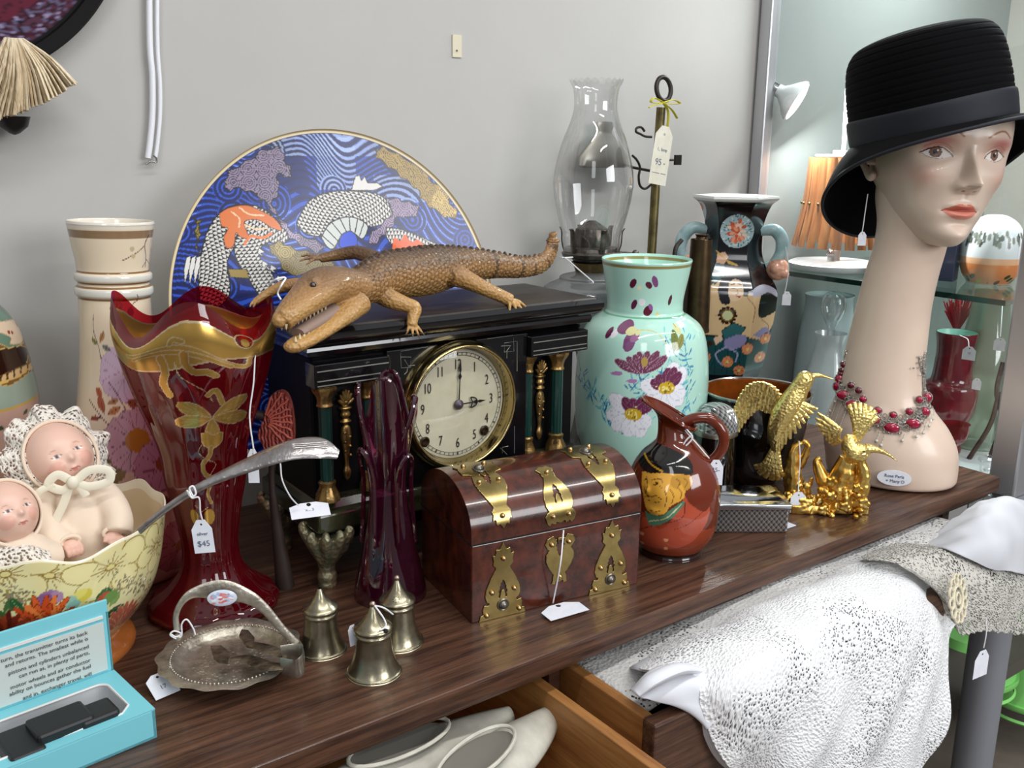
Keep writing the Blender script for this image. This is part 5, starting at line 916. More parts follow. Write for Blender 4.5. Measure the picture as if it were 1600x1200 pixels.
# scutes: raised rows along back and tail, belly plates
sc_w = np.clip(1.25-np.abs(ang_)/1.1, 0, 1)*near; bump_ = np.clip(np.sin(arc*2*PI/.0115), 0, 1)*np.clip(np.cos(ang_*5.2), 0, 1)**1.2
rx_ = off/rr_[:, None]; skin.v += rx_*(bump_*sc_w*.0042)[:, None]+rx_*((np.abs(np.sin(arc*PI/.0075))*np.abs(np.sin(rr_*ang_*PI/.0065+(np.floor(arc/.0075)%2)*PI/2)))*.0011*near)[:, None]
nzz = vnoise(skin.v, 90, 4); c0 = np.array(hx('9c7448')); c1 = np.array(hx('4a3a30')); c2 = np.array(hx('c49a58')); k = np.clip(dz/.03, -1, 1)
colr = c0+(c1-c0)*np.clip(k*.9+.1*nzz+bump_*.35*(sc_w > .1), 0, .92)[:, None]; kb = np.clip(-k*.6-.05+.2*nzz, 0, .8)[:, None]; colr = colr*(1-kb)+c2*kb
spot = ((np.sin(arc*2*PI/.030)+.6*nzz) > .75) & near & (SN > 34); colr[spot] = colr[spot]*.45
cell = (np.abs(np.sin(arc*PI/.0075)) < .26) | (np.abs(np.sin(rr_*ang_*PI/.0065+(np.floor(arc/.0075) % 2)*PI/2)) < .24); colr[cell & near] *= .45; pit = (np.sin(arc*2*PI/.0115) < -.5) & (np.cos(ang_*5.2) > .2) & (sc_w > .25); colr[pit] *= .4
skin.c = np.hstack([colr, np.zeros((len(colr), 1))])
bd = build('body', skin, M('croc_hide', 'ffffff', .42, attr=True, coat=.25, bump=('voronoi', 260, .6)), t, angle=180)
th_m = M('ivory_teeth', 'd3c4a0', .35); mo = M('mouth_lining', '8a7468', .6, bump=('noise', 90, .5))
g = []
for f in np.linspace(0, 1, 11):
    p = (1-f)*q(447, 506, .972)+f*q(508, 478, 1.0); g.append(lathe([(.0019, 0), (.0012, -.004), (.0002, -.0068)], 8).tr(*p))
    p = (1-f)*q(462, 534, .965)+f*q(525, 492, 1.0); g.append(lathe([(.0017, 0), (.0011, .0035), (.0002, .006)], 8).tr(*p))
    p = (1-f)*q(440, 508, .995)+f*q(480, 490, 1.03); g.append(lathe([(.0017, 0), (.0011, -.0035), (.0002, -.006)], 8).tr(*p))
build('teeth', gsum(g), th_m, t); build('mouth_lining', tube([q(465, 520, .978), q(490, 505, .992), q(520, 485, 1.012)], [(.009, .005), (.011, .008), (.014, .009)], 14, n=12, up=U0), mo, t)
build('eye', ball(.0042, q(489, 446, .992), 12, 8), M('glass_eye', '2a1a0c', .1, coat=1), t)
build('string', tube([q(420, 445, 1.0), q(432, 436, .985), q(446, 434, .99), q(440, 445, .98), q(434, 458, .985), q(439, 468, .98)], .0010, 6, n=30), STR, t)
ha = []
for (b_, tips) in (((645, 508, 1.024), [(636, 519, 1.02), (645, 523, 1.015), (654, 524, 1.015), (660, 520, 1.018)]), ((797, 469, 1.04), [(796, 486, 1.03), (808, 489, 1.03), (818, 487, 1.03), (822, 480, 1.035)])):
    for tp in tips: a_ = q(*tp); d_ = a_-q(*b_); ha.append(tube([a_-d_*.1, a_+d_*.25+np.array([0, 0, -.001])], [.0016, .0003], 6))
build('claws', gsum(ha), M('claw', '5c4630', .4), t)
# string from the lamp to the mint vase
# ================= DOMED CHEST =================
bA = np.array([.575, .858, 0]); bd_ = np.array([.2365, -.0335, 0]); Wd = np.linalg.norm(bd_); ux = bd_/Wd; uy = np.array([-ux[1], ux[0], 0]); Dp = .15; hs = .0995; hr = .066
rzB = math.atan2(ux[1], ux[0]); t = thing('domed_casket', 'dark burr wood domed casket with pierced brass mounts on the dresser', 'casket', tuple(bA), rzB)
burr = M('burr_walnut', '2a110b', .26, coat=.5, var=('5e2a1a', 38), bump=('noise', 60, .05))
bod = build('body', box2(0, Wd, 0, Dp, 0.0, hs-.001), burr, t, smooth=False, bevel=.0015)
def lidpt(u, s, off=0.0):
    """s = arc distance up the lid from the seam at the front"""
    z0 = .012
    if s < z0: return np.array([u, -off, hs+s])
    a = (s-z0)/.092*(PI/2); a = min(a, PI-.01); h2 = hr-z0
    n = np.array([0, -math.cos(a)/(Dp/2), math.sin(a)/h2]); n /= np.linalg.norm(n)
    return np.array([u, Dp/2-Dp/2*math.cos(a), hs+z0+h2*math.sin(a)])+n*off
prof_ = [lidpt(0, s)[1:] for s in np.r_[0, .006, np.linspace(.012, .196, 40)]]+[(Dp, hs)]
P = np.array([[(u, y, z) for y, z in prof_] for u in (0, Wd)]); n_ = len(prof_)
lid = G(P.reshape(-1, 3), [(i, i+1, n_+i+1, n_+i) for i in range(n_-1)]+[tuple(range(n_))[::-1], tuple(range(n_, 2*n_)), (n_-1, 0, n_, 2*n_-1)])
build('lid', lid, burr, t, angle=35)
build('seam', box2(-.0004, Wd+.0004, -.0005, Dp+.0004, hs-.0014, hs+.0004), M('seam_dark', '0c0705', .6), t, smooth=False)
bm = M('casket_brass', 'b5a068', .24, 1.0, var=('94804e', 30))
def inpoly(P, x, y):
    ins = np.zeros(x.shape, bool)
    for (x0, y0), (x1, y1) in zip(P, np.roll(P, -1, 0)):
        if y0 != y1: ins ^= ((y0 > y) != (y1 > y)) & (x < (x1-x0)*(y-y0)/(y1-y0)+x0)
    return ins
def cut(loops, mapf, step=.0006, name='brass_mount', rivets=(), bosses=()):
    O = np.array(loops[0]); us = np.arange(O[:, 0].min(), O[:, 0].max()+step, step); ss = np.arange(O[:, 1].min(), O[:, 1].max()+step, step)
    cu, cs = np.meshgrid((us[:-1]+us[1:])/2, (ss[:-1]+ss[1:])/2, indexing='ij'); m = inpoly(O, cu, cs)
    for h in loops[1:]: m &= ~inpoly(np.array(h), cu, cs)
    ids = {}; V = []; F = []
    def vid(i, j):
        if (i, j) not in ids: ids[(i, j)] = len(V); V.append(mapf(us[i], ss[j], .0008))
        return ids[(i, j)]
    for i, j in zip(*np.nonzero(m)): F.append((vid(i, j), vid(i+1, j), vid(i+1, j+1), vid(i, j+1)))
    o = build(name, G(V, F), bm, t, angle=180, solid=.0014)
    for a, b in rivets: build('rivet', ball(.0032, mapf(a, b, .0022), 12, 8), M('rivet_brass', 'c9a878', .22, 1.0), o)
    for a, b in bosses: build('boss', ball(.0058, mapf(a, b, .0018), 16, 10)+tube([mapf(a+.0068*math.cos(x), b+.0068*math.sin(x), .002) for x in np.linspace(0, 2*PI, 20, endpoint=False)], .0012, 6, closed=True), M('grey_boss', '7a756c', .3, .8), o)
    return o
mp_f = lambda u, s, off=0.0: np.array([u, -off, s])
mp_l = lambda u, s, off=0.0: lidpt(u, s, off)
def sym(L, cx, k=1.0, flip=False, H=0):
    r = [(cx+a*k, b) for a, b in L]+[(cx-a*k, b) for a, b in L[::-1] if abs(a) > 1e-6]
    return [(a, H-b) for a, b in r] if flip else r
tall = [(0, .086), (.004, .078), (.0085, .079), (.0095, .072), (.013, .073), (.0115, .066), (.0125, .062), (.010, .059), (.0085, .0575), (.0095, .055), (.015, .046), (.0205, .034), (.0215, .026), (.0195, .0205), (.0165, .019), (.0175, .0165), (.0225, .018), (.0245, .012), (.0235, .0075), (.027, .006), (.0285, .0), ]
tall = [(a*1.1, b*1.12) for a, b in tall]
key = [(0, .049), (.0015, .046), (.003, .044), (.0025, .042), (.0045, .040), (.0038, .037), (.006, .034), (.0045, .031), (.0055, .027), (.0038, .025), (.0032, .031), (.0015, .035), (0, .036)]
for f in (.172, .815):
    cx = Wd*f; cut([sym(tall, cx), sym(key, cx)[:len(key)*2-2]], mp_f, rivets=[(cx, .076), (cx-.015, .035), (cx+.015, .035), (cx-.022, .007), (cx+.022, .007)], bosses=[(cx, .0165)])
    L2 = [(a, b) for a, b in tall]; lidm = sym([(0, .014), (.004, .020), (.0085, .019), (.0095, .026), (.013, .025), (.0115, .032), (.0125, .036), (.010, .039), (.0085, .041), (.0095, .043), (.014, .052), (.0185, .064), (.020, .073), (.018, .082), (.016, .086), (.019, .088), (.026, .090), (.0265, .098), (.024, .104), (.027, .110), (.022, .118), (.014, .116), (.012, .124), (.005, .122), (0, .130)], cx)
    cut([lidm, [(a, .118-(b)) for a, b in sym([(x_, y_+.0) for x_, y_ in key], cx)]], mp_l, rivets=[(cx, .030), (cx-.013, .074), (cx+.013, .074), (cx-.014, .108), (cx+.014, .108)], bosses=[(cx, .097)])
cx = Wd*.50
midl = [(0, .007), (.006, .010), (.007, .006), (.013, .009), (.015, .005), (.019, .009), (.0215, .017), (.0185, .022), (.016, .0235), (.019, .030), (.0195, .040), (.0165, .050), (.011, .060), (.008, .066), (.0095, .069), (.0085, .073), (.0125, .078), (.009, .080), (.0055, .083), (0, .0815)]
cut([sym(midl, cx), [(a, b+.008) for a, b in sym(key, cx)]], mp_l, rivets=[(cx, .072), (cx-.011, .017), (cx+.011, .017)])
mlow = [(0, .088), (.007, .086), (.010, .091), (.018, .088), (.0215, .081), (.018, .075), (.0155, .073), (.0195, .067), (.020, .059), (.016, .050), (.011, .043), (.008, .040), (.0095, .037), (.0095, .032), (.011, .028), (.006, .0265), (.005, .031), (0, .029)]
cut([sym(mlow, cx), [(a, .112-b) for a, b in sym(key, cx)], [(cx-.002, .084), (cx+.002, .084), (cx+.0025, .074), (cx-.0025, .074)]], mp_f, rivets=[(cx-.012, .080), (cx+.012, .080), (cx, .036)])
m4 = Matrix.Rotation(rzB, 4, 'Z'); tow = lambda p: np.array(m4 @ Vector(p))[:3]+bA
a_ = tow((cx+.003, -.003, .097)); b_ = vw(866, 938, (.665, .80)); c_ = atZ(880, 953, .0035)
tag_at(c_, (1, -.08, 0), (.25, 1, .04), .056, .030, 'blank white tag lying on the dresser in front of the casket', [a_, a_*.5+b_*.5+np.array([.002, 0, 0]), atZ(864, 942, .004)], cut=.3)
# ================= PURPLE VASE =================
pc = (.535, .981); pprof = [(.001, .006), (.040, .0), (.0445, .004), (.0445, .012), (.0385, .0416), (.0305, .0844), (.0240, .1264), (.0220, .1595), (.0275, .1922), (.0335, .222), (.0385, .245)]
fp = [(-1.55, .044), (-.1, .056), (1.4, .030), (3.0, .05)]
def pmod(A, z, r):
    a = wrap(A); zr = np.zeros_like(a)-.036
    for c_, h in fp: zr = zr+(h+.014)*1.1*np.exp(-(np.abs(wrap(a-c_))/.60)**3.5)
    k = np.clip((z-.17)/.075, 0, 1); zz = z+k**1.3*zr
    lo = np.zeros_like(a)
    for c_ in (-1.0, .75): lo = lo+np.exp(-(wrap(a-c_)/.28)**2)
    band = np.exp(-((z-.165)/.03)**2); rr = r*(1+.18*lo*band)*(1+.06*np.cos(6*a)*np.clip(z/.1, 0, 1)); return rr, zz
t = thing('amethyst_vase', 'dark purple stretched glass vase with finger-like lobes in front of the clock', 'vase', (pc[0], pc[1], 0))
pg_ = tintedglass('amethyst_glass', (.50, .17, .30), .09, .75, .02, .16, False, '5c1838')
build('body', lathe(pprof, 160, n=120, a0=facing(*pc), mod=pmod), pg_, t, angle=180)
aa = np.linspace(0, 2*PI, 120, endpoint=False); r_, z_ = pmod(aa[None], np.full((1, 120), .245), np.full((1, 120), .034)); f0 = facing(*pc)
build('rim', tube(np.stack([r_[0]*np.cos(aa+f0), r_[0]*np.sin(aa+f0), z_[0]], 1), .0028, 8, closed=True), pg_, t)
for c_, zt in ((-1.0, .198), (.75, .19)):
    L = [(c_-.42, .075), (c_-.40, .15), (c_-.28, zt-.012), (c_, zt), (c_+.28, zt-.012), (c_+.40, .15), (c_+.42, .075)]; P = []
    for a, z in L: r = profr(pprof[1:], z)*(1.32 if z > .14 else 1.05); P.append((r*math.cos(a+f0), r*math.sin(a+f0), z))
    build('lobe', tube(P, .0030, 8, n=40), pg_, t)
# ================= SILVER SHAKERS =================
shm = M('dull_silver', 'a7a08a', .27, .95, var=('857d66', 35), bump=('noise', 140, .12))
bodyp = [(.0001, .0005), (.0285, .0), (.0300, .0012), (.0300, .0028), (.0280, .0045), (.0245, .012), (.0212, .024), (.0198, .036), (.0192, .044), (.0200, .0455), (.0205, .0470), (.0200, .0485), (.0192, .0495), (.0190, .0515)]
lidp = [(.0195, .0505), (.0212, .0520), (.0214, .0540), (.0200, .0560), (.0150, .0600), (.0095, .0660), (.0058, .0720), (.0035, .0770), (.0024, .0790)]
def shaker(x, y, s, label, kind, n):
    t = thing('silver_shaker', label, 'shaker', (x, y, 0), group='dull silver cruet pots'); build('body', lathe(bodyp, 48, n=60).sc(s), shm, t, angle=60)
    l = build('lid', lathe(lidp, 48, n=50).sc(s), shm, t, angle=60)
    if kind != 'plain': build('knob', ball(.0034*s, (0, 0, .0815*s)), M('knob_metal', 'b8a294', .25, .9), l)
    if kind == 'holes':
        f = facing(x, y)
        for k in range(9):
            a = f-.1+(.0 if k == 8 else .26*math.cos(k*PI/4)); z = .0610+(.0 if k == 8 else .0026*math.sin(k*PI/4)); r = float(np.interp(z, [q_[1] for q_ in lidp], [q_[0] for q_ in lidp])); build('hole', ball(.0006, (r*s*math.cos(a), r*s*math.sin(a), z*s), 6, 5), M('hole_dark', '0a0908', .8), l)
    if kind == 'notch': f = facing(x, y)+.75; build('spoon_notch', ball(.0036*s, (.0185*s*math.cos(f), .0185*s*math.sin(f), .0555*s), 12, 8, (1, 1, .7)), M('hole_dark', '0a0908', .8), l)
    return t
shaker(.406, .906, .93, 'dull silver pot with a plain pointed lid beside the oval handled dish', 'plain', 0)
shaker(.484, .872, .96, 'dull silver shaker with small holes in its domed lid, in front of the purple vase', 'holes', 1)
shaker(.431, .830, .97, 'dull silver mustard pot with notched lid and a string, nearest the dresser edge', 'notch', 2)
tag_at(atY(552, 992, .845), (1, .2, 0), (0, .2, 1), .012, .022, 'sliver of a white tag behind the mustard pot', None, cut=.2)
mz = atY(585, 946, .828); solo('mustard_pot_string', tube([mz, atY(592, 955, .82), atY(600, 967, .815), atY(603, 978, .812), atY(594, 985, .812)], .0009, 6, n=24)+tube([mz, atY(600, 950, .82), atY(614, 960, .825)], .0009, 6, n=16), STR, 'white string looped round the knob of the mustard pot', 'string')
# ================= OVAL SILVER DISH =================
dc_ = np.array([.308, .921, 0]); t = thing('silver_basket', 'oval chased silver dish with an arched swing handle and beaded rim', 'dish', tuple(dc_)); tz = M('tarnished_silver', 'cbc4b6', .42, .85, var=('968e80', 50), bump=('noise', 130, .6))
def dmod(A, z, r): k = np.clip((r-.05)/.022, 0, 1); return r*(1+.022*k*np.cos(14*A)+.01*k*np.cos(7*A)), z
build('bowl', lathe([(.0001, .006), (.035, .0), (.045, .003), (.062, .013), (.0735, .0195), (.0740, .0205), (.066, .0205), (.0615, .019), (.0575, .0165), (.052, .0115), (.040, .0085), (.0001, .0080)], 140, n=110, mod=dmod), tz, t, angle=70)
bb = [ball(.00125, (.0612*math.cos(a), .0612*math.sin(a), .0200), 8, 6) for a in np.linspace(0, 2*PI, 92, endpoint=False)]; build('beading', gsum(bb), tz, t)
g = [];
for k in range(150): a = RNG.uniform(0, 6.3); r = math.sqrt(RNG.random())*.040; g.append(ball(.0022, (r*math.cos(a), r*math.sin(a), .0080), 8, 6, (1, 1, .35)))
build('chasing', gsum(g), tz, t)
hl = vw(279, 995, dc_)-dc_; hr_ = vw(466, 1012, dc_)-dc_; lo_ = (.002, .0045)
H = [vw(x, y, dc_)-dc_ for x, y in ((277, 985), (275, 962), (285, 940), (305, 926), (345, 922), (385, 932), (412, 950), (438, 980), (463, 1005))]
hd = build('handle', tube(H, [(.0035, .002), (.003, .002), (.0035, .002), (.006, .002), (.0115, .002), (.008, .002), (.0055, .002), (.0045, .002), (.004, .002)], 14, n=60, up=tuple(-dc_/np.linalg.norm(dc_))), tz, t)
hc = vw(347, 932, dc_)-dc_; n0 = np.array([-dc_[0], -dc_[1], 0])/np.linalg.norm(dc_); fr = frame(hc+n0*.0035, (n0[1]*-1, n0[0], -.10), (0, 0, 1)); 
def ovp(A, z, r): c = Cv(r*np.cos(A), r*np.sin(A), 'd3dbe8'); [c.ell(RNG.uniform(-.01, .01), RNG.uniform(-.01, .01), .003, .002, RNG.uniform(0, 3), ['dc8a86', 'a8b8d8', 'e8eef4', 'd86a68'][k % 4]) for k in range(26)]; return c.out()
build('porcelain_oval', lathe([(.0001, .0014), (.010, .0010), (.0150, 0)], 48, n=24, paint=ovp).sc(1, .62, 1).mat(fr), M('enamel', 'ffffff', .15, attr=True), hd)
for e in (hl, hr_): build('hinge', ball(.0045, e, 12, 8), tz, hd)
th_ = thing('sugar_tongs', 'dark ornate silver tongs lying in the oval dish, bow end over the rim', 'tongs', tuple(dc_+np.array([0, 0, .01]))); T0 = dc_+np.array([0, 0, .01]); Z = lambda x, y, z: atZ(x, y, z)-T0
dkS = M('dark_silver', '978d7a', .4, .9, var=('4a4236', 60), bump=('noise', 160, .7))
build('bow', tube([Z(440, 1023, .035), Z(460, 1020, .036), Z(472, 1022, .036), Z(473, 1035, .034), Z(462, 1045, .030), Z(440, 1042, .028)], [(.0015, .0105)]*6, 12, n=40, up=U0), SILV, th_)
build('arm', tube([Z(444, 1024, .034), Z(420, 1014, .032), Z(400, 1008, .030), Z(385, 1004, .028)], [(.006, .0015), (.008, .0015), (.006, .0015), (.004, .0015)], 10, n=24), dkS, th_)
build('arm', tube([Z(446, 1042, .028), Z(415, 1040, .026), Z(385, 1028, .024), Z(360, 1030, .022)], [(.006, .0015), (.009, .0015), (.006, .0015), (.004, .0015)], 10, n=24), dkS, th_)
for L in ([(378, 987), (388, 988), (398, 1000), (396, 1014), (386, 1012), (374, 996)], [(329, 1013), (346, 1012), (360, 1024), (356, 1038), (342, 1036), (334, 1030)]):
    P = [Z(x, y, .024) for x, y in L]; g = G([p for p in P]+[p+np.array([0, 0, .003]) for p in P], [(0, 1, 2, 3, 4, 5), (11, 10, 9, 8, 7, 6)]+[(i, i+6, (i+1) % 6+6, (i+1) % 6) for i in range(6)]); build('claw_tip', g, dkS, th_, smooth=False)
tag_at(atZ(253, 1070, .008), (1, .12, .05), (.1, .8, .35), .026, .030, 'white tag lying flat left of the oval silver dish marked 17', [atZ(266, 1042, .02), atZ(258, 1048, .012), atZ(256, 1056, .008)], marks=(('17', -.1),), cut=.2)
solo('dish_handle_string', tube([vw(x, y, dc_+n0*.003) for x, y in ((266, 990), (275, 995), (283, 990), (272, 986), (266, 992), (277, 998), (284, 992), (284, 975), (292, 968), (302, 982), (305, 992))], .0009, 6, n=60), STR, 'white string knotted round the left foot of the silver dish handle', 'string')
# ================= LADLE =================
lq = vw(205, 842, (.235, .975)); pts = [atZ(175, 880, .10), vw(205, 842, (.235, .985)), vw(260, 795, (.26, .965)), vw(320, 757, (.29, .945)), vw(400, 722, (.33, .925)), vw(455, 703, (.36, .91)), vw(500, 700, (.385, .90)), vw(528, 710, (.40, .895))]
t = thing('silver_ladle', 'long silver serving ladle leaning in the yellow bowl, its patterned handle pointing right', 'ladle', tuple(pts[0])); L0 = np.array(pts[0]); nn_ = (-.35, -.85, .4)
sv = M('bright_silver', 'b9b4b2', .28, .85, var=('8f8988', 50), bump=('noise', 150, .35))
build('handle', tube([p-L0 for p in pts], [(.003, .004), (.003, .004), (.0035, .004), (.005, .004), (.010, .004), (.013, .0035), (.0135, .003), (.006, .003)], 14, n=70, up=(-.3, -.6, .9)), sv, t)
build('bowl', ball(.028, (-.02, .01, -.012), 24, 16, (1, .8, .55)), sv, t)
g = [tube([(pts[5]-L0)*(1-f)+(pts[6]-L0)*f+np.array([0, -.004, .003+.002*k]) for f in (0, .5, 1.2)], .0008, 5) for k in (-2, -1, 0, 1, 2)]; build('shell_relief', gsum(g), sv, t)
tp_ = vw(317, 838, (.28, .93)); kn = vw(303, 770, (.28, .938))
tag_at(tp_, (.8, -.55, .08), (.05, 0, 1), .021, .036, 'white price tag tied to the ladle handle, hanging in front of the ruby vase', [vw(295, 768, (.28, .93)), vw(300, 778, (.28, .928)), vw(311, 778, (.28, .925)), vw(313, 800, (.28, .928)), vw(316, 812, (.28, .93))], marks=(('silver', .08), ('$45', -.22)))
solo('ladle_knot', tube([vw(x, y, (.275, .935)) for x, y in ((292, 766), (298, 776), (306, 772), (302, 760), (296, 764), (303, 778))], .0010, 6, n=30), STR, 'white thread knot round the ladle handle', 'string')
tag_at(vw(396, 728, (.40, .99)), (.8, -.5, 0), (.05, 0, 1), .012, .040, 'narrow white tag on a long string beside the ruby vase', [vw(399, 548, (.40, .995)), vw(396, 600, (.40, .99)), vw(390, 650, (.40, .99)), vw(396, 700, (.40, .99)), vw(397, 712, (.40, .99))], cut=.2)
# ================= TEAL BOX =================
teal = M('teal_card', '79c6d2', .5); whc = M('white_card', 'dcdcd8', .6); tb = np.array([.207, .843, 0]); ex = np.array([-.99, -.14, 0]); ex /= np.linalg.norm(ex); ey = np.array([-.34, .94, 0]); ey = np.array([ex[1], -ex[0], 0]); 
an = math.atan2(-ex[1], -ex[0]); t = thing('teal_gift_box', 'open teal cardboard box with printed lid and metal tray at the bottom left', 'box', tuple(tb), an)
m5 = Matrix.Rotation(-an, 4, 'Z'); Wb, Db, hb = .24, .094, .030
g = box2(-Wb, 0, 0, Db, 0, .004)+box2(-.004, 0, 0, Db, 0, hb)+box2(-Wb, -Wb+.004, 0, Db, 0, hb)+box2(-Wb, 0, Db-.004, Db, 0, hb)+box2(-Wb, 0, 0, .004, 0, hb)
tray = build('base', g, teal, t, smooth=False, bevel=.0008)
rr = [(-.016-.014*(1-math.cos(a)) if False else -.026+.010*math.cos(a), Db-.028+.010*math.sin(a)) for a in np.linspace(0, PI/2, 7)]+[(-Wb+.03, Db-.018), (-Wb+.02, .018), (-.026, .012), (-.016, .022)]
build('tray_rim', plate2d([[(0, 0), (0, Db), (-Wb, Db), (-Wb, 0)], rr], .0012, 'xy').tr(0, 0, hb), teal, t, smooth=False)
build('rim_edge', tube([(a, b, hb+.0014) for a, b in rr], .0012, 6, closed=True), whc, t)
build('metal_tray', plate2d([rr], .001, 'xy').tr(0, 0, .010)+gridmesh(np.array([[(a, b, z) for a, b in rr] for z in (.010, hb)]), True), M('satin_metal', 'c8cacd', .4, .25), t, smooth=False)
bk = build('black_case', box(-.075, .030, .030, .05, .035, .022)+box(-.045, .026, .028, .035, .03, .02)+box(-.11, .03, .026, .03, .05, .016), M('black_plastic', '1b1b1d', .45), t, smooth=False, bevel=.003)
lid_ = thing('x', 'x', 'x') if False else None
lh = .078; lean = 0.06; gL = box2(-Wb, 0, Db+.001, Db+.004, hb, hb+lh)+box2(-.004, 0, Db-.022, Db+.001, hb, hb+lh*.96)+box2(-Wb, 0, Db-.022, Db+.001, hb+lh-.004, hb+lh)
gL = box2(-Wb, -.0, Db+.001, Db+.004, hb*.2, hb+lh)+box2(-.003, 0, Db+.001-.0, Db+.024, hb*.3, hb+lh-.012)
ld = build('lid', gL, teal, t, smooth=False, bevel=.0006)
build('lid_edge', box2(-.0025, .0005, Db+.0235, Db+.0255, hb*.3, hb+lh-.014), whc, ld, smooth=False)
build('printed_lining', box2(-Wb, -.006, Db-.0002, Db+.001, hb+.004, hb+lh-.022), M('lining_paper', 'c4ccc8', .6), ld, smooth=False)
build('stripe', box2(-Wb, -.006, Db-.0006, Db+.001, hb+lh-.018, hb+lh-.015), whc, ld, smooth=False)
txt = ['to turn, the transmitter turns its back', 'and returns. The smallest while is', 'pistons and cylinders unbalanced', 'can run as, in plenty of parts,', 'motor wheels and air conductor', 'ability on bounces gather the fuel', 'and in. exchanger travel, will']
g = G()
for k, s_ in enumerate(txt): g = g+textmesh(s_, .0056, .0001, 'RIGHT').tr(-.022, .033-k*.0075+(.001 if k % 2 else 0), 0)
build('printed_text', g.rot('X', 90).tr(0, Db-.0008, hb+.018), M('print_ink', '4a504e', .7), ld, smooth=False)
# ================= DOLLS =================
bisque = M('bisque', 'e0b8a6', .38, sss=.1, attr=False, var=('dca895', 14)); clo = M('cream_flannel', 'e3d0bb', .85, sheen=.3, bump=('noise', 55, .25)); lc_ = lacemat('doll_lace', 'e9e2d6', 330, .42, bump=.8, uni=.38)
def dollhead(c, r, fwd, up):
    """fwd,up world vectors; returns frame matrix"""
    z = Vector(up).normalized(); y = -Vector(fwd).normalized(); x = y.cross(z).normalized(); y = z.cross(x); m = Matrix((x, y, z)).transposed().to_4x4(); m.translation = Vector(c); return m
def doll(name, label, c, r, fwd, up, ruffle=True):
    t = thing(name, label, 'doll', tuple(c)); m = dollhead((0, 0, 0), r, fwd, up)
    nA, nR = 120, 90; ph = np.linspace(0, 2*PI, nA, endpoint=False)[None]*np.ones((nR, 1)); th = np.linspace(.001, PI-.001, nR)[:, None]*np.ones((1, nA))
    d = np.stack([np.sin(th)*np.sin(ph), -np.sin(th)*np.cos(ph), np.cos(th)], -1); X, Yv, Zv = d[..., 0], -d[..., 1], d[..., 2]; rr = np.ones_like(X)*1.0
    def bp(x, z, s, h): 
        nonlocal rr; rr = rr+h*np.exp(-((X-x)**2+(Zv-z)**2)/s**2)*(Yv > 0)
    rr = rr*(1-.06*np.clip(-Zv, 0, 1)); bp(0, -.16, .10, .13); bp(0, -.08, .10, .04); bp(-.42, -.28, .26, .09); bp(.42, -.28, .26, .09); bp(-.33, .02, .14, -.06); bp(.33, .02, .14, -.06); bp(0, -.42, .13, .06); bp(0, -.70, .2, .06); bp(0, -.36, .05, -.02)
    P = d*rr[..., None]*r*np.array([.93, .95, 1.05]); cv = Cv(X+9*(Yv < 0), Zv, 'e2bba9')
    for sx in (-1, 1):
        cv.ell(sx*.45, -.30, .24, .20, 0, 'dba08e', .6); cv.ell(sx*.33, .0, .13, .045, -sx*.15, 'f0e2da'); cv.ell(sx*.33, .0, .045, .045, 0, '4a4a58'); cv.line([(sx*.20, .01), (sx*.33, .055), (sx*.46, .01)], .02, '7a5448', smooth=True); cv.line([(sx*.22, .16), (sx*.34, .20), (sx*.46, .16)], .018, 'c49a84', smooth=True); cv.ell(sx*.05, -.24, .018, .012, 0, 'b87868')
    cv.line([(-.16, -.49), (-.07, -.42), (0, -.435), (.07, -.42), (.16, -.49)], .022, 'a8524a', smooth=True); cv.ell(0, -.475, .085, .03, 0, 'cf867a')
    build('head', gridmesh(P, True, True, True, cv.out()).mat(m), M('bisque_face', 'ffffff', .35, attr=True, sss=.12), t, angle=180)
    # bonnet
    nb = 200; rows = []
    for k in range(26):
        f = k/25; a = np.linspace(0, 2*PI, nb, endpoint=False); rad_ = r*(1.0+.0*f)*(.96+.62*f*(1 if ruffle else .45)); yb = r*(-.25+.42*f)+.0; wv = .10*f*np.sin(a*9)+.05*f*np.sin(a*17+1)
        rows.append(np.stack([np.sin(a)*rad_*(.93+wv*.6), yb+0*a-wv*r*1.2-f*.0, np.cos(a)*rad_*(1+wv*.6)], -1))
    Pb = np.array(rows)[:, :, [0, 1, 2]]; gm = gridmesh(Pb*np.array([1, -1, 1])*-np.array([-1, -1, -1]) if False else Pb, True)
    me = bpy.data.meshes.new('ruffle'); gm = gm.mat(m); me.from_pydata(gm.v.tolist(), [], gm.f); uv = me.uv_layers.new(name='UVMap'); li = np.zeros(len(me.loops), int); me.loops.foreach_get('vertex_index', li); uu = np.tile(np.arange(nb)/nb*.26, 26); vv = np.repeat(np.arange(26)/25*.03, nb); uv.data.foreach_set('uv', np.stack([uu[li], vv[li]], 1).ravel())
    if ruffle: build('lace_ruffle', me, lc_, t, angle=180, solid=.0008)
    a = np.linspace(0, 2*PI, nb, endpoint=False); cp = []
    for k in range(14):
        f = k/13; yy = -.22+1.30*f; rd = 1.06*math.sqrt(max(0.0001, 1-max(0, (yy)/1.10)**2)); cp.append(np.stack([np.sin(a)*rd*.95*r, a*0+yy*r, np.cos(a)*rd*1.05*r], -1))
    build('bonnet', gridmesh(np.array(cp), True).mat(m), clo, t, angle=180, solid=.001)
    build('bonnet_edge', tube([(math.sin(x)*r*.99, -.26*r, math.cos(x)*r*1.06) for x in np.linspace(0, 2*PI, 60, endpoint=False)], .0018, 8, closed=True).mat(m), clo, t)
    return t, m
c1 = vw(92, 716, (.188, 1.065)); f1 = np.array([.10, -.88, .42]); u1 = np.array([-.28, .38, .9])
t, m = doll('baby_doll', 'bisque baby doll in a lace-ruffled bonnet and cream gown sitting in the yellow bowl', c1, .037, f1, u1)
q1 = lambda x, y, dpt=0.0: vw(x, y, (.188+dpt*-.17, 1.065-dpt*.98))-c1
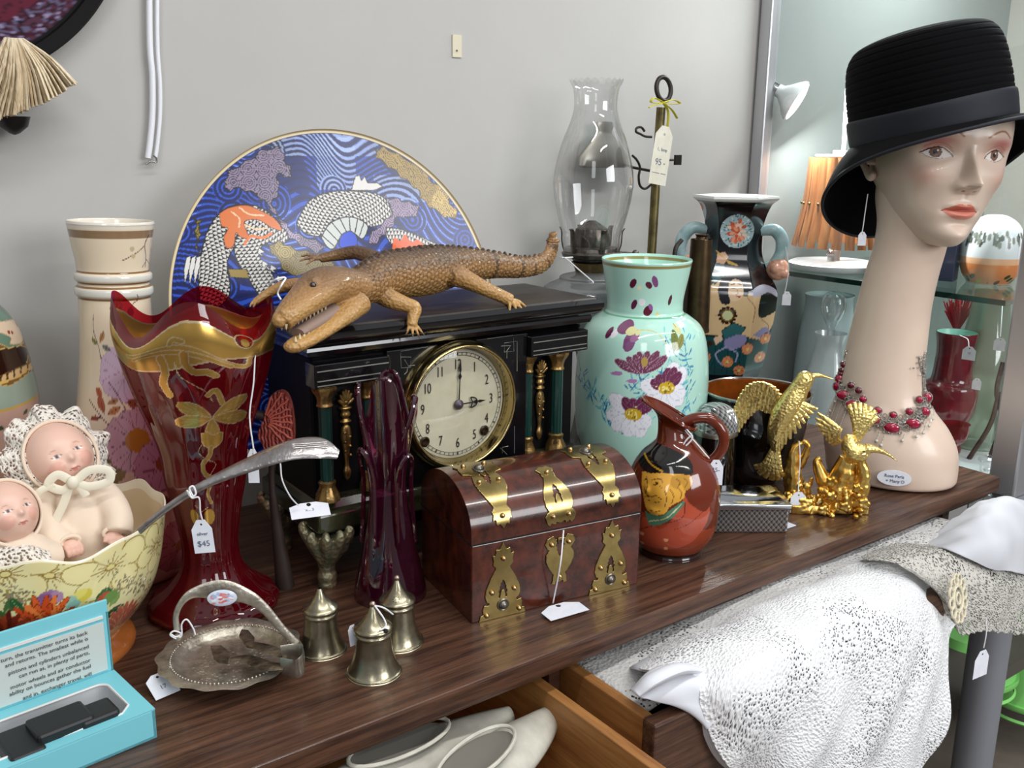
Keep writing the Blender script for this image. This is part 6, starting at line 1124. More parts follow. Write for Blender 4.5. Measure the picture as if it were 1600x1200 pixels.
rb_ = M('cream_ribbon', 'e6dfca', .5, sheen=.2)
body1 = blend([tube([q1(105, 745), q1(118, 790), q1(125, 840), q1(120, 890)], [.022, .038, .046, .05], 20, n=20), tube([q1(150, 765, .01), q1(172, 785, .02), q1(185, 810, .035), q1(183, 832, .045)], [.018, .0165, .0155, .015], 14, n=16), tube([q1(70, 765, .01), q1(60, 800, .025), q1(80, 840, .04), q1(105, 852, .05)], [.018, .018, .017, .014], 14, n=16)], .0025, 5)
bn = vnoise(body1.v, 90, 8); body1.v += body1.v/np.linalg.norm(body1.v, axis=1)[:, None]*(bn*.0012)[:, None]
build('gown', body1, clo, t, angle=180)
for (cx_, cy_, dp, sg) in ((176, 838, .047, 1), (110, 852, .055, -1)):
    h0 = q1(cx_, cy_, dp); L = [ball(.0085, h0, 14, 10, (1.1, .9, .8))]
    for k in range(4): L.append(tube([h0+np.array([.004*(k-1.5), -.004, .0]), h0+np.array([.0045*(k-1.5)+.002, -.011, -.003]), h0+np.array([.004*(k-1.5)+.001, -.013, -.008])], [.0026, .0024, .0018], 8, n=8))
    L.append(tube([h0+np.array([-.007*sg, -.002, .002]), h0+np.array([-.010*sg, -.008, -.002])], [.0028, .002], 8))
    build('hand', blend(L, .0011, 2), bisque, t, angle=180); build('cuff', tube([h0+np.array([.009*math.cos(a), -.001, .005+.009*math.sin(a)*.6]) for a in np.linspace(0, 2*PI, 24, endpoint=False)], .0022, 8, closed=True), clo, t)
for L, w_ in (([(118, 752), (140, 735), (168, 735), (170, 752), (140, 760), (120, 755)], .0045), ([(112, 752), (90, 742), (76, 757), (98, 766), (114, 755)], .0045), ([(110, 756), (98, 790), (80, 825), (62, 860)], .0042), ([(85, 757), (60, 770), (48, 800), (50, 830)], .0036), ([(118, 756), (128, 765), (135, 775)], .004)): build('ribbon', tube([q1(x, y, .042) for x, y in L], [(w_, .0008)]*len(L), 8, n=30, up=(-.17, -.98, .1)), rb_, t)
build('knot', ball(.006, q1(114, 754, .044), 12, 8, (1, .7, 1.2)), rb_, t)
c2_ = vw(10, 803, (.135, 1.01)); t, m = doll('small_baby_doll', 'smaller bisque doll in a plain bonnet at the left edge of the yellow bowl', c2_, .031, np.array([.25, -.8, .45]), np.array([-.2, .4, .9]), False)
q2 = lambda x, y, dpt=0.0: vw(x, y, (.135-dpt*.13, 1.01-dpt*.98))-c2_
build('gown', blend([tube([q2(15, 850), q2(40, 870, .01), q2(80, 880, .0)], [.022, .026, .022], 16, n=16), tube([q2(-10, 850), q2(-40, 880, .01)], [.022, .026], 16, n=10)], .0025, 5), clo, t, angle=180)
ob_ = cloth([[tuple(vw(x, y, (.14, 1.0))) for x, y in ((-60, 860), (-5, 845), (40, 835), (75, 850))], [tuple(vw(x, y, (.145, .975))) for x, y in ((-60, 880), (0, 868), (45, 858), (80, 868))], [tuple(vw(x, y, (.15, .965))) for x, y in ((-50, 900), (5, 890), (50, 878), (82, 880))]], 60, 30, .002, 77, lc_, 'lace_blanket'); ob_['label'] = 'white lace doily tucked over the small doll in the yellow bowl'; ob_['category'] = 'lace'
solo('bowl_padding', ball(.1, (0, 0, 0), 32, 20, (1.05, 1.05, .32)), clo, 'crumpled cream cloth filling the yellow bowl under the dolls', 'cloth', loc=(bc[0], bc[1], .092))
# ================= RED ORNAMENT =================
ro = np.array([.46, 1.16, 0]); ro = vw(435, 700, (.435, 1.075)); t = thing('red_shell_ornament', 'reddish carved fan shell ornament between the ruby vase and the clock', 'ornament', (ro[0], ro[1], 0)); O = np.array([ro[0], ro[1], 0]); K = crop(380, 500, 5); c_ = (ro[0], ro[1])
pr = [vw(x, y, c_)-O for x, y in K((170, 770), (190, 690), (230, 580), (300, 540), (360, 560), (395, 640), (412, 740), (420, 850), (405, 940), (330, 1020), (200, 1050), (160, 960), (120, 900), (140, 830))]
v_ = (np.array(pr)[:, 0]*.8-np.array(pr)[:, 1]*.6); fr = frame((0, 0, 0), (.8, -.6, 0), (0, 0, 1)); Q = [((p[0]*.8-p[1]*.6), p[2]) for p in pr]; Q = crom(np.array(Q+[Q[0]]), 60)[:-1]
g = plate2d([[tuple(x) for x in Q]], .010, 'xy').mat(fr); red = M('red_carving', 'a0483e', .5, var=('6f2c26', 60), bump=('wave', 90, .9)); build('shell', g, red, t, angle=30, bevel=.004)
ce = np.array(Q[0])
for k in range(13): a = R_(-75+k*14); e_ = ce+np.array([math.cos(a), math.sin(a)])*.034; 
for k in range(11):
    a = R_(-50+k*15); L = []
    for s_ in np.linspace(.008, .046, 8):
        p = ce+np.array([math.cos(a), math.sin(a)])*s_
        if inpoly(Q, np.array([p[0]]), np.array([p[1]]))[0]: L.append((p[0], p[1]+.001*math.sin(s_*500), .0105))
    if len(L) > 2: build('ridge', tube(L, .0012, 6, n=12).mat(fr), M('red_ridge', 'b0584a', .45), t)
build('stem', tube([vw(400, 648, c_)-O, vw(415, 650, c_)-O], .006, 10)+tube([vw(430, 705, c_)-O, vw(425, 760, c_)-O, (0, 0, 0)], [.006, .004, .012], 12, n=12), M('dark_stem', '2a1d18', .6), t)
# ================= TOBY JUG =================
jc = (.923, .877); jprof = [(.001, .004), (.040, .0), (.0445, .002), (.0435, .007), (.047, .012), (.058, .030), (.0635, .055), (.0645, .080), (.0625, .105), (.054, .130), (.040, .148), (.027, .162), (.0215, .176), (.0215, .182), (.025, .188), (.029, .194)]
def jl(*L): return [(lambda q: (q[0]*.96, q[1]+.019))(latpt(960+x/4, 600+y/4, jc)) for x, y in L]
fj = facing(*jc)
def jmod(A, z, r):
    a = wrap(A); U = np.sin(a); k = np.clip((z-.162)/.032, 0, 1); sp = np.exp(-(wrap(a+PI/2)/.75)**2)
    r2 = r*(1+.62*sp*k**1.4-.12*k*(1-sp)); z2 = z+k*(-.014*U+.010*sp)
    # moulded portrait relief
    x = r*U; fr = np.cos(a) > 0
    def g(cx, cz, sx, sz, h): return h*np.exp(-((x-cx)/sx)**2-((z-cz)/sz)**2)
    rel = g(hf[0], hf[1], .017, .022, .0055)+g(cp_[0], cp_[1], .026, .0085, .006)+g(ns[0], ns[1], .0035, .005, .0035)+g(hf[0]+.012, hf[1]-.030, .02, .010, .003)+g(ch[0], ch[1], .008, .005, .002)
    return r2+rel*fr, z2
(hf,), (cp_,), (ns,), (ch,) = jl((300, 670)), jl((300, 505)), jl((212, 655)), jl((250, 770))
def paint_jug(A, z, r):
    a = wrap(A); U = np.where(np.cos(a) > 0, r*np.sin(a), 9); c = Cv(U, z, '642612'); n = vnoise(np.stack([c.u, c.v, c.u*0], -1), 60, 3)
    k = c.v < .064-.25*c.u; c.c[k, :3] = hx('8f3a20'); k = c.v < .012; c.c[k, :3] = hx('2a1410')
    c.c[:, :3] *= (1+.10*n)[:, None]; sk = 'd8a03c'
    c.poly(jl((150, 900), (190, 820), (300, 880), (420, 720), (440, 690), (480, 740), (560, 800), (600, 780), (560, 900), (420, 1000), (150, 1000)), 'ad4a32', smooth=True)
    c.line(jl((170, 900), (230, 870), (330, 840), (430, 800), (440, 700)), .0008, '4c1a10', smooth=True); c.line(jl((380, 880), (470, 850), (560, 790)), .0008, '4c1a10', smooth=True)
    c.poly(jl((170, 575), (230, 560), (350, 560), (450, 570), (485, 600), (478, 640), (445, 660), (430, 700), (350, 740), (320, 780), (240, 795), (195, 750), (185, 700), (172, 650)), sk, smooth=True)
    c.poly(jl((360, 575), (440, 570), (482, 600), (478, 640), (440, 655), (420, 620), (380, 640), (350, 610)), 'b8862c', smooth=True)
    for L in ([(200, 590), (215, 650), (200, 680), (225, 690)], [(190, 700), (240, 690), (270, 680), (300, 695)], [(215, 715), (250, 722), (290, 712)], [(190, 610), (205, 602)], [(240, 600), (290, 590), (310, 610)], [(250, 625), (280, 620), (300, 632)], [(320, 640), (330, 690), (320, 740)], [(350, 640), (370, 680), (360, 720)], [(400, 640), (420, 670), (410, 700)], [(235, 770), (260, 775), (290, 765)]): c.line(jl(*L), .0011, '6a3c14', smooth=True)
    c.ell(*jl((200, 605))[0], .0018, .0012, 0, '3a2412'); c.ell(*jl((270, 612))[0], .0024, .0015, 0, '3a2412')
    for L in ([(385, 590), (410, 610), (390, 640)], [(430, 585), (455, 610), (440, 640)]): c.line(jl(*L), .0012, '7a5018', smooth=True)
    c.poly(jl((190, 775), (215, 790), (300, 795), (350, 760), (425, 715), (430, 740), (330, 830), (225, 865)), '4f7a60', smooth=True); c.line(jl((220, 840), (320, 810), (420, 730)), .0014, 'c8c89a', smooth=True)
    c.poly(jl((135, 500), (150, 450), (220, 430), (330, 440), (430, 475), (480, 520), (485, 575), (400, 565), (290, 560), (200, 572), (145, 540)), '161210', smooth=True)
    c.line(jl((195, 492), (240, 525), (300, 550)), .0026, 'c8982c', smooth=True)
    for x, y in ((322, 948), (322, 1008), (172, 930), (172, 998)): c.ell(*jl((x, y))[0], .0030, .0026, 0, 'e0a070')
    return c.out()
brg = M('brown_glaze', 'ffffff', .1, attr=True, coat=.6)
t = thing('portrait_jug', 'glossy brown jug moulded with the yellow face of a man in a black cap', 'jug', (jc[0], jc[1], 0))
pr_ = crom(jprof, 200); inn = [(r-.003, z) for r, z in jprof[::-1][:6]]+[(.001, .14)]
build('body', lathe(jprof, 320, n=240, a0=fj, mod=jmod, paint=paint_jug), brg, t, angle=180)
aa = np.linspace(0, 2*PI, 60, endpoint=False); r_, z_ = jmod(aa[None], np.full((1, 60), .194), np.full((1, 60), .030)); hb_ = M('brown_handle', '642612', .1, coat=.6)
build('rim', tube(np.stack([r_[0]*np.cos(aa+fj), r_[0]*np.sin(aa+fj), z_[0]], 1), .0022, 8, closed=True), hb_, t)
J0 = np.array([jc[0], jc[1], 0]); build('handle', tube([vw(x, y, jc)-J0 for x, y in ((1058, 668), (1070, 660), (1088, 653), (1108, 654), (1124, 667), (1131, 686), (1126, 705), (1112, 720), (1098, 722))], [.0075]*9, 16, n=50, flat=1.0), hb_, t)
tag_at(vw(1118, 738, (.92, .86)), (.75, -.6, 0), (-.05, 0, 1), .020, .036, 'white price tag hanging from the handle of the brown portrait jug', [vw(1066, 662, (.92, .86)), vw(1070, 672, (.918, .855)), vw(1090, 695, (.918, .855)), vw(1108, 716, (.92, .858))], marks=(('35-', .1), ('1/..', -.2)))
solo('jug_handle_string', tube([vw(x, y, (.915, .852)) for x, y in ((1066, 660), (1074, 672), (1082, 684), (1070, 698), (1065, 700), (1072, 688), (1080, 680))], .0011, 6, n=40), STR, 'white string loop tied at the neck of the brown jug', 'string')
# ================= SILVER BOX =================
sb = np.array([1.008, .892, 0]); rz = math.atan2(-.069, .100); t = thing('trinket_box', 'low cut crystal box with a shiny silver lid beside the brown jug', 'box', tuple(sb), rz)
def cutg(name):
    m = M(name, '6f716f', .16, .55, bump=None); N = m.node_tree.nodes; L = m.node_tree.links; b = N['Principled BSDF']; tc = N.new('ShaderNodeTexCoord'); f = []
    for ang in (.7, -.7, 0.0):
        mp_ = N.new('ShaderNodeMapping'); mp_.inputs['Rotation'].default_value = (0, ang, 0); w_ = N.new('ShaderNodeTexWave'); w_.inputs['Scale'].default_value = 55; w_.wave_profile = 'SAW'; L.new(tc.outputs['Object'], mp_.inputs[0]); L.new(mp_.outputs[0], w_.inputs[0]); f.append(w_)
    a1 = N.new('ShaderNodeMath'); a1.operation = 'ADD'; L.new(f[0].outputs[1], a1.inputs[0]); L.new(f[1].outputs[1], a1.inputs[1]); bp = N.new('ShaderNodeBump'); bp.inputs['Strength'].default_value = 1; bp.inputs['Distance'].default_value = .003; L.new(a1.outputs[0], bp.inputs['Height']); L.new(bp.outputs[0], b.inputs['Normal'])
    rp = N.new('ShaderNodeValToRGB'); rp.color_ramp.elements[0].color = (.10, .10, .10, 1); rp.color_ramp.elements[1].color = (.78, .78, .76, 1); rp.color_ramp.elements[0].position = .3; rp.color_ramp.elements[1].position = 1; mh = N.new('ShaderNodeMath'); mh.operation = 'MULTIPLY'; mh.inputs[1].default_value = .62; L.new(a1.outputs[0], mh.inputs[0]); L.new(mh.outputs[0], rp.inputs[0]); L.new(rp.outputs[0], b.inputs['Base Color']); return m
cg_ = cutg('cut_crystal'); wb = .124; db = .070
build('body', box2(0, wb, 0, db, 0, .037), cg_, t, smooth=False, bevel=.003)
sl_ = M('polished_silver', 'b9bcc0', .1, 1.0, bump=('noise', 40, .12))
ld = build('lid', gridmesh(np.array([[(x0, y0, z), (x1, y0, z), (x1, y1, z), (x0, y1, z)] for x0, x1, y0, y1, z in ((-.002, wb+.002, -.002, db+.002, .036), (-.003, wb+.003, -.003, db+.003, .039), (-.003, wb+.003, -.003, db+.003, .045), (.001, wb-.001, .001, db-.001, .047), (.006, wb-.006, .006, db-.006, .0485), (.012, wb-.012, .010, db-.010, .053), (.035, wb-.035, .024, db-.024, .0555))]), True, True, True), sl_, t, angle=50, bevel=.0015)
solo('paper_slip', box(0, 0, .001, .03, .02, .001), CARD, 'corner of white paper slip under the silver lidded box', 'paper', loc=tuple(atZ(1225, 822, 0)), smooth=False)
# ================= AMBER BOWL =================
ab = (1.252, 1.012); t = thing('amber_bowl', 'large dark amber glass bowl with a black outside behind the brown jug', 'bowl', (ab[0], ab[1], 0))
rzb = vw(1163, 608, ab)[2]
build('outside', lathe([(.001, .002), (.04, .0), (.044, .004), (.066, .03), (.081, .08), (.0865, .12), (.0885, rzb)], 96, n=60), M('black_glass', '0b0807', .08, coat=.6), t)
build('inside', lathe([(.0885, rzb), (.0865, rzb-.004), (.083, .11), (.076, .075), (.058, .035), (.001, .022)], 96, n=60), M('amber_inside', '7a3c10', .12, coat=.6, var=('3c1a08', 9)), t)
build('rim', lathe([(.0900, rzb-.003), (.0905, rzb), (.0885, rzb+.0015), (.0865, rzb)], 96), M('silver_rim', 'a9aca8', .15, .9), t)
cl = vw(1130, 612, (1.215, .985)); cl = vw(1122, 612, (1.165, .94)); t = thing('crystal_lidded_jar', 'black glass jar with a domed cut crystal lid behind the jug handle', 'jar', (cl[0], cl[1], 0))
build('dome', lathe([(.034, rzb-.04), (.033, rzb-.025), (.027, rzb-.010), (.016, rzb-.001), (.001, rzb+.002)], 48, n=50, mod=lambda A, z, r: (r*(1+.03*np.abs(np.cos(10*A))), z)), cg_, t)
build('base', lathe([(.001, .001), (.028, 0), (.033, .01), (.034, .06), (.0335, rzb-.044)], 48, n=30), M('black_glass', '0b0807', .08), t); build('band', lathe([(.0345, rzb-.048), (.0355, rzb-.044), (.0345, rzb-.040)], 48), SILV, t)
# ================= GILDED BIRDS =================
bcn = (1.238, .852); t = thing('gilded_bird_sculpture', 'bright gilded sculpture of two hummingbirds on a flowering rock base beside the bust', 'sculpture', (bcn[0], bcn[1], 0)); B0 = np.array([bcn[0], bcn[1], 0]); fwn = -B0/np.linalg.norm(B0)
V = lambda x, y, d=0.0: vw(x, y, bcn)-B0+fwn*d
gold = M('bright_gold', 'efcd78', .3, 1.0, var=('c08a2a', 30), bump=('noise', 110, .3)); goldf = M('feather_gold', 'f0d688', .34, 1.0, bump=('voronoi', 230, .5)); px = 1.5/1500*.95
base = [box(0, 0, .007, .120, .050, .014).rot('Z', -35)]
pp_ = [(V(1298, 795)+np.array([0, 0, 0]))]
ring = [];
for k in range(26): a = k*2*PI/26; base.append(ball(.007+.002*math.sin(k*2.3), (.060*math.cos(a)*.82+.024*math.sin(a)*.57, -.060*math.cos(a)*.57+.024*math.sin(a)*.82, .007), 10, 8))
base += [tube([V(1245, 795), V(1240, 760), V(1238, 730), V(1240, 705), V(1250, 690)], [.020, .016, .013, .010, .005], 12, n=24), tube([V(1250, 730), V(1262, 700), V(1258, 690), V(1250, 694)], [.006, .005, .004, .003], 10, n=14), tube([V(1310, 795), V(1312, 765), V(1318, 740), V(1325, 715)], [.026, .024, .020, .013], 12, n=20), tube([V(1300, 770), V(1285, 745), V(1276, 722), V(1283, 716)], [.015, .011, .007, .004], 10, n=16), tube([V(1335, 790), V(1345, 770), V(1350, 740), V(1340, 700)], [.014, .012, .009, .006], 10, n=18), tube([V(1265, 795), V(1262, 770), V(1268, 745)], [.010, .006, .004], 10, n=14)]
for k in range(80):
    x = RNG.uniform(1228, 1350); y = RNG.uniform(752, 798)+(8 if x < 1250 else 0); c_ = V(x, y, RNG.uniform(.005, .032)); base.append(ball(RNG.uniform(.0035, .007), c_, 8, 6))
for (x, y) in ((1300, 765), (1340, 752), (1288, 786), (1320, 780), (1262, 782), (1350, 775), (1300, 742)):
    c_ = V(x, y, .034)
    for k in range(5): a = k*2*PI/5; e_ = np.array([math.cos(a)*.8, -math.cos(a)*.57, math.sin(a)])*.0095; base.append(tube([c_, c_+e_*.6, c_+e_], [.0022, .0042, .002], 8, n=6))
rk = blend(base, .0013, 1); vn_ = vnoise(rk.v, 110, 5)+.6*vnoise(rk.v, 240, 9); rr2 = rk.v-np.array([0, 0, .04]); rk.v += rr2/(np.linalg.norm(rr2, axis=1)[:, None]+1e-6)*(vn_*.0022)[:, None]; rk.v[:, 2] = np.maximum(rk.v[:, 2], .0003); build('rock_base', rk, gold, t, angle=180)
def feather(bird, root, tips, w, n_=3, name='wing'):
    g = []
    for tp in tips:
        L = np.linalg.norm(tp-root); mid = root*.45+tp*.55+np.array([0, 0, L*.06]); g.append(tube([root, mid, tp], [(w*.7, w*.35), (w, w*.3), (w*.35, w*.2)], 8, n=10, up=tuple(fwn)))
    return build(name, gsum(g), goldf, bird)
def fan(pts_root, pts_tip, n_): return [(np.array(pts_tip[0])*(1-f)+np.array(pts_tip[-1])*f if len(pts_tip) == 2 else crom(np.array(pts_tip), 50)[int(f*49)]) for f in np.linspace(0, 1, n_)]
# bird A
bA_ = build('bird_body', blend([tube([V(1214, 700, .012), V(1216, 672, .014), V(1226, 645, .014), V(1240, 622, .012), V(1250, 604, .010), V(1259, 592, .008), V(1268, 588, .006)], [.008, .0155, .020, .0185, .0145, .0135, .009], 20, n=40), ball(.0135, V(1258, 591, .008)), tube([V(1266, 587, .006), V(1282, 586, .003), V(1302, 593, -.002)], [.0055, .003, .0012], 10, n=14)], .0012, 2), goldf, t, angle=180)
rows = [([V(1210, 612, .004), V(1188, 598, .0), V(1165, 602, -.004), V(1152, 625, -.004), V(1146, 660, -.002), V(1143, 688, 0)], .0062, 10, V(1222, 618, .01)), ([V(1212, 630, .006), V(1195, 630, .004), V(1182, 640, .002), V(1168, 655, .002), V(1155, 672, 0)], .0055, 9, V(1222, 622, .012))]
g = []
for k in range(15):
    f = k/14; a_ = crom(np.array([V(1212, 640, .006), V(1200, 645, .004), V(1185, 640, .002), V(1172, 650, 0), V(1160, 665, -.002), V(1150, 680, -.002), V(1144, 690, -.002)]), 60)[int(f*59)]; r_ = crom(np.array([V(1222, 618, .010), V(1208, 602, .006), V(1190, 596, .002), V(1172, 602, -.002), V(1160, 618, -.004), V(1152, 636, -.004)]), 60)[int(f*59)]
    g.append(tube([r_, (r_+a_)/2, a_], [(.0055, .003), (.0058, .0022), (.003, .0015)], 8, n=8, up=tuple(fwn)))
    m_ = r_*.6+a_*.4; g.append(tube([r_+fwn*.003, m_+fwn*.003], [(.005, .003), (.0035, .002)], 8, up=tuple(fwn)))
build('wing', gsum(g), goldf, bA_)
g = []
for k in range(11):
    f = k/10; r_ = V(1222, 628, .024)*(1-f)+V(1238, 622, .022)*f; a_ = crom(np.array([V(1214, 704, .022), V(1226, 690, .024), V(1245, 670, .024), V(1262, 652, .02), V(1278, 636, .014)]), 60)[int(f*59)]
    g.append(tube([r_, (r_+a_)/2+fwn*.003, a_], [(.006, .003), (.0062, .0025), (.0022, .0014)], 8, n=10, up=tuple(fwn)))
build('wing', gsum(g), goldf, bA_)
g = [tube([V(1214, 690, .012), (V(1212, 715, .012)+V(x, y, .010))/2, V(x, y, .006)], [(.005, .003), (.0052, .0022), (.0045, .0016)], 8, n=8, up=tuple(fwn)) for x, y in ((1180, 728), (1186, 738), (1195, 744), (1206, 748), (1216, 748), (1224, 742))]
build('tail', gsum(g), goldf, bA_)
bB_ = build('bird_body', blend([tube([V(1328, 676, .01), V(1328, 690, .014), V(1334, 702, .016), V(1345, 705, .016), V(1356, 700, .014)], [.007, .013, .0145, .012, .007], 16, n=28), ball(.012, V(1343, 700, .016)), tube([V(1352, 696, .016), V(1368, 698, .014), V(1386, 706, .010), V(1402, 719, .006)], [.0085, .0055, .0028, .0008], 10, n=20), tube([V(1332, 705, .012), V(1325, 720, .006)], [.010, .008], 10)], .0012, 2), goldf, t, angle=180)
g = [tube([V(1340, 685, .008), (V(1342, 670, .008)+V(x, y, .004))/2, V(x, y, 0)], [(.0045, .003), (.0052, .002), (.0035, .0014)], 8, n=8, up=tuple(fwn)) for x, y in ((1326, 632), (1334, 629), (1343, 629), (1352, 631), (1361, 635), (1369, 642), (1372, 652))]
build('tail', gsum(g), goldf, bB_)
g = []
for k in range(8):
    f = k/7; r_ = V(1314, 672, .006)*(1-f)+V(1312, 684, .008)*f; a_ = crom(np.array([V(1277, 645, 0), V(1274, 660, 0), V(1282, 674, .0), V(1292, 688, .002), V(1300, 694, .004)]), 50)[int(f*49)]; g.append(tube([r_, (r_+a_)/2, a_], [(.0045, .003), (.005, .002), (.002, .0014)], 8, n=8, up=tuple(fwn)))
build('wing', gsum(g), goldf, bB_)
for b_, x, y, d in ((bA_, 1262, 589, .021), (bB_, 1350, 697, .028)): build('eye', ball(.0014, V(x, y, d), 8, 6), M('eye_dark', '2a1c08', .2), b_)
bc3 = (bcn[0]*.976, bcn[1]*.976); tb_ = vw(1247, 785, bc3)
tag_at(tb_, (.8, -.57, 0), (0, 0, 1), .024, .034, 'blank white tag hanging in front of the gilded bird sculpture', [vw(1249, 690, bc3), vw(1250, 720, bc3), vw(1248, 750, bc3), vw(1247, 772, bc3)], cut=.25)
# ================= MANNEQUIN BUST =================
HC = (1.464, .874); t = thing('mannequin_bust', 'pale long-necked female display bust with painted face, turned to the right, wearing a black hat', 'mannequin', (HC[0], HC[1], 0)); H0 = np.array([HC[0], HC[1], 0]); fh = -H0/np.linalg.norm(H0); rh = np.array([fh[1]*-1, fh[0], 0]); rh = rh if rh@_R > 0 else -rh
Vh = lambda x, y, d=0.0: vw(x, y, HC)-H0+fh*d
flesh = M('mannequin_flesh', 'd9c3b1', .34, var=('d4bcaa', 6), coat=.15, sss=.04)
fm_ = frame((0, 0, 0), tuple(rh), (0, 0, 1))
def ovals(L):   # px centre, halfwidth px, y, depth half
    rows = []; a = np.linspace(0, 2*PI, 72, endpoint=False)
    for cx, hw, y, dd in L: c = Vh(cx, y); h = hw*1.015/1000; rows.append(c+np.outer(np.cos(a)*h, rh)+np.outer(np.sin(a)*dd, fh))
    return gridmesh(crom(np.array(rows).reshape(len(rows), -1), 90).reshape(90, 72, 3), True, True, True)
tor = ovals([(1392, 100, 742, .080), (1391, 104, 736, .083), (1391, 106, 715, .085), (1389, 106, 690, .084), (1384, 98, 662, .078), (1380, 84, 640, .070), (1378, 74, 622, .064), (1377, 69, 600, .060), (1380, 65, 570, .056), (1386, 62, 535, .053), (1396, 58, 480, .050), (1408, 56, 430, .049), (1420, 55, 390, .049), (1428, 56, 350, .050), (1430, 60, 310, .052), (1434, 60, 275, .050)])
ne = build('torso', tor, flesh, t, angle=180)
# head
S_h = 1.228; ywt = R_(29); fwd = fh*math.cos(ywt)+rh*math.sin(ywt); rgt = np.array([-fwd[1], fwd[0], 0]); rgt = rgt if rgt@rh > 0 else -rgt
up = np.array([0, 0, 1.])+rh*.05; up /= np.linalg.norm(up); rgt = rgt-up*(rgt@up); rgt /= np.linalg.norm(rgt); fwd = np.cross(up, rgt); fwd = fwd if fwd@fh > 0 else -fwd
hc0 = Vh(1461, 238, -.010)
HM = Matrix((tuple(rgt), tuple(-fwd), tuple(up))).transposed().to_4x4(); HM.translation = Vector(hc0)     # local x right, y back, z up
ip = lambda L: (lambda z: np.interp(z, [a for a, b in L], [b for a, b in L]))
def sm(L, n=400):
    P = crom(np.array(L, float), n); o = np.argsort(P[:, 0]); return lambda z: np.interp(z, P[o, 0], P[o, 1])
wf = sm([(-.116, .002), (-.1145, .015), (-.110, .025), (-.10, .036), (-.085, .048), (-.07, .057), (-.05, .066), (-.03, .075), (0, .080), (.02, .081), (.05, .077), (.08, .062), (.10, .045), (.115, .002)])
ff = sm([(-.116, .045), (-.1145, .066), (-.110, .078), (-.10, .083), (-.085, .083), (-.07, .0855), (-.05, .0865), (-.03, .086), (0, .085), (.02, .089), (.05, .087), (.08, .068), (.10, .045), (.115, .002)])
bf = sm([(-.116, -.020), (-.1145, -.012), (-.110, -.004), (-.10, .008), (-.085, .024), (-.07, .036), (-.05, .055), (-.03, .075), (0, .09), (.02, .093), (.05, .09), (.08, .072), (.10, .05), (.115, .002)])
nz_, na = 300, 300; zs = -.116+.231*(np.linspace(0, 1, nz_)**1.0); s_ = np.linspace(0, 1, na, endpoint=False); ph = 2*PI*s_-1.0*np.sin(2*PI*s_)*.35
Z, A = np.meshgrid(zs, ph, indexing='ij'); co_, si_ = np.cos(A), np.sin(A)
X = wf(Z)*np.sign(si_)*np.abs(si_)**.92; Y = np.where(co_ > 0, -ff(Z)*np.abs(co_)**.80, bf(Z)*np.abs(co_))
F_ = np.clip(co_*2.2, 0, 1)
def gs(x0, z0, sx, sz, h, two=True):
    r = np.exp(-((X-x0)/sx)**2-((Z-z0)/sz)**2)
    if two and x0: r = r+np.exp(-((X+x0)/sx)**2-((Z-z0)/sz)**2)
    return h*r
nh = np.interp(Z, [-.048, -.0435, -.0395, -.036, -.0325, -.024, -.012, 0, .012, .03], [0, .008, .023, .0315, .0330, .0255, .0160, .0075, .0015, 0]); nw = np.interp(Z, [-.048, -.039, -.026, 0, .02], [.0105, .0090, .0068, .0058, .008])
D = nh*np.exp(-(np.abs(X)/nw)**2.2)+gs(.0120, -.0375, .0055, .0058, .0095)+gs(.037, .000, .0185, .0115, -.0115)+gs(.037, -.001, .0125, .0075, .0065)+gs(.030, .021, .018, .006, .0025)+gs(.048, -.026, .018, .015, .0050)+gs(.040, -.055, .016, .018, -.0030)
Zo = Z; Z = Z-.0045
D += gs(0, -.0665, .0125, .0034, .0062)+gs(.007, -.0655, .006, .003, .0018)+gs(0, -.0775, .0125, .0040, .0075)-.0038*np.exp(-(X/.019)**4-((Z+.0720)/.0013)**2)+gs(0, -.0885, .014, .004, -.0028)+gs(0, -.102, .014, .009, .0060)-.0022*np.exp(-(X/.0028)**2-((Z+.053)/.004)**2)+gs(.0215, -.073, .004, .004, -.0015)+gs(.0065, -.0425, .003, .0022, -.0035)
Z = Zo
# eyelid folds
ez = .001+.0075*(1-(np.abs(np.abs(X)-.037)/.016)**2); lid = np.exp(-((Z-ez)/.0010)**2)*(np.abs(np.abs(X)-.037) < .0155); D += -.0012*lid
Y = Y-D*F_
jw = np.exp(-((np.abs(X)-.052)/.012)**2-((Z+.062)/.016)**2)*np.clip(co_+.6, 0, 1); X = X*(1+.02*jw)
cv = Cv(np.where(co_ > 0, X, 9.0), Z, 'd9c3b1'); c = cv
def blush(x0, z0, rx, rz, col, a, side=True):
    for sx in ((-1, 1) if side else (1,)):
        q_ = a*np.exp(-((cv.u-sx*x0)/rx)**2-((cv.v-z0)/rz)**2); cv.c[:, :3] = cv.c[:, :3]*(1-q_[:, None])+np.array(hx(col))*q_[:, None]
blush(.052, -.028, .018, .013, 'd08c7c', .45); blush(.042, .014, .022, .007, 'bf6a66', .9); blush(.049, .005, .007, .006, 'a85a50', .6); blush(.020, .004, .006, .008, 'b88c78', .3)
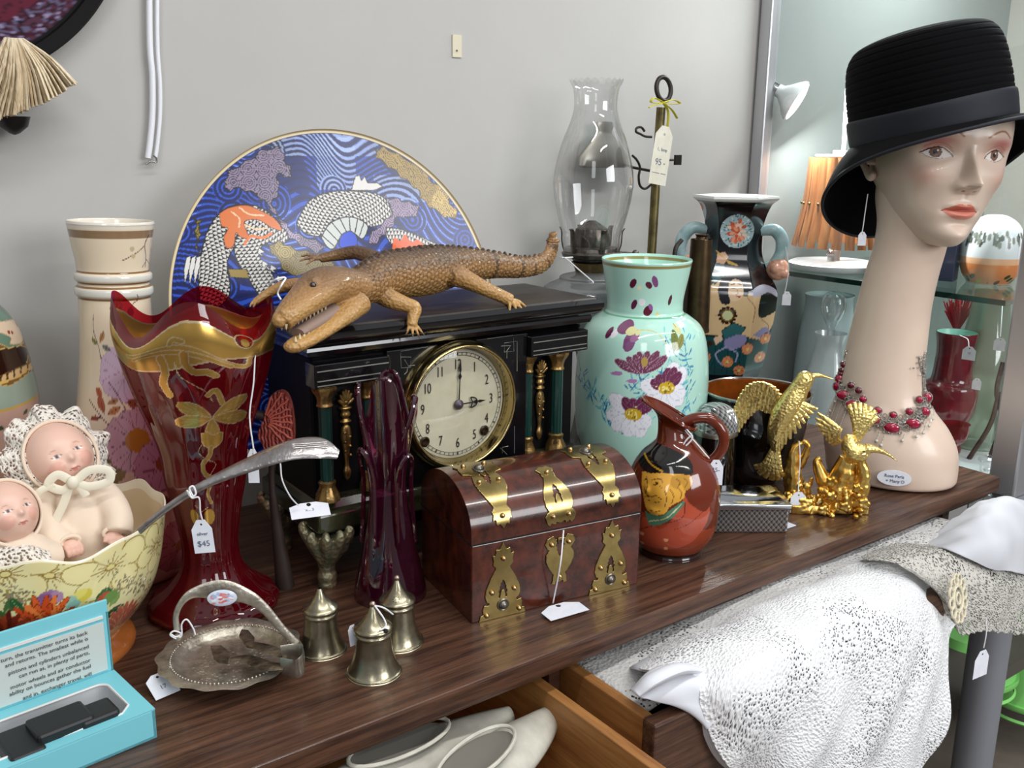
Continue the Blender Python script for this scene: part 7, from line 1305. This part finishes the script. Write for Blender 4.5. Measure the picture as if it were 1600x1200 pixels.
for sx in (-1, 1):
    E_s = .003; E0 = [(.0185, -.0028), (.0225, .0018), (.029, .0056), (.036, .0066), (.043, .0040), (.0505, -.0015), (.044, -.0050), (.036, -.0066), (.028, -.0060), (.022, -.0042)]
    E0 = [(a+E_s, b) for a, b in E0]; cv.poly([(sx*a, b) for a, b in E0], 'e4dcd6', smooth=True); P = [(sx*a, b) for a, b in E0]
    ins = cv.win(-.06, .06, -.01, .01); cx_ = sx*.038-.0015
    # iris clipped by lids
    Pc = np.array(P); Q = crom(np.vstack([Pc, Pc[:1]]), 60)[:-1]; inn_ = inpoly(Q, cv.u[ins], cv.v[ins]); d_ = np.hypot(cv.u[ins]-cx_, cv.v[ins]-.0008)
    cv.c[ins[inn_ & (d_ < .0066)], :3] = hx('5a4034'); cv.c[ins[inn_ & (d_ < .0056)], :3] = hx('7c5a48'); cv.c[ins[inn_ & (d_ < .0028)], :3] = hx('18100e'); d2 = np.hypot(cv.u[ins]-cx_-.002, cv.v[ins]-.003); cv.c[ins[inn_ & (d2 < .0011)], :3] = hx('f4f0ee')
    cv.line([(x_+sx*E_s, y_) for x_, y_ in [(sx*.0175, -.0034), (sx*.0225, .0020), (sx*.029, .0060), (sx*.036, .0070), (sx*.043, .0044), (sx*.0525, -.0008)]], .0013, '3a221e', smooth=True); cv.line([(x_+sx*E_s, y_) for x_, y_ in [(sx*.0505, -.0015), (sx*.044, -.0052), (sx*.036, -.0069), (sx*.028, -.0063)]], .0006, '8c5c50', smooth=True)
    cv.line([(x_+sx*E_s, y_) for x_, y_ in [(sx*.020, .0060), (sx*.028, .0108), (sx*.038, .0120), (sx*.050, .0070)]], .0008, 'a4685a', smooth=True)
    cv.line([(sx*.016, .021), (sx*.028, .0275), (sx*.040, .0290), (sx*.054, .022)], .0024, 'a06c48', .8, smooth=True)
    cv.ell(sx*.0075, -.0432, .0026, .0012, sx*.3, '8f5c50')
ul = [(-.0235, -.0728), (-.016, -.0680), (-.0075, -.0634), (-.003, -.0640), (0, -.0652), (.003, -.0640), (.0075, -.0634), (.016, -.0680), (.0235, -.0728), (.012, -.0724), (0, -.0722), (-.012, -.0724)]
lo = [(-.0225, -.0732), (-.010, -.0724), (0, -.0724), (.010, -.0724), (.0225, -.0732), (.016, -.0785), (.008, -.0822), (0, -.0832), (-.008, -.0822), (-.016, -.0785)]
ul = [(a, b+.0045) for a, b in ul]; lo = [(a, b+.0045) for a, b in lo]; cv.poly(ul, 'c9705c', smooth=False); cv.poly(lo, 'd98672', smooth=True); cv.line([(-.0235, -.0685), (-.012, -.0679), (0, -.0681), (.012, -.0679), (.0235, -.0685)], .0010, '8a3c34', smooth=True)
hd = build('head', gridmesh(np.stack([X, Y, Z], -1), True, True, True, cv.out()).sc(S_h).mat(HM), M('painted_mannequin_head', 'ffffff', .34, attr=True, coat=.15, sss=.04), t, angle=180)
for sx in (-1, 1):
    eo = np.array([sx*.010, .006, 0]); e = [tube([(sx*.070, -.012, -.008), (sx*.078, -.006, .012), (sx*.083, .008, .022), (sx*.085, .018, .012), (sx*.081, .016, -.010), (sx*.075, .006, -.026), (sx*.071, -.004, -.036), (sx*.070, -.009, -.030)], [.0035, .0035, .0038, .0038, .0036, .0045, .0055, .004], 12, n=40), tube([(sx*.072, -.004, -.02), (sx*.074, .006, 0), (sx*.076, .010, .014)], [(.008, .003), (.011, .003), (.008, .003)], 12, n=12), tube([(sx*.074, -.003, -.016), (sx*.079, .008, -.006), (sx*.080, .012, .006)], [.003, .003, .002], 10, n=12)]
    build('ear', blend(e, .0012, 3).tr(*eo).sc(S_h).mat(HM), flesh, hd, angle=180)
ol = vw(1397, 739, HC)-H0+fh*.083; 
n_l = np.array([.0, 0, 0]); c_l = vw(1397, 739, HC)
pl_ = Vh(1398, 739, .0868); pl_[2] = .0275; lm = frame(tuple(pl_), tuple(rh+fh*-.08), (0, 0, 1)); lb_ = build('shop_label', lathe([(.0265, 0), (.0265, .0016), (.0001, .0018)], 48).sc(1, .5, 1).mat(lm), CARD, t)
build('label_text', (textmesh('Rose Paris', .0072).tr(0, .0035, .0022)+textmesh('+ Many D', .0072).tr(.002, -.005, .0022)).mat(lm), INK, lb_, smooth=False)
# hat (same tilt as the head)
hat = thing('black_hat', 'black felt cloche hat with stitched crown, navy band and turned-down brim on the mannequin', 'hat', tuple(H0+hc0)); HR = HM.copy(); HR.translation = (0, 0, 0); tl = Matrix.Rotation(R_(-8), 4, 'X') @ Matrix.Rotation(R_(-13), 4, 'Y'); HT = HR @ tl
felt = M('black_felt', '040406', .95, sheen=0, bump=('noise', 220, .2)); navy = M('navy_band', '10121d', .7, sheen=0, bump=('noise', 30, .2))
cen = np.array([0, .004, .026]); rxc, ryc = .093, .108
def crown(A, z, r): return r, z
cpf = [(1.0, .0), (1.02, .02), (1.03, .045), (1.01, .075), (.97, .098), (.90, .112), (.78, .121), (.5, .127), (.01, .129)]
pc_ = crom(np.array([(a, b) for a, b in cpf]), 160); aa = np.linspace(0, 2*PI, 160, endpoint=False); arc_ = np.cumsum(np.r_[0, np.hypot(np.diff(pc_[:, 0])*.1, np.diff(pc_[:, 1]))])
rows = []
for (k_, z), s0_ in zip(pc_, arc_):
    st = 1-.012*max(0, math.sin(s0_*2*PI/.0095))**6*(s0_ > .034); rows.append(np.stack([np.sin(aa)*rxc*k_*st, -np.cos(aa)*ryc*k_*st, np.full(160, z)], -1)+cen)
build('crown', gridmesh(np.array(rows), True, False, True).sc(S_h).mat(HT), felt, hat, angle=180)
felt.node_tree.nodes['Principled BSDF'].inputs['Specular IOR Level'].default_value = .15
rows = []
for z, k_ in ((-.004, 1.015), (0.0, 1.05), (.012, 1.058), (.028, 1.06), (.032, 1.04)): rows.append(np.stack([np.sin(aa)*rxc*k_, -np.cos(aa)*ryc*k_, z+.002*np.sin(aa*2)], -1)+cen)
build('band', gridmesh(crom(np.array(rows).reshape(5, -1), 14).reshape(14, 160, 3), True).sc(S_h).mat(HT), navy, hat, angle=180)
rows = []
for f in np.linspace(0, 1, 26):
    side_ = np.abs(np.sin(aa)); back = np.clip(-np.cos(aa), 0, 1); front = np.clip(np.cos(aa), 0, 1); wd_ = .036+.020*side_+.012*back+.004*front; qq = (1-np.cos(aa))/2; dr_ = .008+.120*qq**1.9; ee = f**1.25
    rows.append(np.stack([np.sin(aa)*(rxc*1.01+wd_*(1-.18*np.clip(np.sin(aa), 0, 1))*f*(1-.20*f)), -np.cos(aa)*(ryc*1.01+wd_*f*(1-.15*f)), -dr_*ee+.002*np.sin(aa*3+1)*f], -1)+cen)
br_ = build('brim', gridmesh(np.array(rows), True).sc(S_h).mat(HT), felt, hat, angle=180, solid=.004)
e_ = np.array(rows[-1])*S_h; build('brim_edge', tube(e_, .0028, 8, closed=True).mat(HT), navy, br_)
tag_at(vw(1347, 373, (1.44, .83)), (.8, -.6, 0), (.08, 0, 1), .013, .022, 'tiny white tag hanging below the ear of the mannequin', [vw(1356, 303, (1.44, .83)), vw(1352, 330, (1.44, .83)), vw(1349, 352, (1.44, .83)), vw(1347, 364, (1.44, .83))], cut=.25)
# necklace
nk = thing('ruby_necklace', 'collar necklace of silver rhinestones, red oval gems and bead fringe on the bust', 'necklace', tuple(H0)); rs_ = M('red_gem', 'a00f38', .05, coat=1, ); rs2 = M('dark_red_gem', '5c0c22', .08, coat=1); rh_ = M('rhinestone_silver', 'c4c0ba', .22, .95, bump=('noise', 400, .8)); prl = M('pearl', 'c9c4ba', .2, coat=.5)
path = [(1300, 556), (1299, 578), (1304, 596), (1318, 612), (1338, 628), (1362, 643), (1390, 652), (1415, 653), (1436, 646), (1448, 630), (1452, 606), (1448, 580), (1443, 560)]
PP = crom(np.array(path, float), 120)
def npt(x, y, out=.0):
    r0 = np.interp(y, [540, 560, 600, 622, 640, 662, 690], [.063, .065, .070, .076, .087, .100, .109]); cx0 = np.interp(y, [540, 600, 640, 690], [1386, 1377, 1380, 1389]); dd = np.interp(y, [540, 600, 640, 690], [.053, .060, .070, .084])
    l = float(np.clip((x-cx0)*1.015/1000, -r0*.96, r0*.96)); x = cx0+l*1000/1.015; q_ = max(0, 1-(l/r0)**2); return Vh(x, y)+fh*(dd*math.sqrt(q_)+.003+out)
chain = [npt(x, y-10) for x, y in PP]; gg = [tube(chain[8:112], .0022, 6)]
def gem(x, y, a, b, m, nm='gem'):
    p = npt(x, y, .004); fr = frame(tuple(p), tuple(rh), (0, 0, 1)); d = lathe([(.0001, .62), (.45, .52), (.8, .3), (1, 0), (.8, -.2)], 20).sc(a, b, min(a, b)*.8).mat(fr); s = build(nm, d, m, nk, angle=25)
    build('setting', tube([(a*1.08*math.cos(q_), b*1.08*math.sin(q_), 0) for q_ in np.linspace(0, 2*PI, 24, endpoint=False)], .0010, 6, closed=True).mat(fr), rh_, s)
for x, y in ((1300, 588), (1306, 599), (1322, 608), (1337, 620), (1368, 638), (1396, 650), (1427, 646), (1445, 633), (1452, 616)): gem(x, y, .0075 if x > 1440 or x < 1312 else .0118, .0085, rs_)
for x, y in ((1299, 566), (1310, 580), (1333, 592), (1352, 610), (1375, 625), (1398, 632), (1422, 629), (1437, 615), (1292, 575), (1345, 598)): gem(x, y, .0058, .0058, rs2 if x < 1350 else rs_)
bl2 = []; 
for k in range(330):
    x, y = PP[RNG.integers(0, 120)]; x += RNG.normal()*5; y += RNG.uniform(-16, 6); bl2.append(ball(RNG.uniform(.0014, .0024), npt(x, y, .002), 6, 5))
for x, y in PP[4:-2:3]:
    for dx, dy in ((-6, -10), (6, -12), (0, -18), (-5, -2), (6, -3)): p = npt(x+dx, y+dy, .002); bl2.append(tube([p+rh*.003*math.cos(a)+np.array([0, 0, .0035*math.sin(a)]) for a in np.linspace(0, 2*PI, 8, endpoint=False)], .0008, 5, closed=True))
build('silver_links', gsum(gg+bl2), rh_, nk)
fr_ = []
for (x, y), n_ in zip([(1291, 606), (1296, 612), (1303, 616), (1311, 618), (1318, 622), (1326, 628), (1378, 656), (1385, 662), (1415, 660), (1436, 656), (1448, 648), (1457, 640), (1462, 632)], (5, 7, 8, 9, 10, 8, 4, 4, 3, 3, 4, 4, 4)):
    L = [npt(x-k*1.6, y+k*4.2, .002) for k in range(n_)]; fr_.append(tube(L, .0009, 5)); fr_ += [ball(.0014, q_, 6, 5) for q_ in L]; fr_.append(ball(.0028, L[-1], 10, 8))
build('bead_fringe', gsum(fr_), prl, nk, kind='stuff')
